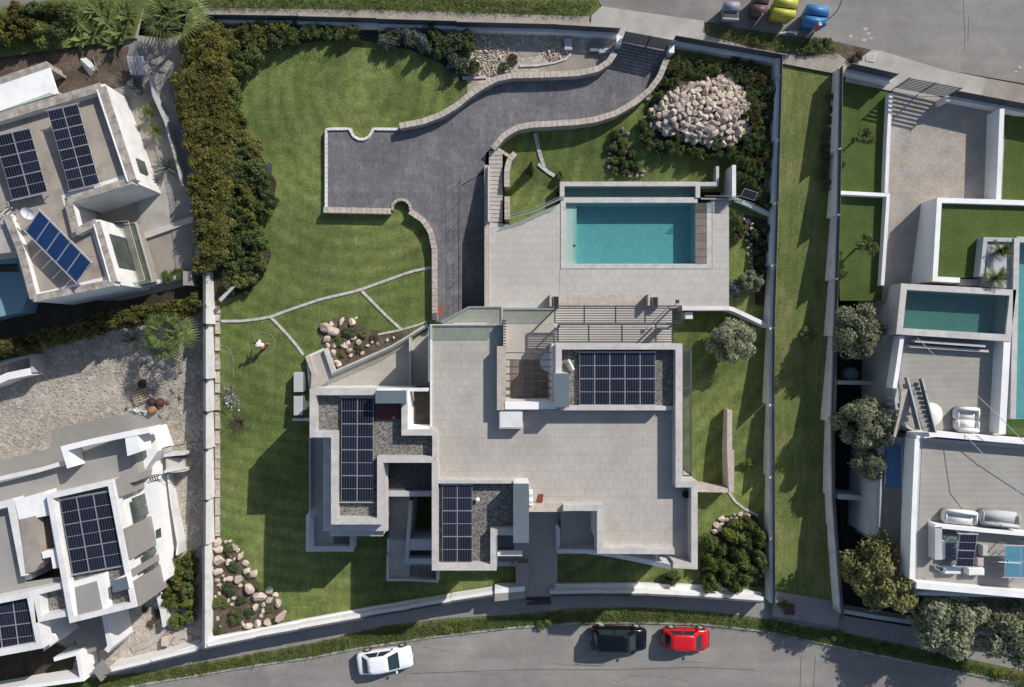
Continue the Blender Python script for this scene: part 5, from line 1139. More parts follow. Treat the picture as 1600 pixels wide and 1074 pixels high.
# stairs with railings in the rubble plot
t = thing('outdoor_stairs', 'short flight of grey steps with metal handrails beside the lower left house', 'stairs', P(272, 725, 0))
for k in range(6): mb = MB(); mb.rect(259 + 4.6 * k, 716, 263.4 + 4.6 * k, 738, 0.75 - 0.12 * k, -0.9); mb.build('step', MAT['coping'], t)
for y in (712, 738): mb = MB(); mb.wall([(256, y), (288, y - 3)], 0.22, 1.0, -0.9); mb.build('side_wall', MAT['plaster'], t)
mb = MB(); a, b, c = P(245, 705, 1.6), P(256, 700, 1.6), P(322, 688, 1.5); mb.path([a, b, c], 0.03); mb.path([P(234, 748, 1.6), P(258, 740, 1.6), P(290, 734, 1.2)], 0.03)
for x, y in ((245, 705), (256, 700), (290, 694), (234, 748), (258, 740), (290, 734)): q = P(x, y, 1.5); mb.tube(q, (q[0], q[1], 0.2), 0.02)
mb.build('handrail', MAT['dark_metal'], t)
t = thing('garden_wall', 'thin white wall running down the rubble beside the lower left house', 'garden wall', P(268, 800, 0)); mb = MB(); mb.wall([(262, 742), (268, 790), (278, 850), (276, 868)], 0.16, 0.3, -1.0); mb.wall([(243, 920), (252, 955), (256, 980)], 0.22, 0.1, -1.0); mb.build('wall', MAT['plaster'], t)
t = thing('gate_ladder', 'thin wire gate standing between rubble and lower left house', 'gate', P(240, 745, 0))
mb = MB()
for k in range(4): mb.wall([(233 + 4 * k, 744), (236 + 4 * k, 752)], 0.03, 1.2, 1.15)
mb.wall([(233, 744), (250, 741)], 0.04, 1.2, 1.1); mb.wall([(236, 753), (252, 749)], 0.04, 1.2, 1.1); mb.build('wire_frame', MAT['dark_metal'], t)
t = thing('concrete_branch_path', 'star of poured pale concrete strips on the rubble in the lower left corner', 'concrete strips', P(255, 990, -0.9))
for pts in ([(205, 1016), (230, 1008), (256, 986)], [(256, 986), (268, 990), (300, 998)], [(290, 980), (270, 1008)], [(256, 986), (252, 975)]): mb = MB(); mb.wall(pts, 0.4, lambda x, y: GL(x, y) + 0.12, lambda x, y: GL(x, y) - 0.1); mb.build('strip', MAT['pale_concrete'], t)
t = thing('limestone_block', 'single large white stone block between the concrete strips', 'boulder', P(258, 1004, -0.9)); mb = MB(); mb.prism([(252, 996), (262, 993), (267, 1000), (262, 1010), (252, 1010)], -0.3, -1.0); mb.build('block', MAT['rock'], t)
t = thing('curved_white_bench_wall', 'white curved wall end at the left edge above the rubble plot', 'low wall', P(20, 585, 0.4)); mb = MB(); mb.wall([(-40, 606), (-10, 598), (12, 588), (46, 581)], 0.55, 2.0, 0); mb.build('wall', MAT['plaster_bright'], t)
t = thing('garden_wall', 'grey wall piece under the hedge left of the rubble plot', 'garden wall', P(20, 565, 0.7)); mb = MB(); mb.wall([(-60, 580), (0, 566), (48, 556), (50, 582)], 0.2, 1.9, 0); mb.build('wall', MAT['plaster_grey'], t)
t = thing('wooden_pallet', 'wooden pallet lying on the rubble plot', 'pallet', P(220, 619, 0.5)); 
c = Vector(P(219, 619, GL(219, 619) + 0.3)); ang = R(22)
for k in range(5):
    o_ = Vector((0, (k - 2) * 0.2, 0)); o_.rotate(Matrix.Rotation(ang, 3, 'Z')); mb = MB(); mb.box((c.x + o_.x, c.y + o_.y, c.z), (1.25, 0.11, 0.025), ang); mb.build('board', MAT['pale_wood'], t, origin=(c + o_)[:])
for k in range(3):
    o_ = Vector(((k - 1) * 0.55, 0, -0.07)); o_.rotate(Matrix.Rotation(ang, 3, 'Z')); mb = MB(); mb.box((c.x + o_.x, c.y + o_.y, c.z - 0.07), (0.1, 0.95, 0.09), ang); mb.build('bearer', MAT['pale_wood'], t)
t = thing('plank_offcuts', 'a few loose plank offcuts beside the wooden pallet', 'planks', P(208, 608, 0.5))
for k, (x, y, a_) in enumerate(((205, 607, 105), (209, 606, 95), (214, 604, 60))): mb = MB(); q = P(x, y, GL(x, y) + 0.2); mb.box(q, (0.7, 0.12, 0.04), R(a_)); mb.build('plank', MAT['pale_wood'], t)
t = thing('clay_pot', 'upturned ribbed orange clay pot at the corner of the concrete slab', 'pot', P(241, 640, 0.4)); mb = MB(); a = P(241, 640, GL(241, 640)); mb.lathe(a, [(0.28, 0), (0.33, 0.15), (0.24, 0.5), (0.2, 0.55), (0.1, 0.56)], 14); mb.build('pot_body', MAT['terracotta'], t)
for x, y, m_, lb in ((224, 600, 'dark_vinyl', 'black refuse sack above the wooden pallet'), (252, 629, 'red_brown', 'dark maroon bundle beside the orange clay pot'), (239, 628, 'dark_vinyl', 'small dark sack between pallet and clay pot')):
    t = thing('refuse_sack', lb, 'sack', P(x, y, 0.5)); mb = MB(); mb.lathe(P(x, y, GL(x, y)), [(0.3, 0), (0.38, 0.15), (0.3, 0.35), (0.1, 0.45)], 9); mb.build('sack_body', MAT[m_], t)
t = thing('scrap_heap', 'small heap of crumpled white plastic sheet below the wooden pallet', 'scrap', P(210, 642, 0.4)); mb = MB()
for k in range(26): c = Vector(P(random.uniform(200, 228), random.uniform(638, 647), GL(215, 642) + 0.1)); mb.quad(c, Vector((random.uniform(-.15, .15), random.uniform(.02, .15), random.uniform(-.05, .1))), Vector((random.uniform(.05, .2), random.uniform(-.1, .1), random.uniform(0, .12))))
mb.build('plastic_sheet', MAT['white_plastic'], t)

# ================================================================== RIGHT NEIGHBOUR
h4 = thing('right_house', 'grey-rendered modern house at the right edge with raised green pool and flat roofs', 'house', P(1450, 700, 0.5))
ZB, ZQ = 5.4, 4.5
hp(h4, 'wall', 'plaster_grey', lambda b: b.prism([(1409, 446), (1422, 444), (1586, 455), (1576, 538), (1402, 520)], ZB - 1.4, -0.5))
mb = MB(); mb.wall([(1412.5, 448), (1583, 457.5), (1575, 529), (1405.5, 518)], 0.44, ZB, ZB - 1.5, closed=True); mb.build('pool_wall', MAT['coping'], h4)
mb = MB(); mb.wall([(1416, 451), (1579, 460), (1572, 524), (1409.5, 514)], 0.12, ZB - 0.02, ZB - 1.5, closed=True); mb.build('pool_lining', MAT['plaster_grey'], h4)
hp(h4, 'pool_floor', 'basin_dark', lambda b: b.prism([(1410, 445), (1586, 455), (1576, 532), (1402, 521)], ZB - 1.3, ZB - 1.42))
mb = MB(); mb.add([P(x, y, ZB - 0.18) for x, y in ((1409, 515), (1573, 526), (1580, 459), (1415, 450))], [(0, 1, 2, 3)]); mb.build('pool_water', MAT['water_dark'], h4)
# second pool strip at the frame edge (turquoise)
hp(h4, 'pool_floor', 'basin', lambda b: b.prism([(1590, 375), (1760, 385), (1740, 655), (1580, 655)], ZB - 1.3, ZB - 1.45))
mb = MB(); mb.wall([(1589, 372), (1583, 655)], 0.4, ZB, 0); mb.wall([(1589, 374), (1760, 384)], 0.4, ZB + 0.002, 0); mb.build('pool_wall', MAT['coping'], h4)
mb = MB(); mb.add([P(x, y, ZB - 0.15) for x, y in ((1586, 653), (1740, 653), (1755, 386), (1592, 377))], [(0, 1, 2, 3)]); mb.build('pool_water', MAT['water'], h4)
# terrace below the raised pool
ZE = 4.3
hp(h4, 'wall', 'plaster_grey', lambda b: b.prism([(1402, 520), (1578, 535), (1572, 680), (1437, 680), (1402, 660), (1396, 610)], ZE, -0.5))
hp(h4, 'terrace_floor', 'membrane', lambda b: b.prism([(1414, 530), (1560, 545), (1555, 676), (1440, 678), (1408, 655), (1404, 600)], ZE + 0.03, ZE - 0.1))
hp(h4, 'parapet', 'plaster_bright', lambda b: b.wall([(1574, 532), (1566, 678)], 0.5, ZE + 1.05, ZE - 0.1))
hp(h4, 'parapet', 'plaster_bright', lambda b: b.wall([(1410, 526), (1403, 575), (1398, 607)], 0.3, ZE + 0.8, ZE - 0.1))
for k in range(8): hp(h4, 'parapet_stub', 'plaster_bright', lambda b: b.rect(1395 - k * 0.6, 601 + 10 * k, 1405 - k * 0.6, 603.5 + 10 * k, 4.1, 3.4))
for k, (y0, z) in enumerate(((530, 5.05), (538, 4.75))): hp(h4, 'bench_step', 'coping', lambda b: b.prism([(1430 + 8 * (1 - k) - 8, y0 + 1), (1540 + 5 * k, y0 + 9), (1540 + 5 * k, y0 + 13), (1430 + 8 * (1 - k) - 8, y0 + 5)], z, ZE))
t = thing('outdoor_stairs', 'steel-edged open stair flight crossing the upper terrace of the right house', 'stairs', P(1440, 630, ZE))
for k in range(11): mb = MB(); y = 596 + 7.2 * k; x = 1419 + 2.2 * k; mb.prism([(x, y), (x + 20, y + 3), (x + 21.5, y + 9), (x + 1.5, y + 6)], ZE + 0.3 + 0.14 * k, ZE + 0.22 + 0.14 * k); mb.build('tread', MAT['concrete_roof'], t)
for a, b in (((1417, 590), (1439, 672)), ((1440, 592), (1463, 676))): mb = MB(); q0, q1 = P(*a, ZE + 0.6), P(*b, ZE + 2.1); mb.wallw([(q0[0], q0[1], ZE + 0.7, ZE + 0.3), (q1[0], q1[1], ZE + 2.1, ZE + 1.5)], 0.1); mb.build('stringer', MAT['steel_blue'], t)
t = thing('rooflight_dome', 'round white domed skylight beside the steel stairs of the right house', 'skylight', P(1460, 648, ZE)); mb = MB(); mb.lathe(P(1452, 648, ZE), [(0.9, 0), (0.88, 0.2), (0.7, 0.42), (0.4, 0.55), (0.1, 0.6)], 28); mb.build('dome', MAT['white_plastic'], t, True)
t = thing('beige_sunshade', 'beige sail hanging beside the stairs at the left edge of the right house', 'sunshade', P(1410, 640, ZE)); mb = MB(); mb.prism([(1408, 612), (1418, 608), (1424, 640), (1412, 655), (1400, 684), (1396, 682), (1406, 640)], ZE + 0.9, ZE + 0.8); mb.build('sail', MAT['stone_cap'], t)
def softbox(name, label, cat, px, sz, z, m, rz=0, bev=0.12, group=None, lid=None):
    bm = bmesh.new(); bmesh.ops.create_cube(bm, size=1); bmesh.ops.scale(bm, vec=sz, verts=bm.verts); bmesh.ops.bevel(bm, geom=bm.edges[:], offset=bev, segments=3, affect='EDGES')
    me = bpy.data.meshes.new(name); bm.to_mesh(me); bm.free(); me.materials.append(MAT[m])
    for p_ in me.polygons: p_.use_smooth = True
    x, y, _ = P(px[0], px[1], z + sz[2]); t = thing(name, label, cat, (x, y, z), group); link('cover', me, t, (x, y, z + sz[2] / 2), (0, 0, rz)); return t
def sofa(label, px, z, L=1.75, D=0.95, rz=0, m='white_plastic'):
    x, y, _ = P(px[0], px[1], z + 0.5); t = thing('covered_lounger', label, 'garden furniture', (x, y, z), 'covered garden furniture on the right roof', rz)
    def bx_(name, c, d, bev=0.08):
        bm = bmesh.new(); bmesh.ops.create_cube(bm, size=1); bmesh.ops.scale(bm, vec=d, verts=bm.verts); bmesh.ops.bevel(bm, geom=bm.edges[:], offset=bev, segments=3, affect='EDGES')
        for v in bm.verts: v.co += Vector((random.uniform(-1, 1), random.uniform(-1, 1), random.uniform(-1, 1))) * 0.012
        me = bpy.data.meshes.new(name); bm.to_mesh(me); bm.free(); me.materials.append(MAT[m])
        for p_ in me.polygons: p_.use_smooth = True
        o = bpy.data.objects.new(name, me); COL.objects.link(o); o.parent = t; o.location = c
    bx_('seat', (0, -0.1, 0.28), (L, D, 0.5)); bx_('backrest', (0, D / 2 + 0.02, 0.45), (L, 0.3, 0.85)); bx_('armrest', (-L / 2, 0, 0.38), (0.22, D, 0.65)); bx_('armrest', (L / 2, 0, 0.38), (0.22, D, 0.65)); return t
sofa('upper white garden sofa on the terrace below the raised pool', (1511, 648), ZE, 1.5, 0.75, R(-3)); sofa('lower white garden sofa on the terrace below the raised pool, facing the first', (1511, 664), ZE, 1.5, 0.7, R(177))
# big flat roof
ZF = 4.7
hp(h4, 'wall', 'plaster_grey', lambda b: b.prism([(1437, 684), (1800, 712), (1800, 940), (1428, 930), (1430, 800)], ZF, -0.5))
hp(h4, 'roof_floor', 'membrane', lambda b: b.prism([(1441, 690), (1800, 716), (1800, 930), (1432, 925), (1436, 800)], ZF + 0.03, ZF - 0.1))
hp(h4, 'parapet', 'plaster_bright', lambda b: b.wall([(1433.5, 686), (1431, 740), (1428, 810), (1425, 905)], 0.36, ZF + 0.95, ZF - 0.3))
hp(h4, 'parapet', 'plaster_bright', lambda b: b.wall([(1432, 682), (1463, 679), (1620, 692), (1800, 706)], 0.36, ZF + 0.97, ZF - 0.3))
hp(h4, 'parapet', 'plaster_bright', lambda b: b.wall([(1432, 915), (1500, 921), (1600, 930), (1800, 946)], 0.44, ZF + 0.75, ZF - 0.3))
hp(h4, 'step_wall', 'plaster_bright', lambda b: b.wall([(1461, 822), (1500, 826), (1600, 835), (1800, 850)], 0.26, ZF + 0.85, ZF - 0.1))
hp(h4, 'step_wall', 'plaster_grey', lambda b: b.rect(1461, 824, 1472, 875, ZF + 0.85, ZF))
hp(h4, 'roof_well', 'steel_blue', lambda b: b.rect(1474, 833, 1496, 876, ZF + 0.3, ZF))
hp(h4, 'roof_kerb', 'plaster_bright', lambda b: b.rect(1472, 845, 1477, 874, ZF + 0.45, ZF))
solar('pair of dark panels mounted high on the roof of the right house', (1499.5, 834.5), (28, 1), (-1.5, 53), 1, 2, ZF + 1.3, group=None, legs=1.0, tilt=R(8))
solar('pale blue collector pair at the right edge of the roof', (1570, 853), (50, 1), (0, 49), 2, 2, ZF + 1.2, group=None, cells='collector_teal', halfbar=False, legs=1.0)
t = thing('lying_panel', 'narrow white-framed dark panel lying against the roof kerb of the right house', 'panel', P(1470, 887, ZF)); mb = MB(); mb.prism([(1461, 881), (1475, 888), (1474, 895), (1461, 889)], ZF + 0.3, ZF + 0.2); mb.build('frame', MAT['alu'], t); mb = MB(); mb.prism([(1462.5, 883), (1473, 888.5), (1472.5, 893), (1462, 888)], ZF + 0.31, ZF + 0.3); mb.build('glass', MAT['window_dark'], t)
for x0, y0, x1, y1, z, m_, lb in ((1476, 887, 1501, 897, 0.5, 'plaster_bright', 'white roof box left of the lowest corner of the dark panel pair'), (1513, 888, 1538, 899, 0.55, 'plaster_bright', 'white roof box right below the dark panel pair'), (1535, 852, 1544, 869, 0.5, 'coping', 'small white air-conditioning box between the panels on the right roof'), (1527, 872, 1537, 885, 0.4, 'stone_cap', 'small tan box between the panel pair and the collectors')):
    t = thing('roof_unit', lb, 'roof box', P(x0, y0, ZF)); mb = MB(); mb.rect(x0, y0, x1, y1, ZF + z, ZF); mb.build('casing', MAT[m_], t); mb = MB(); mb.rect(x0 + 1, y0 + 1, x1 - 1, y1 - 1, ZF + z + 0.03, ZF + z); mb.build('lid', MAT[m_], t)
t = thing('antenna_mast', 'thin lattice antenna frame on the roof between panels and collectors', 'antenna', P(1557, 865, ZF)); mb = MB(); a = Vector(P(1557, 868, ZF))
for dx, dy in ((-.5, .5), (.6, .5), (.5, -.9), (-.4, -.5)): mb.tube(a + Vector((0, 0, 1.3)), a + Vector((dx, dy, 0)), 0.025)
mb.tube(a + Vector((-.7, -.1, 1.2)), a + Vector((.9, -.2, 1.2)), 0.02); mb.build('frame', MAT['alu'], t)
sofa('white covered sofa at the lower left of the right house\'s big roof', (1500, 809), ZF, 2.2, 0.8, R(-6)); sofa('grey covered sofa at the right of the big roof', (1562, 810), ZF, 2.6, 0.85, R(174), 'plaster_grey')
# lower block with blue cover, walkway walls
hp(h4, 'wall', 'plaster_grey', lambda b: b.prism([(1376, 680), (1412, 684), (1410, 860), (1372, 850), (1374, 765)], 3.0, -0.5))
hp(h4, 'blue_cover', 'blue_cover', lambda b: b.prism([(1386, 693), (1408, 697), (1408, 764), (1382, 758)], 3.15, 3.0))
hp(h4, 'grey_cover', 'grey_paint', lambda b: b.prism([(1381, 759), (1410, 768), (1407, 850), (1379, 848)], 3.1, 3.0))
hp(h4, 'corridor_wall', 'plaster_grey', lambda b: b.wall([(1376, 693), (1372, 762), (1370, 842)], 0.3, 3.6, -0.5))
hp(h4, 'corridor_wall', 'plaster_grey', lambda b: b.wall([(1311, 598), (1366, 599)], 0.3, 1.6, -0.5))
hp(h4, 'corridor_wall', 'plaster_grey', lambda b: b.wall([(1309, 776), (1368, 780)], 0.4, 1.6, -0.5))
hp(h4, 'corridor_wall', 'plaster_grey', lambda b: b.wall([(1310, 954), (1372, 965), (1440, 975), (1600, 1000), (1800, 1040)], 0.3, 0.9, -0.7))
hp(h4, 'wall', 'plaster_grey', lambda b: b.prism([(1350, 448), (1409, 446), (1402, 520), (1396, 612), (1386, 640), (1384, 690), (1358, 690), (1362, 600)], 0.6, -0.5))
t = thing('water_tank', 'round pale water tank at the upper end of the dark side passage', 'tank', P(1332, 586, 0)); mb = MB(); mb.lathe(P(1332, 586, 1.1), [(0.55, -1.5), (0.58, -0.2), (0.5, -0.05), (0.12, 0)], 20); mb.build('tank_body', MAT['steel_blue'], t, True)
# right garden walls
def rw(label, pts, wd, zt, zb=-0.6, m='plaster_bright', name='garden_wall'):
    t = thing(name, label, 'garden wall', P(pts[0][0], pts[0][1], G(*pts[0]))); mb = MB(); mb.wall(pts, wd, zt, zb); mb.build('wall', MAT[m], t); return t
rw('white wall between the striped lawn and the paved drive of the right plot', [(1392, 146), (1388, 225), (1385, 302)], 0.26, off(0.45), off(-0.8))
rw('white corner wall bounding the lower small lawn of the right plot', [(1312, 301), (1388, 305), (1384, 370), (1379, 446)], 0.26, off(0.45), off(-0.8))
rw('tall white wall on the right side of the paved drive', [(1566, 170), (1560, 312)], 0.34, off(1.3), off(-0.8))
t = thing('raised_lawn', 'raised white-walled lawn box beside the paved drive of the right plot', 'raised lawn', P(1530, 370, 3.2))
ZL = 4.6
mb = MB(); mb.wall([(1700, 320), (1468, 313), (1461, 436), (1500, 438)], 0.36, ZL + 0.35, 1.5); mb.build('retaining_wall', MAT['plaster_bright'], t)
mb = MB(); mb.prism([(1470, 316), (1700, 324), (1700, 374), (1534, 374), (1528, 434), (1464, 434)], ZL, 1.5); mb.build('grass_top', MAT['turf'], t)
mb = MB(); mb.wall([(1700, 378), (1540, 374), (1534, 432)], 0.3, ZL + 0.7, 1.5); mb.build('inner_wall', MAT['plaster_grey'], t)
mb = MB(); mb.prism([(1543, 379), (1592, 379), (1588, 452), (1540, 448)], 5.1, 1.5); mb.build('planting_ledge', MAT['plaster_grey'], t)
mb = MB(); mb.prism([(1500, 436), (1536, 437), (1538, 448), (1500, 446)], 4.4, 1.5); mb.build('planting_ledge', MAT['coping'], t)
lay('right_lawn', [(1572, 180), (1700, 200), (1700, 320), (1566, 312)], 'turf', 0.02)
lay('right_lawn', [(1573, 655), (1740, 660), (1740, 690), (1571, 678)], 'turf', 0.0, lambda x, y: 4.4)
fence_run('upper white wall and dark louvred fence of the right plot, left of its gate', [(1322, 110, 1392, 126)], 0.7, 0.95, base=-1.2)
fence_run('upper white wall and dark louvred fence of the right plot, right of its gate', [(1484, 152, 1600, 174), (1601, 174, 1760, 200)], 0.7, 0.95, base=-1.2)
slat_gate('wide slatted vehicle gate of the right plot seen from above', (1398, 138), (1476, 153), G(1430, 145) + 0.1, 2.0, 8, 0.12)
t = thing('gate_pillar', 'white pillar beside the right plot\'s gate with a house-number box', 'pillar', P(1480, 155, 3.8)); mb = MB(); mb.rect(1477, 150, 1484, 158, 4.9, 3.0); mb.build('pillar', MAT['plaster'], t)
gy = [107, 233, 336, 436, 525, 659, 776, 826, 866, 915, 958]
gx = lambda y: 1313 + (1309 - 1313) * (y - 107) / 230 if y < 336 else 1309 - (y - 336) * 0.03 if y < 776 else 1301 + (y - 776) * 0.075
segs = [(gx(b), b - 1, gx(a), a) for a, b in zip(gy, gy[1:])][::-1]
fence_run('long stepped white wall with rail fence between the green strip and the right plot', segs, 1.05, 0.45, base=-2.0, fo=0.02, nsl=3, sl=0.1)
# ================================================================== VEGETATION
def rnd_unit():
    while True:
        v = Vector((random.uniform(-1, 1), random.uniform(-1, 1), random.uniform(-1, 1)))
        if 0.05 < v.length < 1: return v.normalized()
def crown(n, lobes, leaf, height=0.8, lob_r=(0.26, 0.42), spread=0.72, asp=1.6, seed=0, zmin=-0.3):
    """unit-radius crown of leaf-sized faces gathered in uneven lobes; base at z=0"""
    random.seed(seed); mb = MB(); L = []
    for k in range(lobes):
        a = random.uniform(0, 2 * math.pi); r = spread * math.sqrt(random.random()); zc = height * random.uniform(0.35, 1.0) * (1 - 0.45 * r)
        L.append((Vector((r * math.cos(a), r * math.sin(a), zc)), random.uniform(*lob_r)))
    for i in range(n):
        c, rr = random.choice(L); d = rnd_unit()
        if d.z < zmin: d.z = -d.z
        p = c + d * rr * random.uniform(0.55, 1.08) * Vector((1, 1, 1)).x
        if p.z < 0.02: p.z = random.uniform(0.02, 0.2)
        nn = (d + rnd_unit() * 0.9).normalized(); u = nn.cross(rnd_unit()).normalized(); v = nn.cross(u)
        s = leaf * random.uniform(0.6, 1.3)
        mb.add([p - u * s * asp * 0.5, p + v * s * 0.5, p + u * s * asp * 0.5, p - v * s * 0.5], [(0, 1, 2, 3)])
    return mb
def stemmesh(n=5, h=0.6, r=0.035, sp=0.5, seed=1, trunk=0.0, name='stem'):
    random.seed(seed); mb = MB()
    if trunk > 0:
        mb.tube((0, 0, -0.05), (0.03, 0.02, trunk), r * 2.2, r * 1.5, 8)
    for k in range(n):
        a = 2 * math.pi * k / n + random.uniform(-.4, .4); p = Vector((0.02, 0.02, max(0, trunk - 0.02))); d = Vector((math.cos(a) * sp, math.sin(a) * sp, h))
        q = p + d * 0.5 + rnd_unit() * 0.04; mb.tube(p, q, r, r * 0.7, 6); mb.tube(q, p + d, r * 0.7, r * 0.25, 6)
        mb.tube(q, q + Vector((d.y, -d.x, d.z)) * 0.4, r * 0.5, r * 0.2, 5)
    return mb
PROTO = {}
def proto(key, mb, m): PROTO[key] = mb.mesh(key, MAT[m]); return PROTO[key]
LEAFS = {'gold': 'leaf_gold', 'dark': 'leaf_dark', 'mid': 'leaf_mid', 'bright': 'leaf_bright', 'grey': 'leaf_grey', 'dry': 'leaf_dry', 'hedge': 'leaf_hedge'}
for kx, (kk, mm) in enumerate(LEAFS.items()):
    for v in range(3):
        me = crown(2300, 14 + v * 3, 0.098, 0.75, seed=kx * 10 + v).mesh('foliage', MAT[mm]); PROTO[(kk, v)] = me
for v in range(3):
    PROTO[('olive', v)] = crown(9500, 34 + 5 * v, 0.050, 0.95, (0.2, 0.33), 0.74, 2.4, seed=60 + v).mesh('foliage', MAT['leaf_olive'])
    PROTO[('oak', v)] = crown(8500, 36 + 4 * v, 0.056, 0.9, (0.18, 0.28), 0.78, 1.5, seed=70 + v).mesh('foliage', MAT['leaf_oak'])
    PROTO[('thin', v)] = crown(520, 9 + v, 0.12, 0.9, (0.16, 0.3), 0.75, 1.4, seed=80 + v).mesh('foliage', MAT['leaf_mid'])
    PROTO[('tuft', v)] = crown(420, 7, 0.2, 0.7, (0.3, 0.5), 0.55, 2.2, seed=90 + v).mesh('foliage', MAT['leaf_mid'])
STEM = [stemmesh(seed=s).mesh('stem', MAT['bark']) for s in (1, 2, 3)]
TRUNK = [stemmesh(6, 0.5, 0.04, 0.55, s, 0.35).mesh('trunk', MAT['bark']) for s in (4, 5, 6)]
random.seed(77)
def bush(px, r, kind, label, group=None, h=None, zf=G, name='shrub', cat='shrub', z=None, crown_name='foliage'):
    """r in pixels of radius at the crown, h metres of height"""
    z0 = zf(*px) if z is None else z; rm = r / 19.5; h = h or rm * random.uniform(0.8, 1.1)
    X, Y, _ = P(px[0], px[1], z0 + h * 0.5); t = thing(name, label, cat, (X, Y, z0), group)
    a = random.uniform(0, 6.28); v = random.randrange(3)
    link(crown_name, PROTO[(kind, v)], t, (X, Y, z0), (0, 0, a), (rm * 1.02, rm * 0.98, h / 1.05)); link('stem', STEM[v], t, (X, Y, z0), (0, 0, a), (rm, rm, h)); return t
def tree(px, r, kind, label, group=None, h=4.0, zf=G, z=None, trunkh=0.35, cat='tree', name='tree'):
    z0 = zf(*px) if z is None else z; rm = r / 19.5 * (H - z0 - h * .6) / H
    rm *= 1.1; X, Y, _ = P(px[0], px[1], z0 + h * 0.62); t = thing(name, label, cat, (X, Y, z0), group)
    a = random.uniform(0, 6.28); v = random.randrange(3)
    link('crown', PROTO[(kind, v)], t, (X, Y, z0 + h * trunkh), (0, 0, a), (rm, rm, h * (1 - trunkh) / 1.15)); link('trunk', TRUNK[v], t, (X, Y, z0), (0, 0, a), (rm, rm, h * 0.85)); return t
def fill(poly, kinds, rmin, rmax, tries, label, group, name='shrub', cat='shrub', hf=1.0, zf=G, dens=0.72, tag_by_kind=None, h=None):
    pts = []; x0, x1 = min(p[0] for p in poly), max(p[0] for p in poly); y0, y1 = min(p[1] for p in poly), max(p[1] for p in poly)
    for k in range(tries):
        x, y = random.uniform(x0, x1), random.uniform(y0, y1); r = random.uniform(rmin, rmax)
        if not inside(x, y, poly): continue
        if any((x - a) ** 2 + (y - b) ** 2 < (dens * (r + c)) ** 2 for a, b, c in pts): continue
        pts.append((x, y, r)); kd = random.choice(kinds)
        lb = label if not tag_by_kind else label % tag_by_kind[kd]
        gp = group if not tag_by_kind else group + ', ' + tag_by_kind[kd]
        bush((x, y), r * 1.12, kd, lb, gp, h=(h * random.uniform(.8, 1.15) if h else r / 19.5 * hf * random.uniform(0.8, 1.2)), zf=zf, name=name, cat=cat)
KN = {'gold': 'golden-brown', 'dark': 'dark green', 'mid': 'mid green', 'bright': 'bright green', 'grey': 'silvery grey', 'dry': 'dry straw-coloured', 'hedge': 'olive-green'}
# big golden hedge mass and the darker shrubs on its lawn side
fill([(300, 55), (330, 45), (345, 60), (352, 150), (355, 250), (345, 330), (350, 400), (330, 420), (314, 410), (312, 320), (300, 240), (283, 130), (284, 95)], ['gold'], 12, 19, 900, 'golden-brown shrub of the tall hedge mass left of the big lawn', 'golden hedge shrubs', h=2.2, dens=0.52)
fill([(340, 45), (450, 42), (440, 66), (395, 90), (372, 130), (374, 190), (395, 225), (425, 280), (425, 310), (395, 345), (415, 380), (420, 415), (385, 450), (340, 455), (345, 405), (350, 300), (352, 160)], ['dark', 'mid', 'mid', 'bright', 'gold', 'gold'], 9, 16, 1200, '%s shrub on the lawn side of the tall golden hedge', 'shrubs in front of the golden hedge', tag_by_kind=KN, h=1.3)
fill([(455, 45), (560, 46), (560, 58), (500, 56), (455, 62)], ['dark', 'mid'], 8, 13, 200, '%s shrub along the upper wall at the top left of the lawn', 'shrubs along the upper wall', tag_by_kind=KN, h=1.3)
fill([(585, 48), (735, 52), (742, 105), (722, 118), (695, 92), (650, 72), (600, 66)], ['dark', 'mid', 'dark', 'grey'], 9, 17, 400, '%s shrub in the clump at the top of the lawn beside the white gravel', 'shrubs beside the white gravel', tag_by_kind=KN, h=1.5)
bush((786, 104), 8, 'mid', 'small round green shrub by the pale stones near the driveway wall', h=0.5); bush((802, 92), 8, 'dry', 'small brownish shrub on the pale stones near the driveway wall', h=0.5)
# bed round the boulder pile
fill([(1062, 92), (1180, 102), (1200, 125), (1160, 118), (1120, 112), (1075, 125), (1035, 140), (1030, 130), (1045, 108)], ['dark', 'mid', 'mid', 'dry'], 7, 12, 400, '%s shrub above the boulder pile', 'shrubs above the boulder pile', tag_by_kind=KN, h=0.9)
fill([(1175, 120), (1202, 130), (1200, 315), (1168, 300), (1150, 255), (1170, 210), (1178, 165)], ['mid', 'dark', 'mid', 'dry', 'bright'], 8, 14, 500, '%s shrub between the boulder pile and the east wall', 'shrubs right of the boulder pile', tag_by_kind=KN, h=1.0)
fill([(998, 185), (1012, 205), (1060, 222), (1100, 232), (1145, 236), (1150, 250), (1080, 240), (1020, 238), (1000, 215)], ['dark', 'mid'], 8, 13, 300, '%s shrub below the boulder pile', 'shrubs below the boulder pile', tag_by_kind=KN, h=0.9, zf=GN)
fill([(958, 208), (972, 208), (990, 245), (1002, 270), (960, 270), (952, 245)], ['dark', 'mid'], 6, 9, 120, '%s low shrub inside the stone-ringed bed', 'low shrubs in the ringed bed', tag_by_kind=KN, h=0.5, zf=GN)
bush((1152, 243), 17, 'bright', 'large bright green shrub at the lower right of the boulder pile', h=1.3, zf=GN)
bush((875, 275), 8, 'mid', 'little round green shrub at the corner of the pool wall', h=0.6, zf=GN)
for x, y, r, kd, lb in ((1030, 150, 9, 'mid', 'green tuft growing on the upper left edge of the big rock pile'), (1166, 178, 10, 'dark', 'dark shrub creeping over the right edge of the big rock pile'), (1122, 224, 10, 'mid', 'green shrub covering the lower right edge of the big rock pile'), (1096, 122, 8, 'dry', 'dry plant at the top edge of the big rock pile'), (1015, 184, 8, 'dark', 'dark tuft at the left tip of the big rock pile'), (1060, 214, 10, 'mid', 'green shrub on the lower left edge of the big rock pile')):
    bush((x, y), r, kd, lb, h=0.9)
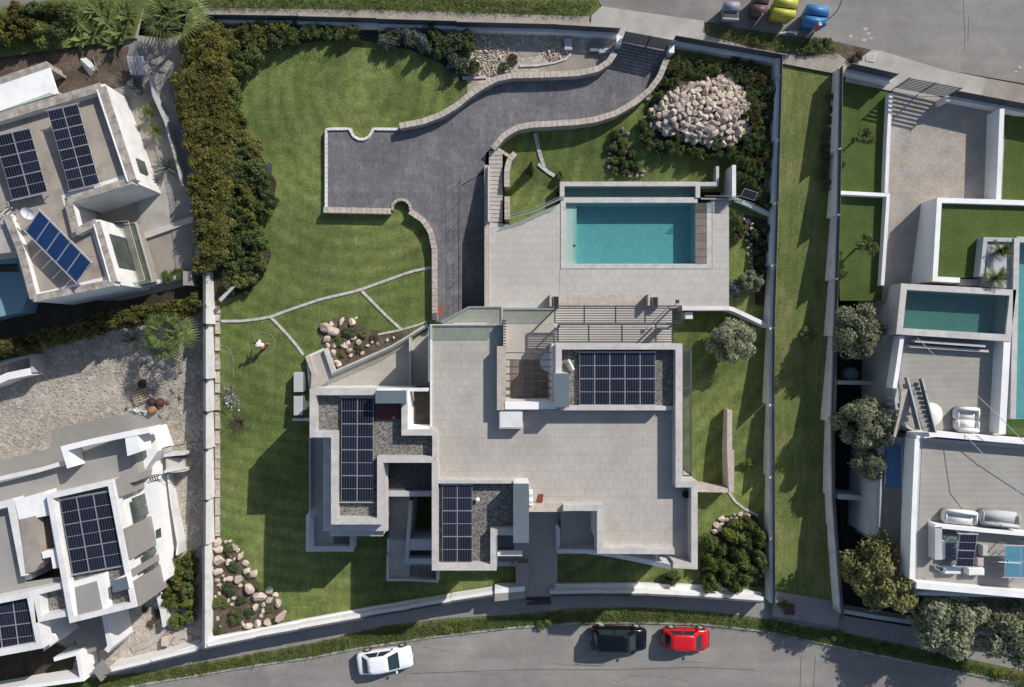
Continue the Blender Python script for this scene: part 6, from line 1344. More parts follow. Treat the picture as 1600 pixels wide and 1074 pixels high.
# east side strip
bush((1151, 345), 10, 'mid', 'airy green shrub at the top of the right side bed', h=0.8); bush((1159, 358), 8, 'bright', 'bright little shrub beside the pebble line right of the pool', h=0.6); bush((1153, 371), 8, 'dry', 'brownish shrub beside the pebble line right of the pool', h=0.6)
bush((1176, 438), 20, 'olive', 'greyish bushy olive shrub in the bed right of the pool terrace', h=1.5); bush((1152, 452), 16, 'grey', 'bluish grey agave-like shrub beside the pool terrace corner', h=1.0)
fill([(1180, 350), (1198, 355), (1196, 425), (1182, 425)], ['dark'], 7, 11, 80, 'dark green shrub against the east wall right of the pool', 'dark shrubs by the east wall', h=0.9)
fill([(1105, 848), (1130, 835), (1170, 812), (1190, 825), (1190, 905), (1150, 918), (1105, 912), (1098, 880)], ['mid', 'bright', 'mid', 'dark'], 11, 18, 500, '%s shrub of the thicket at the lower right corner of the house plot', 'lower right corner thicket', tag_by_kind=KN, h=1.7)
bush((1050, 903), 14, 'mid', 'round green shrub on the small lawn below the house', h=1.1); bush((1169, 725), 10, 'bright', 'single small green shrub on the east lawn', h=0.7)
tree((1143, 534), 37, 'olive', 'round silvery olive tree on the east lawn', h=3.0, trunkh=0.3, name='olive_tree')
# front rock bed, left corner
for x, y, r, kd, lb in ((356, 862, 9, 'dark', 'small dark shrub at the top of the corner rock bed'), (364, 886, 10, 'dark', 'second shrub down in the corner rock bed'), (346, 888, 7, 'mid', 'small shrub against the wall in the corner rock bed'), (356, 922, 12, 'dark', 'grey-green shrub in the middle of the corner rock bed'), (343, 942, 12, 'bright', 'bright green shrub at the wall in the corner rock bed'), (405, 918, 9, 'mid', 'green tuft among the lawn-side rocks of the corner bed'), (368, 965, 14, 'mid', 'large green shrub at the bottom of the corner rock bed'), (390, 958, 10, 'dark', 'dark low shrub between rocks at the bottom of the corner bed'), (421, 952, 8, 'mid', 'small green shrub beside the largest rock of the corner bed'), (376, 940, 9, 'dark', 'flat dark shrub at the centre of the corner rock bed'), (388, 902, 6, 'dark', 'small clump between pale rocks in the upper corner bed'), (340, 985, 9, 'dark', 'sparse shrub in the very corner below the rock bed')):
    bush((x, y), r, kd, lb, h=r / 26)
# terrace rock bed
for x, y, r, kd, lb in ((546, 520, 11, 'dark', 'low green shrub right of the big white rocks'), (530, 534, 9, 'mid', 'green tuft between the rocks by the small terrace'), (560, 545, 7, 'dry', 'dry brown plant at the edge of the small terrace'), (585, 528, 7, 'dry', 'dry grassy plant beside the lawn line'), (534, 552, 7, 'bright', 'bright green patch between the rocks at the terrace corner'), (568, 522, 8, 'mid', 'second low green shrub in the terrace rock bed')):
    bush((x, y), r, kd, lb, h=r / 30)
# upper-left gardens
fill([(-20, 10), (60, 12), (110, 8), (105, 40), (60, 60), (30, 62), (-20, 66)], ['hedge', 'dark', 'hedge', 'mid'], 10, 16, 400, '%s shrub in the top left corner garden', 'top left corner shrubs', tag_by_kind=KN, h=1.6)
bush((67, 54), 20, 'bright', 'clipped bright green bush in the top left garden', h=1.4)
for x, y, r, kd, lb in ((212, 133, 14, 'grey', 'round greyish bush beside the grey alley gate'), (55, 105, 9, 'dry', 'dry grass clump behind the white canopy'), (280, 428, 10, 'bright', 'bright green bush in the yard corner by the golden hedge'), (262, 433, 12, 'mid', 'low green bush on the yard wall of the upper left house'), (310, 60, 12, 'dry', 'thin brownish shrub beside the palm at the plot corner'), (318, 440, 12, 'dark', 'dark green shrub at the head of the white boundary wall'), (385, 455, 8, 'dark', 'tiny dark shrub at the lower end of the tall hedge')):
    bush((x, y), r, kd, lb, h=r / 17)
# long clipped hedge of the left side
hp_ = [(-30, 555), (0, 548), (35, 540), (75, 530), (115, 520), (150, 510), (185, 500), (215, 494), (245, 489), (275, 484), (300, 478), (318, 470)]
for k in range(len(hp_) - 1):
    for q in range(2):
        x = hp_[k][0] + (hp_[k + 1][0] - hp_[k][0]) * (q / 2); y = hp_[k][1] + (hp_[k + 1][1] - hp_[k][1]) * (q / 2)
        bush((x, y), 17, 'hedge', 'olive-green bush of the long hedge above the rubble plot', 'bushes of the long hedge', h=1.9)
# bushes right of lower-left house
fill([(262, 868), (290, 862), (302, 880), (300, 960), (275, 975), (262, 930)], ['bright', 'mid', 'bright', 'gold'], 10, 15, 300, '%s shrub between the lower left house and the boundary wall', 'shrubs by the lower left house', tag_by_kind=KN, h=1.4, zf=GL)
for x, y, r in ((245, 960, 9), (236, 975, 7), (226, 952, 6)): bush((x, y), r, 'dry', 'small dry shrub on the dirt below the lower left house', 'dry shrubs in the lower left dirt', h=0.4, zf=GL)
# right plot trees
for (x, y, r, kd, h, lb, zz) in ((1349, 212, 20, 'thin', 2.2, 'young airy tree on the upper small lawn of the right plot', None), (1352, 385, 21, 'thin', 2.2, 'young airy tree on the lower small lawn of the right plot', None),
        (1341, 517, 43, 'olive', 5.6, 'grey olive tree squeezed between green strip and raised pool', 0.2), (1350, 662, 43, 'olive', 5.6, 'yellowish olive tree in the dark side passage, middle one of three', 0), (1356, 722, 26, 'olive', 4.6, 'small dark olive below the yellowish one in the side passage', 0),
        (1385, 893, 62, 'oak', 6.4, 'large brown-green oak at the lower corner of the right house', 0), (1487, 970, 62, 'olive', 6.0, 'wide grey olive tree over the street wall right of the oak', -0.5), (1588, 985, 58, 'olive', 6.0, 'grey olive tree at the lower right corner of the photo', -0.5)):
    tree((x, y), r, kd, lb, h=h, z=zz, name='olive_tree' if kd == 'olive' else 'tree')
fill([(1290, 140), (1302, 140), (1300, 300), (1285, 300)], ['dark'], 5, 9, 60, 'dark weedy shrub in the shade of the green strip wall', 'weedy shrubs in the green strip', h=0.35)
bush((1262, 522), 14, 'mid', 'low leafy clump in the grass strip beside the shadow', h=0.35)
# conical cypress
random.seed(5)
t = thing('cypress', 'small dark conical cypress on the upper right lawn', 'cypress', P(829, 268, 2.8)); b0 = Vector(P(829, 268, GN(829, 268))); mb = MB()
for i in range(2200):
    hh = random.random() ** 1.3 * 2.6; rr = 0.34 * (1 - hh / 2.75) * random.uniform(0.5, 1.1); a = random.uniform(0, 6.28)
    p = b0 + Vector((rr * math.cos(a), rr * math.sin(a), 0.1 + hh)); u = rnd_unit() * 0.05; v = rnd_unit() * 0.04; mb.quad(p, u, v)
mb.build('foliage', MAT['leaf_dark'], t); mb = MB(); mb.tube(b0, b0 + Vector((0, 0, 1.5)), 0.04); mb.build('trunk', MAT['bark'], t)
# palms and big-leaved plants
def frond(mb, base, az, el, L, leaflets, lw, droop=0.5, fan=False):
    d = Vector((math.cos(az) * math.cos(el), math.sin(az) * math.cos(el), math.sin(el))); side = Vector((-math.sin(az), math.cos(az), 0))
    if fan:
        tip = base + d * L * 0.5; mb.tube(base, tip, 0.018, 0.012, 5)
        for k in range(leaflets):
            a = (k / (leaflets - 1) - 0.5) * 2.5; q = (d * math.cos(a) + side * math.sin(a)); q.z -= 0.15 + abs(a) * 0.1
            e = tip + q * L * 0.55; m_ = tip + q * L * 0.3; w_ = q.cross(Vector((0, 0, 1))).normalized() * lw
            mb.add([tip, m_ + w_, e + Vector((0, 0, -0.12 * L)), m_ - w_], [(0, 1, 2, 3)])
    else:
        n = leaflets; pts = [base + d * L * s + Vector((0, 0, -droop * L * s * s)) for s in [i / n for i in range(n + 1)]]
        for i in range(n):
            mb.tube(pts[i], pts[i + 1], 0.015 * (1 - i / n) + 0.004, None, 4)
            for sg in (-1, 1):
                ll = L * 0.28 * math.sin(math.pi * (0.15 + 0.8 * i / n)); q = (side * sg + d * 0.7 + Vector((0, 0, -0.2))).normalized() * ll
                w_ = d * lw; mb.add([pts[i] - w_, pts[i] + w_, pts[i] + q], [(0, 1, 2)])
def palm(px, r, label, n=26, fan=True, trunkh=1.4, z0=None, m='leaf_palm', lw=0.05, leaflets=13, cat='palm', name='palm'):
    z = G(*px) - 0.3 if z0 is None else z0; X, Y, _ = P(px[0], px[1], z + trunkh + 0.4); R_ = r / 19.5; t = thing(name, label, cat, (X, Y, z))
    mb = MB(); mb.tube((X, Y, z - 0.1), (X, Y, z + trunkh), 0.16, 0.12, 10); mb.build('trunk', MAT['bark'], t)
    for k in range(n):
        el = R(random.choice((8, 18, 30, 45, 62, 75))); mb = MB(); frond(mb, Vector((X, Y, z + trunkh)), k * 2.4 + random.uniform(-.2, .2), el, R_ * random.uniform(.8, 1.1), leaflets, lw, 0.3, fan); mb.build('frond', MAT[m], t)
    return t
palm((268, 28), 50, 'fan palm at the top left corner of the lawn plot', 30, trunkh=2.2)
palm((258, 523), 42, 'fan palm rising out of the long hedge above the rubble plot', 28, trunkh=1.6)
palm((1569, 391), 19, 'upper of two cycads on the right plot\'s terrace', 34, False, 0.3, 5.1, 'leaf_mid', 0.03, 10, 'cycad', 'cycad'); palm((1562, 433), 21, 'lower of two cycads on the right plot\'s terrace', 34, False, 0.3, 5.1, 'leaf_mid', 0.03, 10, 'cycad', 'cycad')
palm((228, 173), 17, 'upper small spiky yucca beside the alley wall', 22, False, 0.5, None, 'leaf_palm', 0.03, 8, 'yucca', 'yucca'); palm((239, 201), 17, 'lower small spiky yucca beside the alley wall', 22, False, 0.5, None, 'leaf_palm', 0.03, 8, 'yucca', 'yucca')
def blades(px, r, n, lw, label, name, cat, m, z=None, up=(10, 70)):
    z = G(*px) - 0.25 if z is None else z; X, Y, _ = P(px[0], px[1], z + 0.4); t = thing(name, label, cat, (X, Y, z)); c = Vector((X, Y, z + 0.1)); R_ = r / 19.5
    for k in range(n):
        a = k * 2.4; e = R(random.uniform(*up)); d = Vector((math.cos(a) * math.cos(e), math.sin(a) * math.cos(e), math.sin(e))); s = Vector((-math.sin(a), math.cos(a), 0)) * lw; L = R_ * random.uniform(.75, 1.1)
        mb = MB(); q1, q2 = c + d * L * 0.55, c + d * L + Vector((0, 0, -0.12 * L)); mb.add([c - s * .5, c + s * .5, q1 + s, q2, q1 - s, q1 + Vector((0, 0, -0.04))], [(0, 1, 5), (0, 5, 4), (1, 2, 5), (5, 2, 3), (5, 3, 4)]); mb.build('leaf', MAT[m], t)
    return t
blades((258, 260), 26, 22, 0.09, 'grey-green agave with stiff spiky leaves at the lower end of the alley wall', 'agave', 'agave', 'leaf_grey')
for k, (x, y, r) in enumerate(((118, 32, 26), (142, 52, 24), (165, 30, 27), (188, 48, 26), (150, 12, 24), (198, 22, 22), (125, 60, 20), (178, 66, 22))):
    blades((x, y), r, 16, 0.16, 'broad-leaved banana-like plant of the row at the top left', 'banana_plant', 'banana plant', 'leaf_palm', up=(5, 60)); bpy.data.objects[-1] if False else None
for o in COL.objects:
    if o.name.startswith('banana_plant'): o['group'] = 'banana plants at the top left'
blades((205, 530), 24, 26, 0.03, 'dark spiky plant under the fan palm in the long hedge', 'yucca', 'yucca', 'leaf_dark', up=(10, 60))
# bare twiggy bushes on the west lawn
def twigs(px, r, label, n, m, h=0.8, name='bare_shrub'):
    z = G(*px); X, Y, _ = P(px[0], px[1], z + 0.3); t = thing(name, label, 'bare shrub', (X, Y, z)); mb = MB(); R_ = r / 19.5
    for k in range(n):
        a = random.uniform(0, 6.28); p = Vector((X, Y, z)); d = Vector((math.cos(a), math.sin(a), random.uniform(.3, 1.6))).normalized()
        for s in range(4): q = p + d * R_ * 0.3 + rnd_unit() * R_ * 0.12; mb.tube(p, q, 0.02 - 0.004 * s, 0.016 - 0.004 * s, 4); p = q; d = (d + rnd_unit() * 0.5).normalized(); d.z = abs(d.z) * 0.5
    mb.build('twig_mass', MAT[m], t); return t
twigs((360, 617), 19, 'upper bare shrub wrapped in crumpled grey sheet beside the left wall', 60, 'dry_branch')
mb = MB(); t = thing('plastic_sheet', 'crumpled silvery sheet lying in the upper bare shrub', 'plastic sheet', P(360, 634, 1.2))
for k in range(60): c = Vector(P(random.gauss(361, 7), random.gauss(628, 9), 1.3 + random.uniform(0, .5))); mb.quad(c, rnd_unit() * random.uniform(.03, .09), rnd_unit() * random.uniform(.03, .07))
mb.build('sheet', MAT['alu'], t)
twigs((374, 660), 20, 'lower dark twiggy bare shrub beside the left wall', 60, 'bark')
t = thing('wire_hoop', 'thin round wire hoop around the lower bare shrub', 'wire hoop', P(376, 660, 0.8)); mb = MB(); c = P(378, 656, 1.2); mb.path([(c[0] + .85 * math.cos(a * .3), c[1] + .85 * math.sin(a * .3), 1.15 + .15 * math.sin(a * .3)) for a in range(22)], 0.012, 4); mb.build('hoop', MAT['dark_metal'], t)
t = thing('garden_hose', 'thin hose lying in loose curves on the lawn near the left wall', 'hose', P(350, 560, 1.4)); mb = MB(); mb.path([P(x, y, G(x, y) + 0.03) for x, y in ((344, 540), (352, 541), (360, 548), (364, 560), (365, 590))], 0.012, 4); mb.path([P(x, y, G(x, y) + 0.03) for x, y in ((396, 535), (399, 525), (410, 519), (424, 524), (430, 536), (426, 548), (416, 552))], 0.012, 4); mb.build('hose_line', MAT['plaster_grey'], t)
# glass/white sheets and stone benches by the hedge
t = thing('stone_bench', 'long pale stone bench slab set diagonally at the lower end of the tall hedge', 'bench', P(356, 457, 2.6)); mb = MB(); mb.prism([(341, 468), (368, 441), (372, 443), (345, 472)], 3.15, 3.0); mb.build('seat', MAT['coping'], t)
for x, y in ((347, 465), (366, 446)): mb = MB(); mb.rect(x - 1.5, y - 1.5, x + 1.5, y + 1.5, 3.0, 2.4); mb.build('leg', MAT['stone_face'], t)
t = thing('leaning_sheet', 'pale translucent sheet leaning among the shrubs at the lawn edge', 'sheet', P(421, 264, 3.4)); mb = MB(); c = Vector(P(421, 264, 3.8)); mb.quad(c, Vector((0.22, -0.12, 0.1)), Vector((0.1, 0.42, 0.2))); mb.quad(c - Vector((0, 0, 0.03)), Vector((0.22, -0.12, 0.1)), Vector((0.1, 0.42, 0.2))); mb.build('sheet_face', MAT['alu'], t)
# grass tufts and weeds on the verges
def weeds(name, polys, n, zf, m, size=(0.1, 0.28), hmax=0.35, seed=3, lab=None):
    random.seed(seed); mb = MB(); A = [area(p) for p in polys]; tot = sum(A)
    for poly, a_ in zip(polys, A):
        x0, x1 = min(p[0] for p in poly), max(p[0] for p in poly); y0, y1 = min(p[1] for p in poly), max(p[1] for p in poly); k = 0; tgt = int(n * a_ / tot); g = 0
        clumps = []
        while len(clumps) < tgt // 14 and g < 60 * tgt:
            g += 1; x, y = random.uniform(x0, x1), random.uniform(y0, y1)
            if inside(x, y, poly): clumps.append((x, y, random.uniform(0.4, 1.0)))
        for (x, y, s) in clumps:
            for q in range(14):
                xx, yy = x + random.gauss(0, 3), y + random.gauss(0, 2.4); z = zf(xx, yy); c = Vector(P(xx, yy, z + random.uniform(0.02, hmax) * s)); u = rnd_unit(); u.z *= 0.4; v = rnd_unit(); v.z *= 0.4; w_ = random.uniform(*size)
                mb.add([c - u * w_ * .5, c + v * w_ * .22, c + u * w_ * .5 + Vector((0, 0, .03))], [(0, 1, 2)])
    o = mb.build(name, MAT[m]); stuff(o, lab or 'weedy green plants growing along the verge beside the road', 'weeds'); return o
zv = lambda x, y: ZST - 0.02
v1 = [(60, 1078), (240, 1050), (400, 1023), (500, 1005), (600, 981), (700, 970), (800, 966), (800, 979), (680, 993), (560, 1011), (480, 1027), (400, 1038), (180, 1074)]
v2 = [(800, 966), (900, 956), (1000, 955), (1100, 960), (1195, 970), (1195, 985), (1100, 974), (1000, 972), (900, 973), (800, 979)]
v3 = [(1195, 968), (1300, 990), (1400, 1010), (1600, 1054), (1700, 1080), (1700, 1110), (1560, 1062), (1450, 1038), (1300, 1008), (1195, 986)]
weeds('verge_weeds', [v1, v2, v3], 26000, zv, 'leaf_mid', hmax=0.3)
weeds('verge_weeds', [v1, v2, v3], 22000, zv, 'leaf_bright', hmax=0.34, seed=8, lab='bright weeds scattered along the street verge')
n1 = [(300, -5), (640, -8), (930, 2), (930, 8), (905, 24), (800, 20), (600, 14), (315, 12)]
n2 = [(1105, 40), (1180, 52), (1240, 62), (1310, 70), (1308, 84), (1250, 84), (1180, 70), (1110, 55)]
n3 = [(0, 14), (100, 0), (215, 0), (210, 30), (100, 40), (0, 60)]
weeds('verge_weeds', [n1, n2], 16000, G, 'leaf_mid', hmax=0.35, seed=9, lab='weedy green strip between footway and upper road')
weeds('verge_weeds', [n1, n2, n3], 9000, G, 'leaf_bright', hmax=0.4, seed=10, lab='bright weeds in the strip beside the upper road')
weeds('weed_patch', [[(338, 480), (345, 480), (345, 830), (338, 830)], [(1108, 100), (1200, 125), (1200, 310), (1160, 300)], [(340, 850), (400, 910), (440, 965), (335, 1000)]], 5000, G, 'leaf_dark', (0.08, 0.2), 0.2, 12, 'scattered dark groundcover along beds')
weeds('weed_patch', [[(1216, 120), (1222, 120), (1222, 900), (1212, 900)], [(1288, 130), (1300, 130), (1300, 560), (1285, 560)], [(210, 545), (320, 520), (320, 740), (260, 690)]], 4000, lambda x, y: (GL(x, y) if x < 400 else G(x, y) - .14), 'leaf_mid', (0.06, 0.16), 0.1, 13, 'small weeds at the foot of the boundary walls')
for k, (x, y, r) in enumerate(((1275, 70, 12), (1262, 74, 11), (1292, 66, 9), (1180, 62, 8), (1340, 88, 9))): bush((x, y), r, 'mid' if k < 4 else 'dry', 'leafy weed bush beside the recycling bins and signal post', 'weed bushes near the bins', h=0.5)
for k, (x, y, r) in enumerate(((845, 976, 9), (858, 970, 9), (700, 985, 8), (1225, 985, 9), (1310, 995, 12), (1330, 1003, 10), (1380, 1015, 9), (1470, 1032, 11), (1560, 1052, 12), (1210, 978, 9))): bush((x, y), r, 'bright', 'bright leafy weed clump on the street verge', 'weed clumps on the street verge', h=0.45, z=ZST)
hg = [(288, 62), (330, 48), (352, 60), (362, 150), (366, 250), (356, 330), (352, 400), (330, 425), (310, 415), (308, 320), (295, 240), (277, 135), (280, 95)]
weeds('hedge_sprigs', [hg], 15000, lambda x, y: G(x, y) + 1.3, 'leaf_gold', (0.10, 0.26), 1.15, 21, 'loose golden sprigs over the tall hedge mass')
hf_ = [(345, 45), (560, 44), (560, 60), (500, 60), (440, 72), (395, 92), (376, 130), (376, 190), (397, 225), (425, 280), (420, 315), (395, 345), (412, 380), (418, 415), (385, 450), (345, 455), (352, 405), (352, 300), (356, 160)]
weeds('shrub_sprigs', [hf_, [(590, 48), (735, 52), (742, 105), (722, 118), (695, 92), (650, 72), (600, 66)]], 10000, lambda x, y: G(x, y) + 0.5, 'leaf_mid', (0.10, 0.24), 1.0, 22, 'loose green sprigs over the shrubs at the lawn edge')
weeds('shrub_sprigs', [[(1040, 92), (1185, 104), (1204, 128), (1200, 315), (1165, 300), (1160, 250), (1172, 190), (1160, 125), (1100, 118), (1045, 140)], [(1105, 848), (1130, 835), (1170, 812), (1190, 825), (1190, 905), (1150, 918), (1105, 912), (1098, 880)]], 10000, lambda x, y: G(x, y) + 0.3, 'leaf_bright', (0.08, 0.2), 0.9, 23, 'loose light sprigs in the shrub beds on the right side of the plot')
bush((1224, 945), 9, 'mid', 'shrub at the lower end of the green strip beside the red cover', h=0.5, z=-0.1)

# ================================================================== ROCKS
def rockmesh(seed, flat=0.6):
    random.seed(seed); bm = bmesh.new(); bmesh.ops.create_icosphere(bm, subdivisions=2, radius=1)
    axes = [rnd_unit() for _ in range(9)]; lim = [random.uniform(0.42, 0.8) for _ in axes]
    for v in bm.verts:
        for a, l in zip(axes, lim):
            d = v.co.dot(a)
            if d > l: v.co -= a * (d - l) * 0.97
        v.co += rnd_unit() * 0.05
    me = bpy.data.meshes.new('rock'); bm.to_mesh(me); bm.free(); me.materials.append(MAT['rock']); return me
ROCKS = [rockmesh(s) for s in range(9)]
ROCKG = []
for m_ in ROCKS[:4]: g = m_.copy(); g.materials[0] = MAT['rock_grey']; ROCKG.append(g)
random.seed(21)
def rock(px, r, label, group, zf=G, lift=0.0, meshes=None, name='boulder'):
    me = random.choice(meshes or ROCKS); z = zf(*px) + lift; s = r / 19.5
    o = link(name, me, None, P(px[0], px[1], z + s * 0.25), (random.uniform(-.4, .4), random.uniform(-.4, .4), random.uniform(0, 6.28)), (s * random.uniform(.9, 1.3), s * random.uniform(.75, 1.05), s * random.uniform(.55, .8)))
    o['label'] = label; o['category'] = 'boulder'; o['group'] = group; return o
def rocks(poly, rmin, rmax, tries, label, group, zf=G, mound=None, dens=0.8, mx=300, meshes=None, power=1.6):
    pts = []; x0, x1 = min(p[0] for p in poly), max(p[0] for p in poly); y0, y1 = min(p[1] for p in poly), max(p[1] for p in poly)
    for k in range(tries):
        f = k / tries; x, y = random.uniform(x0, x1), random.uniform(y0, y1); r = rmin + (rmax - rmin) * max(0, (1 - f * 1.3)) ** power * random.uniform(.6, 1) + random.uniform(0, 1)
        if not inside(x, y, poly) or len(pts) >= mx: continue
        if any((x - a) ** 2 + (y - b) ** 2 < (dens * (r + c)) ** 2 for a, b, c in pts): continue
        pts.append((x, y, r)); lift = mound(x, y) if mound else 0; rock((x, y), r * 1.05, label, group, zf, lift, meshes)
    return pts
pile = [(1030, 160), (1050, 140), (1085, 128), (1120, 122), (1138, 112), (1150, 118), (1160, 140), (1170, 160), (1168, 190), (1172, 208), (1150, 222), (1115, 232), (1090, 222), (1050, 212), (1020, 198), (1003, 186), (1015, 172)]
mound = lambda x, y: max(0, 0.95 * (1 - ((x - 1098) / 85) ** 2 - ((y - 172) / 60) ** 2))
rocks(pile, 2.8, 7.0, 16000, 'pale boulder of the big rock pile between driveway and pool', 'boulders of the big rock pile', mound=mound, mx=298, dens=0.66)
mb = MB(); n_ = 24; vs = []; fs = []
for j in range(13):
    for i in range(n_):
        a = 2 * math.pi * i / n_; q = j / 12; x, y = 1094 + 78 * q * math.cos(a), 172 + 54 * q * math.sin(a); vs.append(P(x, y, G(x, y) + mound(x, y) * 0.9 - 0.02))
for j in range(12):
    for i in range(n_): fs.append((j * n_ + i, (j + 1) * n_ + i, (j + 1) * n_ + (i + 1) % n_, j * n_ + (i + 1) % n_))
mb.add(vs, fs); struct(mb.build('earth_mound', MAT['soil']))
for x, y in ((1162, 124), (1168, 136), (1166, 144), (1176, 120)): rock((x, y), 5.5, 'white rock lying just off the upper right of the big rock pile', 'loose white rocks beside the big pile')
rocks([(1032, 100), (1052, 96), (1040, 125), (1022, 142), (1010, 158), (1005, 150), (1020, 125)], 2, 4.2, 500, 'small pale stone between driveway wall and rock pile', 'small stones beside the driveway wall', dens=0.9, mx=60)
ring = [(972, 203), (980, 210), (966, 214), (960, 222), (956, 230), (953, 240), (951, 250), (953, 260), (957, 268), (963, 272), (975, 270), (985, 273), (995, 276), (1003, 274), (976, 220), (974, 262), (968, 250), (1006, 268)]
for x, y in ring: rock((x, y), random.uniform(3.2, 5.2), 'grey stone of the ring round the little bed above the pool', 'stones ringing the little bed', GN, meshes=ROCKG)
for x, y, r in ((1163, 343, 3), (1168, 346, 4), (1173, 350, 4), (1166, 354, 4), (1174, 358, 3.5), (1163, 362, 4), (1169, 366, 3.4), (1175, 372, 3), (1167, 376, 3.2), (1173, 382, 4), (1168, 388, 3.6), (1174, 392, 3), (1170, 398, 3.8), (1175, 404, 3), (1172, 410, 3.4), (1176, 418, 3)): rock((x, y), r, 'stone of the pebble line in the bed right of the pool', 'stones right of the pool')
bank = [(735, 50), (800, 46), (890, 60), (885, 88), (860, 96), (848, 86), (846, 68), (805, 70), (800, 112), (745, 122), (742, 90)]
mb = MB(); got = []
for k in range(14000):
    x, y = random.uniform(732, 892), random.uniform(44, 124); rr = random.choice((1.4, 1.8, 2.3, 3.0, 3.8)) if k < 5000 else 1.3
    if not inside(x, y, bank) or any((x - a) ** 2 + (y - b) ** 2 < (0.8 * (rr + c)) ** 2 for a, b, c in got[-900:]): continue
    got.append((x, y, rr)); me = random.choice(ROCKS); s_ = rr / 19.5; M = Matrix.Rotation(random.uniform(0, 6.28), 3, 'Z') @ Matrix.Rotation(random.uniform(-.5, .5), 3, 'X'); c = Vector(P(x, y, G(x, y) + s_ * .3 + 0.04))
    mb.add([c + M @ Vector((v.co.x * s_ * 1.15, v.co.y * s_ * .85, v.co.z * s_ * .7)) for v in me.vertices], [tuple(p_.vertices) for p_ in me.polygons])
stuff(mb.build('bank_stones', MAT['rock']), 'bank of small pinkish white stones beside the upper wall', 'stones')
# corner bed: individually placed
cb = [(340, 848, 9), (341, 858, 9), (342, 877, 11), (341, 893, 9), (339, 908, 6), (343, 914, 5), (352, 848, 5), (360, 846, 4), (364, 852, 4), (368, 856, 5), (372, 860, 4), (358, 879, 7), (376, 868, 8), (383, 880, 6), (386, 892, 7), (396, 897, 9), (358, 904, 6), (372, 906, 8), (375, 915, 5), (390, 918, 11), (405, 934, 10), (422, 923, 9), (431, 931, 6), (399, 948, 8), (412, 946, 6), (421, 937, 8), (433, 944, 9), (438, 963, 14), (388, 978, 8), (401, 976, 9), (417, 972, 9), (376, 972, 5), (380, 977, 4), (357, 938, 4), (362, 946, 4), (346, 918, 4), (343, 928, 3.5), (340, 966, 4), (352, 905, 5), (348, 900, 4), (365, 935, 4), (408, 962, 5), (412, 955, 5), (360, 868, 4), (366, 874, 4), (344, 980, 4), (337, 932, 3)]
for k, (x, y, r) in enumerate(cb):
    if r >= 14: rock((x, y), r, 'largest rounded rock at the lawn tip of the corner rock bed', 'rocks of the lower left corner bed')
    else: rock((x, y), r * 0.95, 'rock of the corner bed at the lower left of the lawn', 'rocks of the lower left corner bed')
tb = [(508, 512, 10), (521, 518, 9), (517, 507, 6), (534, 502, 7), (549, 503, 7), (556, 498, 4), (511, 530, 8), (513, 541, 7), (520, 552, 7), (526, 565, 5), (538, 540, 6), (545, 548, 6), (553, 528, 5), (560, 535, 5), (544, 536, 5), (530, 570, 6), (548, 556, 4), (575, 540, 4), (582, 534, 4), (522, 540, 5), (590, 538, 3.5), (566, 552, 4), (605, 532, 3.5), (615, 528, 3)]
for x, y, r in tb: rock((x, y), r, 'pinkish white rock of the bed in the angle of the small terrace', 'rocks of the terrace bed')
rocks([(1113, 828), (1120, 815), (1135, 806), (1160, 803), (1172, 806), (1168, 815), (1150, 812), (1145, 830), (1128, 826), (1118, 838)], 2.5, 6, 900, 'pale rock of the heap above the lower right thicket', 'rocks above the lower right thicket', dens=0.75, mx=45)
for x, y, r in ((232, 606, 4), (246, 600, 4), (270, 610, 5), (282, 618, 6), (262, 628, 5), (200, 636, 5), (275, 590, 4), (288, 560, 3), (284, 580, 4), (250, 650, 4), (240, 612, 3.5), (197, 610, 3), (296, 548, 3)): rock((x, y), r, 'loose stone on the rubble plot near the pallet', 'loose stones on the rubble plot', GL, meshes=ROCKG)
random.seed(34); mb = MB()
for k in range(2600):
    x, y = random.uniform(1000, 1175), random.uniform(110, 235)
    if not inside(x, y, pile): continue
    s = random.uniform(0.05, 0.16); c = Vector(P(x, y, G(x, y) + mound(x, y) + s * .3)); q = [c + rnd_unit() * s for _ in range(6)]
    mb.add(q, [(0, 1, 2), (0, 2, 3), (0, 3, 4), (0, 4, 1), (5, 2, 1), (5, 3, 2), (5, 4, 3), (5, 1, 4)])
stuff(mb.build('rock_chips', MAT['rock']), 'small broken stones filling the gaps of the big rock pile', 'stones')
random.seed(33)
mb = MB()
for k in range(4200):
    x, y = random.uniform(0, 320), random.uniform(540, 1010)
    if not inside(x, y, [(0, 560), (200, 550), (300, 520), (320, 520), (318, 1000), (200, 1010), (195, 960), (262, 870), (262, 700), (240, 655), (165, 655), (0, 715)]): continue
    s = random.uniform(0.02, 0.075); mb.box(P(x, y, GL(x, y) + s * .3), (s * 2, s * 1.4, s), random.uniform(0, 3))
stuff(mb.build('rubble_stones', MAT['pebble']), 'small pale rubble stones scattered over the bare plot', 'rubble')
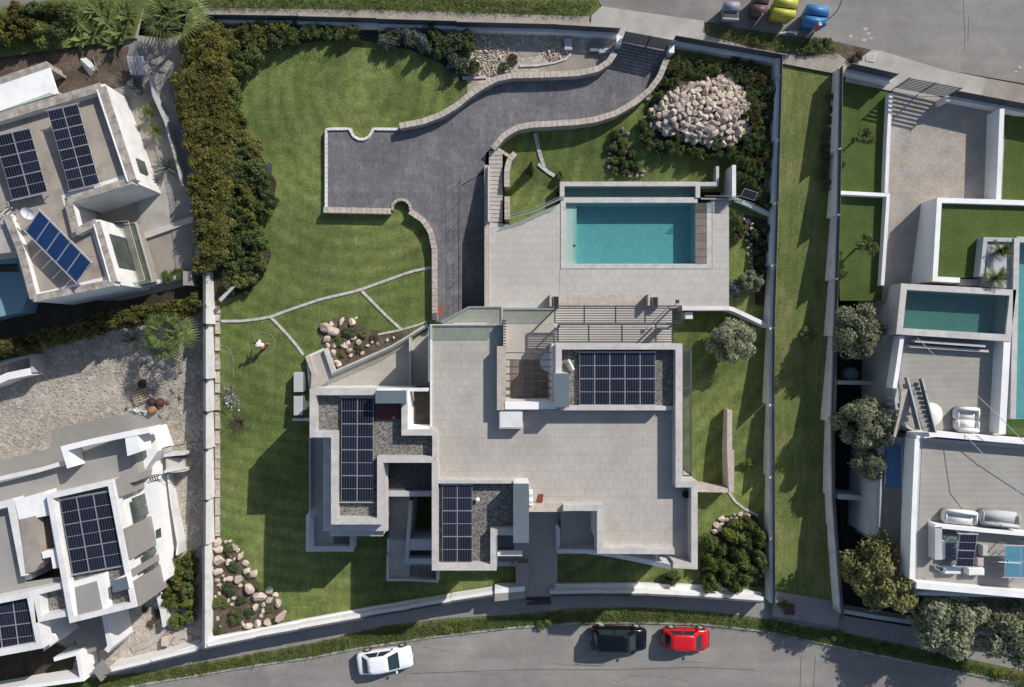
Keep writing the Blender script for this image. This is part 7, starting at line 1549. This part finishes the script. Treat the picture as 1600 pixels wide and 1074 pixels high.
# ================================================================== CARS
def loft(stations, name, m, parent, smooth=True, cap=True):
    """stations: list of (x, [(y,z)...]) half sections mirrored"""
    mb = MB(); n = len(stations[0][1]); vs = []
    for x, sec in stations:
        full = [(x, y, z) for y, z in sec] + [(x, -y, z) for y, z in sec[::-1]]
        vs += full
    N = 2 * n; fs = []
    for k in range(len(stations) - 1):
        for i in range(N - 1): fs.append((k * N + i, k * N + i + 1, (k + 1) * N + i + 1, (k + 1) * N + i))
    if cap: fs.append(tuple(range(N - 1, -1, -1))); fs.append(tuple((len(stations) - 1) * N + i for i in range(N)))
    mb.add(vs, fs); me = mb.mesh(name, m, smooth); o = bpy.data.objects.new(name, me); COL.objects.link(o); o.parent = parent
    return o
def car(px, rz, L, W, Ht, paint, label, suv=False, name='parked_car', gl=(-.40, -.275, .26, .077)):
    z = ZST - 0.12; X, Y, _ = P(px[0], px[1], z + Ht * 0.6); t = thing(name, label, 'car', (X, Y, z), 'cars parked on the street', rz)
    h = W / 2; bl = 0.62 * Ht if not suv else 0.6 * Ht      # beltline
    hood = 0.60 * Ht; g = 0.2
    def sec(w_, zt, zb=g): return [(w_ * 0.80, zb), (w_ * 0.985, zb + 0.12), (w_, zb + 0.3), (w_ * 0.985, zt - 0.16), (w_ * 0.93, zt - 0.04), (w_ * 0.80, zt), (w_ * 0.4, zt + 0.025), (0.0001, zt + 0.035)]
    st = []
    for f, wf, zt, zb in ((-.5, .70, .40, .32), (-.495, .80, .50, .26), (-.48, .90, .58, .22), (-.44, .97, .62, .2), (-.35, 1, .63, .2), (-.15, 1, .62, .2), (.1, 1, .61, .2), (.25, .995, .585, .2), (.36, .97, .55, .2), (.44, .91, .50, .22), (.475, .84, .45, .24), (.493, .76, .38, .28), (.5, .66, .32, .32)):
        st.append((f * L, sec(h * wf, zt * Ht * (1.06 if suv else 1.0), zb)))
    body = loft(st, 'body', MAT[paint], t)
    # greenhouse: glass volume with painted roof and pillars
    rz0, rz1, fz0, fz1 = gl
    zb_, zt2 = bl * 0.98, Ht - 0.035
    wb, wt = h * 0.93, h * 0.74
    def gsec(w_, z_): return z_
    B = [(rz0 * L, wb * .86), (rz0 * L + .22, wb), (fz0 * L - .35, wb), (fz0 * L, wb * .84)]
    T = [(rz1 * L, wt * .86), (rz1 * L + .15, wt), (fz1 * L - .25, wt), (fz1 * L, wt * .86)]
    ringB = B + [(x, -y) for x, y in B[::-1]]; ringT = T + [(x, -y) for x, y in T[::-1]]
    mb = MB(); vs = [(x, y, zb_) for x, y in ringB] + [(x, y, zt2) for x, y in ringT]; n = 8
    names = {0: 'rear_side', 3: 'front'}
    def face(idx, nm, m_, shrink=0.0, outp=0.0):
        q = [Vector(vs[i]) for i in idx]; c = sum(q, Vector()) / len(q); nn = (q[1] - q[0]).cross(q[2] - q[0]).normalized()
        if nn.dot(c - Vector((0, 0, Ht * .6))) < 0: nn = -nn
        q = [c + (p - c) * (1 - shrink) + nn * outp for p in q]; b = MB(); b.add(q + [p - nn * 0.03 for p in q], [(0, 1, 2, 3), (7, 6, 5, 4), (0, 4, 5, 1), (1, 5, 6, 2), (2, 6, 7, 3), (3, 7, 4, 0)]); me = b.mesh(nm, MAT[m_]); o = bpy.data.objects.new(nm, me); COL.objects.link(o); o.parent = t; return o
    mb.add(vs, [(i, (i + 1) % 8, (i + 1) % 8 + 8, i + 8) for i in range(8)]); me = mb.mesh('pillars', MAT[paint]); o = bpy.data.objects.new('pillars', me); COL.objects.link(o); o.parent = t
    face((3, 4, 12, 11), 'windscreen', 'car_glass', 0.05, 0.012); face((0, 7, 15, 8), 'rear_window', 'car_glass', 0.08, 0.012)
    for sgn in (1, -1):
        x0b, x1b, x0t, x1t = B[1][0], B[2][0], T[1][0], T[2][0]
        for a, b_ in ((0.03, 0.50), (0.54, 0.98)):
            q = [Vector((x0b + (x1b - x0b) * a, sgn * (wb + .008), zb_ + .04)), Vector((x0b + (x1b - x0b) * b_, sgn * (wb + .008), zb_ + .04)), Vector((x0t + (x1t - x0t) * b_, sgn * (wt + .02), zt2 - .05)), Vector((x0t + (x1t - x0t) * a, sgn * (wt + .02), zt2 - .05))]
            b = MB(); b.add(q, [(0, 1, 2, 3)]); me = b.mesh('side_window', MAT['car_glass']); o = bpy.data.objects.new('side_window', me); COL.objects.link(o); o.parent = t
    # roof skin, slightly crowned
    st = []
    for k in range(7):
        f = k / 6; x = T[0][0] - 0.03 + (T[3][0] - T[0][0] + 0.06) * f; w_ = wt * (0.86 + 0.16 * math.sin(math.pi * min(1, max(0, f))) ** 0.5) if 0 < k < 6 else wt * .88
        zz = zt2 + 0.035 * math.sin(math.pi * f); st.append((x, [(w_ * 1.0, zz - 0.03), (w_ * .97, zz), (w_ * .6, zz + .02), (0.0001, zz + .03)]))
    loft(st, 'roof', MAT[paint], t)
    def sub(nm, m_, fn, smooth=False):
        b = MB(); fn(b); me = b.mesh(nm, MAT[m_], smooth); o = bpy.data.objects.new(nm, me); COL.objects.link(o); o.parent = t; return o
    for sx in (-.31, .32):
        for sy in (1, -1):
            w = sub('wheel', 'tyre', lambda b: b.tube((sx * L, sy * (h - .2), .33), (sx * L, sy * (h + .012), .33), .33, .33, 20)); b = MB(); b.tube((sx * L, sy * (h + .01), .33), (sx * L, sy * (h + .03), .33), .21, .19, 14); me = b.mesh('rim', MAT['alu']); o = bpy.data.objects.new('rim', me); COL.objects.link(o); o.parent = w
            sub('wheel_arch', 'black_trim', lambda b: b.path([(sx * L + .40 * math.cos(a), sy * (h - .005), .33 + .40 * math.sin(a)) for a in [i * math.pi / 8 for i in range(9)]], .028, 5))
    for sy in (1, -1):
        sub('headlight', 'lamp_glass', lambda b: b.add([(.478 * L, sy * h * .58, .40 * Ht), (.44 * L, sy * h * .90, .41 * Ht), (.405 * L, sy * h * .92, .475 * Ht), (.445 * L, sy * h * .55, .475 * Ht)], [(0, 1, 2, 3)]))
        sub('tail_light', 'tail_red', lambda b: b.box((-.472 * L, sy * h * .80, .52 * Ht), (.1, .22, .13)))
        sub('mirror', paint, lambda b: b.box((fz0 * L - .30, sy * (h + .07), bl + .02), (.13, .17, .12)))
        sub('door_seam', 'black_trim', lambda b: (b.box((-.02 * L, sy * (h * .999), .4 * Ht), (.012, .02, .3 * Ht)), b.box((.2 * L, sy * (h * .999), .4 * Ht), (.012, .02, .3 * Ht))))
        if suv: sub('roof_rail', 'dark_metal', lambda b: b.path([(rz1 * L + .1, sy * (wt + .02), Ht + .02), (rz1 * L + .3, sy * (wt + .04), Ht + .07), (fz1 * L - .3, sy * (wt + .04), Ht + .07), (fz1 * L - .05, sy * (wt + .02), Ht + .0)], .02, 6))
        sub('wiper', 'black_trim', lambda b: b.tube((fz0 * L + .02, sy * .25 + .1, bl + .03), (fz0 * L - .2, sy * .25 - .3, bl + .14), .01, .01, 4))
    sub('bonnet_seam', 'black_trim', lambda b: b.path([(fz0 * L + .06, h * .72, .592 * Ht * (1.06 if suv else 1) + .015), (.42 * L, h * .66, .505 * Ht * (1.06 if suv else 1) + .02)], .006, 4))
    sub('bonnet_seam', 'black_trim', lambda b: b.path([(fz0 * L + .06, -h * .72, .592 * Ht * (1.06 if suv else 1) + .015), (.42 * L, -h * .66, .505 * Ht * (1.06 if suv else 1) + .02)], .006, 4))
    sub('antenna', 'black_trim', lambda b: b.tube((T[0][0] + .25, 0, Ht), (T[0][0] + .05, 0, Ht + .12), .014, .006, 5))
    sub('number_plate', 'car_white', lambda b: b.box((-.5 * L, 0, .38 * Ht), (.03, .5, .12))); sub('number_plate', 'car_white', lambda b: b.box((.497 * L, 0, .28 * Ht), (.03, .5, .12)))
    return t
car((601, 1034), R(8), 4.5, 1.78, 1.47, 'car_white', 'white hatchback parked alone on the left part of the street')
car((968, 1001), R(-1.5), 4.45, 1.85, 1.68, 'car_black', 'black off-roader with roof rails parked in the middle of the street', True, gl=(-.47, -.42, .30, .15))
car((1073, 1001), R(-1.5), 3.75, 1.68, 1.48, 'car_red', 'small bright red car parked right of the black one', gl=(-.46, -.37, .32, .15))

# ================================================================== BINS AND POSTS
def binbox(px, w_, d, h, m, label, lidopen=False, rz=0.0, taper=0.85):
    z = G(*px) - 0.06; X, Y, _ = P(px[0], px[1], z + h * .5); t = thing('recycling_bin', label, 'bin', (X, Y, z), 'street bins in the upper right', rz)
    def part(nm, pts_b, pts_t, z0, z1, mm, bev=0.05):
        bm = bmesh.new(); vb = [bm.verts.new((x, y, z0)) for x, y in pts_b]; vt = [bm.verts.new((x, y, z1)) for x, y in pts_t]; n = len(vb)
        bm.faces.new(vb[::-1]); bm.faces.new(vt)
        for i in range(n): bm.faces.new((vb[i], vb[(i + 1) % n], vt[(i + 1) % n], vt[i]))
        bmesh.ops.bevel(bm, geom=bm.edges[:], offset=bev, segments=2, affect='EDGES'); me = bpy.data.meshes.new(nm); bm.to_mesh(me); bm.free(); me.materials.append(MAT[mm])
        for p_ in me.polygons: p_.use_smooth = True
        o = bpy.data.objects.new(nm, me); COL.objects.link(o); o.parent = t; return o
    r = lambda a, b: [(-a, -b), (a, -b), (a, b), (-a, b)]
    part('container', r(w_ / 2 * taper, d / 2 * taper), r(w_ / 2, d / 2), 0.12, h * .78, m)
    part('lid', [(-w_ / 2 * 1.03, -d / 2 * .2), (w_ / 2 * 1.03, -d / 2 * .2), (w_ / 2 * 1.03, d / 2), (-w_ / 2 * 1.03, d / 2)], [(-w_ / 2 * .95, 0), (w_ / 2 * .95, 0), (w_ / 2 * .95, d / 2 * .85), (-w_ / 2 * .95, d / 2 * .85)], h * .79, h, m, 0.06)
    if not lidopen: part('front_lid', [(-w_ / 2 * 1.03, -d / 2 * 1.05), (w_ / 2 * 1.03, -d / 2 * 1.05), (w_ / 2 * 1.03, -d / 2 * .2), (-w_ / 2 * 1.03, -d / 2 * .2)], [(-w_ / 2 * .95, -d / 2 * .9), (w_ / 2 * .95, -d / 2 * .9), (w_ / 2 * .95, -d / 2 * .25), (-w_ / 2 * .95, -d / 2 * .25)], h * .77, h * .9, m, 0.04)
    else:
        b = MB(); b.box((0, -d * .28, h * .77), (w_ * .85, d * .3, .03)); me = b.mesh('dark_mouth', MAT['black_trim']); o = bpy.data.objects.new('dark_mouth', me); COL.objects.link(o); o.parent = t
        b = MB(); b.box((0, -d * .55, h * .8), (w_ * 1.02, .12, .2)); me = b.mesh('front_rim', MAT[m]); o = bpy.data.objects.new('front_rim', me); COL.objects.link(o); o.parent = t
    for sx in (-1, 1):
        for sy in (-1, 1): b = MB(); b.tube((sx * w_ * .36 - .03, sy * d * .36, .08), (sx * w_ * .36 + .03, sy * d * .36, .08), .08, .08, 10); me = b.mesh('wheel', MAT['tyre']); o = bpy.data.objects.new('wheel', me); COL.objects.link(o); o.parent = t
        b = MB(); b.tube((sx * w_ * .52, 0, h * .7), (sx * w_ * .58, 0, h * .7), .035, .035, 8); me = b.mesh('lifting_pin', MAT['dark_metal']); o = bpy.data.objects.new('lifting_pin', me); COL.objects.link(o); o.parent = t
    return t
binbox((1140, 20), 1.15, 1.2, 1.25, 'bin_grey', 'grey rubbish bin with an open dark mouth, leftmost of the bins', True, R(-4)); binbox((1185, 10), 1.05, 1.5, 1.6, 'bin_brown', 'brown domed bin second from the left', False, R(-6))
binbox((1222, 17), 1.65, 1.35, 1.7, 'bin_yellow', 'large yellow recycling bin', False, R(-8)); binbox((1271, 29), 1.6, 1.35, 1.65, 'bin_blue', 'large blue recycling bin behind the red-topped post', False, R(-8))
t = thing('red_topped_post', 'slanting-looking grey post with a red head in front of the blue bin', 'post', P(1257, 62, 3.9)); a = Vector(P(1257, 62, 3.95)); mb = MB(); mb.tube(a, a + Vector((0, 0, 1.9)), 0.07, 0.06, 10); mb.build('shaft', MAT['plaster_grey'], t)
mb = MB(); mb.tube(a + Vector((0, 0, 1.9)), a + Vector((0.05, 0, 2.45)), 0.13, 0.13, 12); mb.build('red_head', MAT['orange_red'], t); mb = MB(); mb.tube(a + Vector((0.05, 0, 2.45)), a + Vector((0.05, 0, 2.52)), 0.14, 0.1, 12); mb.build('head_cap', MAT['plaster_bright'], t)
t = thing('overhead_cable', 'black cable hanging from the red-topped post towards the road', 'cable', P(1288, 27, 6)); mb = MB(); p0, p1 = Vector(P(1286, 34, 5.8)), Vector(P(1318, -12, 8)); mb.path([p0.lerp(p1, s / 8) + Vector((0.25 * math.sin(math.pi * s / 8), -0.3 * math.sin(math.pi * s / 8), 0)) for s in range(9)], 0.03, 5); mb.build('cable_strand', MAT['dark_vinyl'], t)
t = thing('sign_post', 'thin pale post leaning between the brown and yellow bins', 'post', P(1172, 50, 3.9)); a = Vector(P(1172, 50, 3.95)); mb = MB(); mb.tube(a, Vector(P(1192, 22, 5.6)), 0.035, 0.03, 6); mb.build('shaft', MAT['alu'], t)
t = thing('fallen_lamp', 'white bent lamp arm lying low over the weeds below the yellow bin', 'lamp arm', P(1230, 53, 3.9)); mb = MB(); mb.path([P(1217, 52, 4.5), P(1232, 50, 4.6), P(1240, 51, 4.6)], 0.05, 8); mb.path([P(1218, 54, 4.4), P(1228, 53, 4.4)], 0.03, 6); mb.build('arm', MAT['plaster_bright'], t); mb = MB(); mb.lathe(P(1243, 52.5, 4.55), [(0.05, 0), (0.13, 0.04), (0.13, 0.08), (0.04, 0.12)], 10); mb.build('lamp_head', MAT['white_plastic'], t)
for x, y, r, lb in ((1115, 20, 0.1, 'smaller white spot-like stone on the road left of the grey bin'), (1124, 18, 0.15, 'larger white stone on the road left of the grey bin')): t = tag(link('painted_stone', ROCKS[0], None, P(x, y, 3.95), (0, 0, 1), (r, r, r * .5)), lb, 'stone')
t = thing('manhole_cover', 'square pale manhole cover in the footway near the right gate', 'manhole cover', P(1362, 89, 3.9)); mb = MB(); z = G(1362, 89) + 0.03; mb.prism([(1354, 84), (1372, 82), (1366, 97), (1353, 95)], z + .02, z - .05); mb.build('cover', MAT['coping'], t); mb = MB(); mb.prism([(1357, 86), (1368, 85), (1364, 94), (1356, 93)], z + .03, z + .02); mb.build('lid_plate', MAT['pale_concrete'], t)
t = thing('manhole_cover', 'small dark red square cover at the lower end of the green strip', 'manhole cover', P(1234, 952, -0.2)); mb = MB(); mb.rect(1227, 945, 1241, 960, 0.05, -0.3); mb.build('cover', MAT['red_brown'], t); mb = MB(); mb.wall([(1227, 945), (1241, 945), (1241, 960), (1227, 960)], .08, .07, 0, closed=True); mb.build('frame', MAT['dark_gravel'], t)
t = thing('roof_aerial', 'tall thin wire aerial line strung across the right house roofs', 'cable', P(1500, 560, 6)); mb = MB(); mb.path([P(1433, 528, 5.5), P(1490, 585, 6.6), P(1545, 635, 6.9), P(1600, 690, 6.7), P(1680, 760, 6.3)], 0.025, 5); mb.path([P(1508, 680, 5.7), P(1560, 735, 6.8), P(1620, 800, 7.0)], 0.025, 5); mb.build('wire', MAT['alu'], t)
t = thing('street_sign', 'small blue sign plate with pole beside the pedestrian gate', 'sign', P(829, 945, -0.6)); mb = MB(); mb.tube(P(824, 940, -.6), P(824, 940, 1.2), 0.03); mb.build('pole', MAT['alu'], t)
mb = MB(); mb.rect(824, 938, 834, 944, 0.7, 0.66); mb.build('plate', MAT['steel_blue'], t)
t = thing('bollard', 'small round post head at the corner of the entrance path', 'bollard', P(866, 916, 0)); mb = MB(); mb.lathe(P(866, 916, 0.1), [(0.07, 0), (0.07, 0.6), (0.1, 0.62), (0.1, 0.7), (0.02, 0.72)], 10); mb.build('shaft', MAT['alu'], t)
t = thing('garden_spike', 'white thin stake lying in the grass above the slanting railing', 'stake', P(830, 310, 2.4)); mb = MB(); mb.tube(P(826, 314, 2.45), P(833, 309, 2.9), 0.025); mb.build('stake_rod', MAT['plaster_bright'], t)

# ================================================================== PERSON
t = thing('person', 'gardener in a white top and reddish-brown trousers bending over the hose on the left lawn', 'person', P(414, 541, 1.6))
gz = G(412, 540); base = Vector(P(417, 540, gz)); 
# skeleton bends towards the picture's upper left
fw = Vector((-0.86, 0.5, 0)).normalized(); sd_ = Vector((-fw.y, fw.x, 0))
def pt_(f, s, z): return base + fw * f + sd_ * s + Vector((0, 0, z))
J = [(pt_(0, 0, .92), .15), (pt_(.10, 0, 1.10), .15), (pt_(.22, 0, 1.28), .165), (pt_(.30, 0, 1.40), .10), (pt_(.34, 0, 1.46), .06),
     (pt_(-.02, .10, .88), .11), (pt_(.03, .13, .50), .075), (pt_(-.05, .13, .09), .05), (pt_(.12, .14, .04), .045),
     (pt_(-.02, -.10, .88), .11), (pt_(.0, -.13, .50), .075), (pt_(-.10, -.14, .09), .05), (pt_(.07, -.15, .04), .045),
     (pt_(.25, .20, 1.34), .07), (pt_(.30, .27, 1.08), .05), (pt_(.50, .22, .90), .038),
     (pt_(.25, -.20, 1.34), .07), (pt_(.26, -.28, 1.08), .05), (pt_(.46, -.24, .88), .038)]
E = [(0, 1), (1, 2), (2, 3), (3, 4), (0, 5), (5, 6), (6, 7), (7, 8), (0, 9), (9, 10), (10, 11), (11, 12), (2, 13), (13, 14), (14, 15), (2, 16), (16, 17), (17, 18)]
def skin(name, J, E, m, root=0, sub=2, mats=None, fn=None):
    me = bpy.data.meshes.new(name); wl = worldloc(t); me.from_pydata([j[0] - wl for j in J], E, []); o = bpy.data.objects.new(name, me); COL.objects.link(o); o.parent = t
    md = o.modifiers.new('skin', 'SKIN'); sv = me.skin_vertices[0].data
    for i, j in enumerate(J): sv[i].radius = (j[1], j[1]); sv[i].use_root = (i == root)
    ss = o.modifiers.new('sub', 'SUBSURF'); ss.levels = sub; ss.render_levels = sub; me.materials.append(MAT[m]); return o
skin('body', J, E, 'cloth_white')
legsJ = [(pt_(0, 0, .95), .165), (pt_(-.02, .10, .86), .125), (pt_(.03, .13, .50), .09), (pt_(-.05, .13, .13), .065), (pt_(-.02, -.10, .86), .125), (pt_(.0, -.13, .50), .09), (pt_(-.10, -.14, .13), .065)]
skin('trousers', legsJ, [(0, 1), (1, 2), (2, 3), (0, 4), (4, 5), (5, 6)], 'cloth_red')
hc = pt_(.42, 0, 1.56)
def ball(name, c, r, m, parent, sc=(1, 1, 1)):
    bm = bmesh.new(); bmesh.ops.create_icosphere(bm, subdivisions=3, radius=r)
    for v in bm.verts: v.co = Vector((v.co.x * sc[0], v.co.y * sc[1], v.co.z * sc[2]))
    me = bpy.data.meshes.new(name); bm.to_mesh(me); bm.free(); me.materials.append(MAT[m])
    for p_ in me.polygons: p_.use_smooth = True
    return link(name, me, parent, c)
ball('head', hc, 0.105, 'skin', t, (1, .85, 1.15)); ball('hair', hc + Vector((.02, -.01, .03)), 0.112, 'hair_dark', t, (1, .88, 1.1)); ball('nose', hc + fw * .115, 0.018, 'skin', t)
for s in (-1, 1): ball('ear', hc + sd_ * s * .1, .022, 'skin', t); ball('eye', hc + fw * .098 + sd_ * s * .035 + Vector((0, 0, .02)), .012, 'black_trim', t)
for s in (-1, 1):
    wr = pt_(.50, .22, .90) if s > 0 else pt_(.46, -.24, .88)
    HJ = [(wr, .034), (wr + fw * .05 + Vector((0, 0, -.04)), .04), (wr + fw * .08 + Vector((0, 0, -.07)), .03)]; HE = [(0, 1), (1, 2)]
    for k in range(4): b_ = len(HJ); o_ = sd_ * (k - 1.5) * .02; HJ += [(wr + fw * .10 + o_ + Vector((0, 0, -.09)), .009), (wr + fw * .125 + o_ + Vector((0, 0, -.115)), .008), (wr + fw * .12 + o_ + Vector((0, 0, -.14 + .004 * k)), .007)]; HE += [(2, b_), (b_, b_ + 1), (b_ + 1, b_ + 2)]
    b_ = len(HJ); HJ += [(wr + fw * .06 - sd_ * s * .04 + Vector((0, 0, -.06)), .011), (wr + fw * .09 - sd_ * s * .045 + Vector((0, 0, -.085)), .009)]; HE += [(1, b_), (b_, b_ + 1)]
    skin('hand', HJ, HE, 'skin', 0, 1)
    ft = (pt_(.03, .13, .05) if s > 0 else pt_(-.02, -.14, .05)); ball('shoe', ft, .07, 'black_trim', t, (1.5, .8, .6))
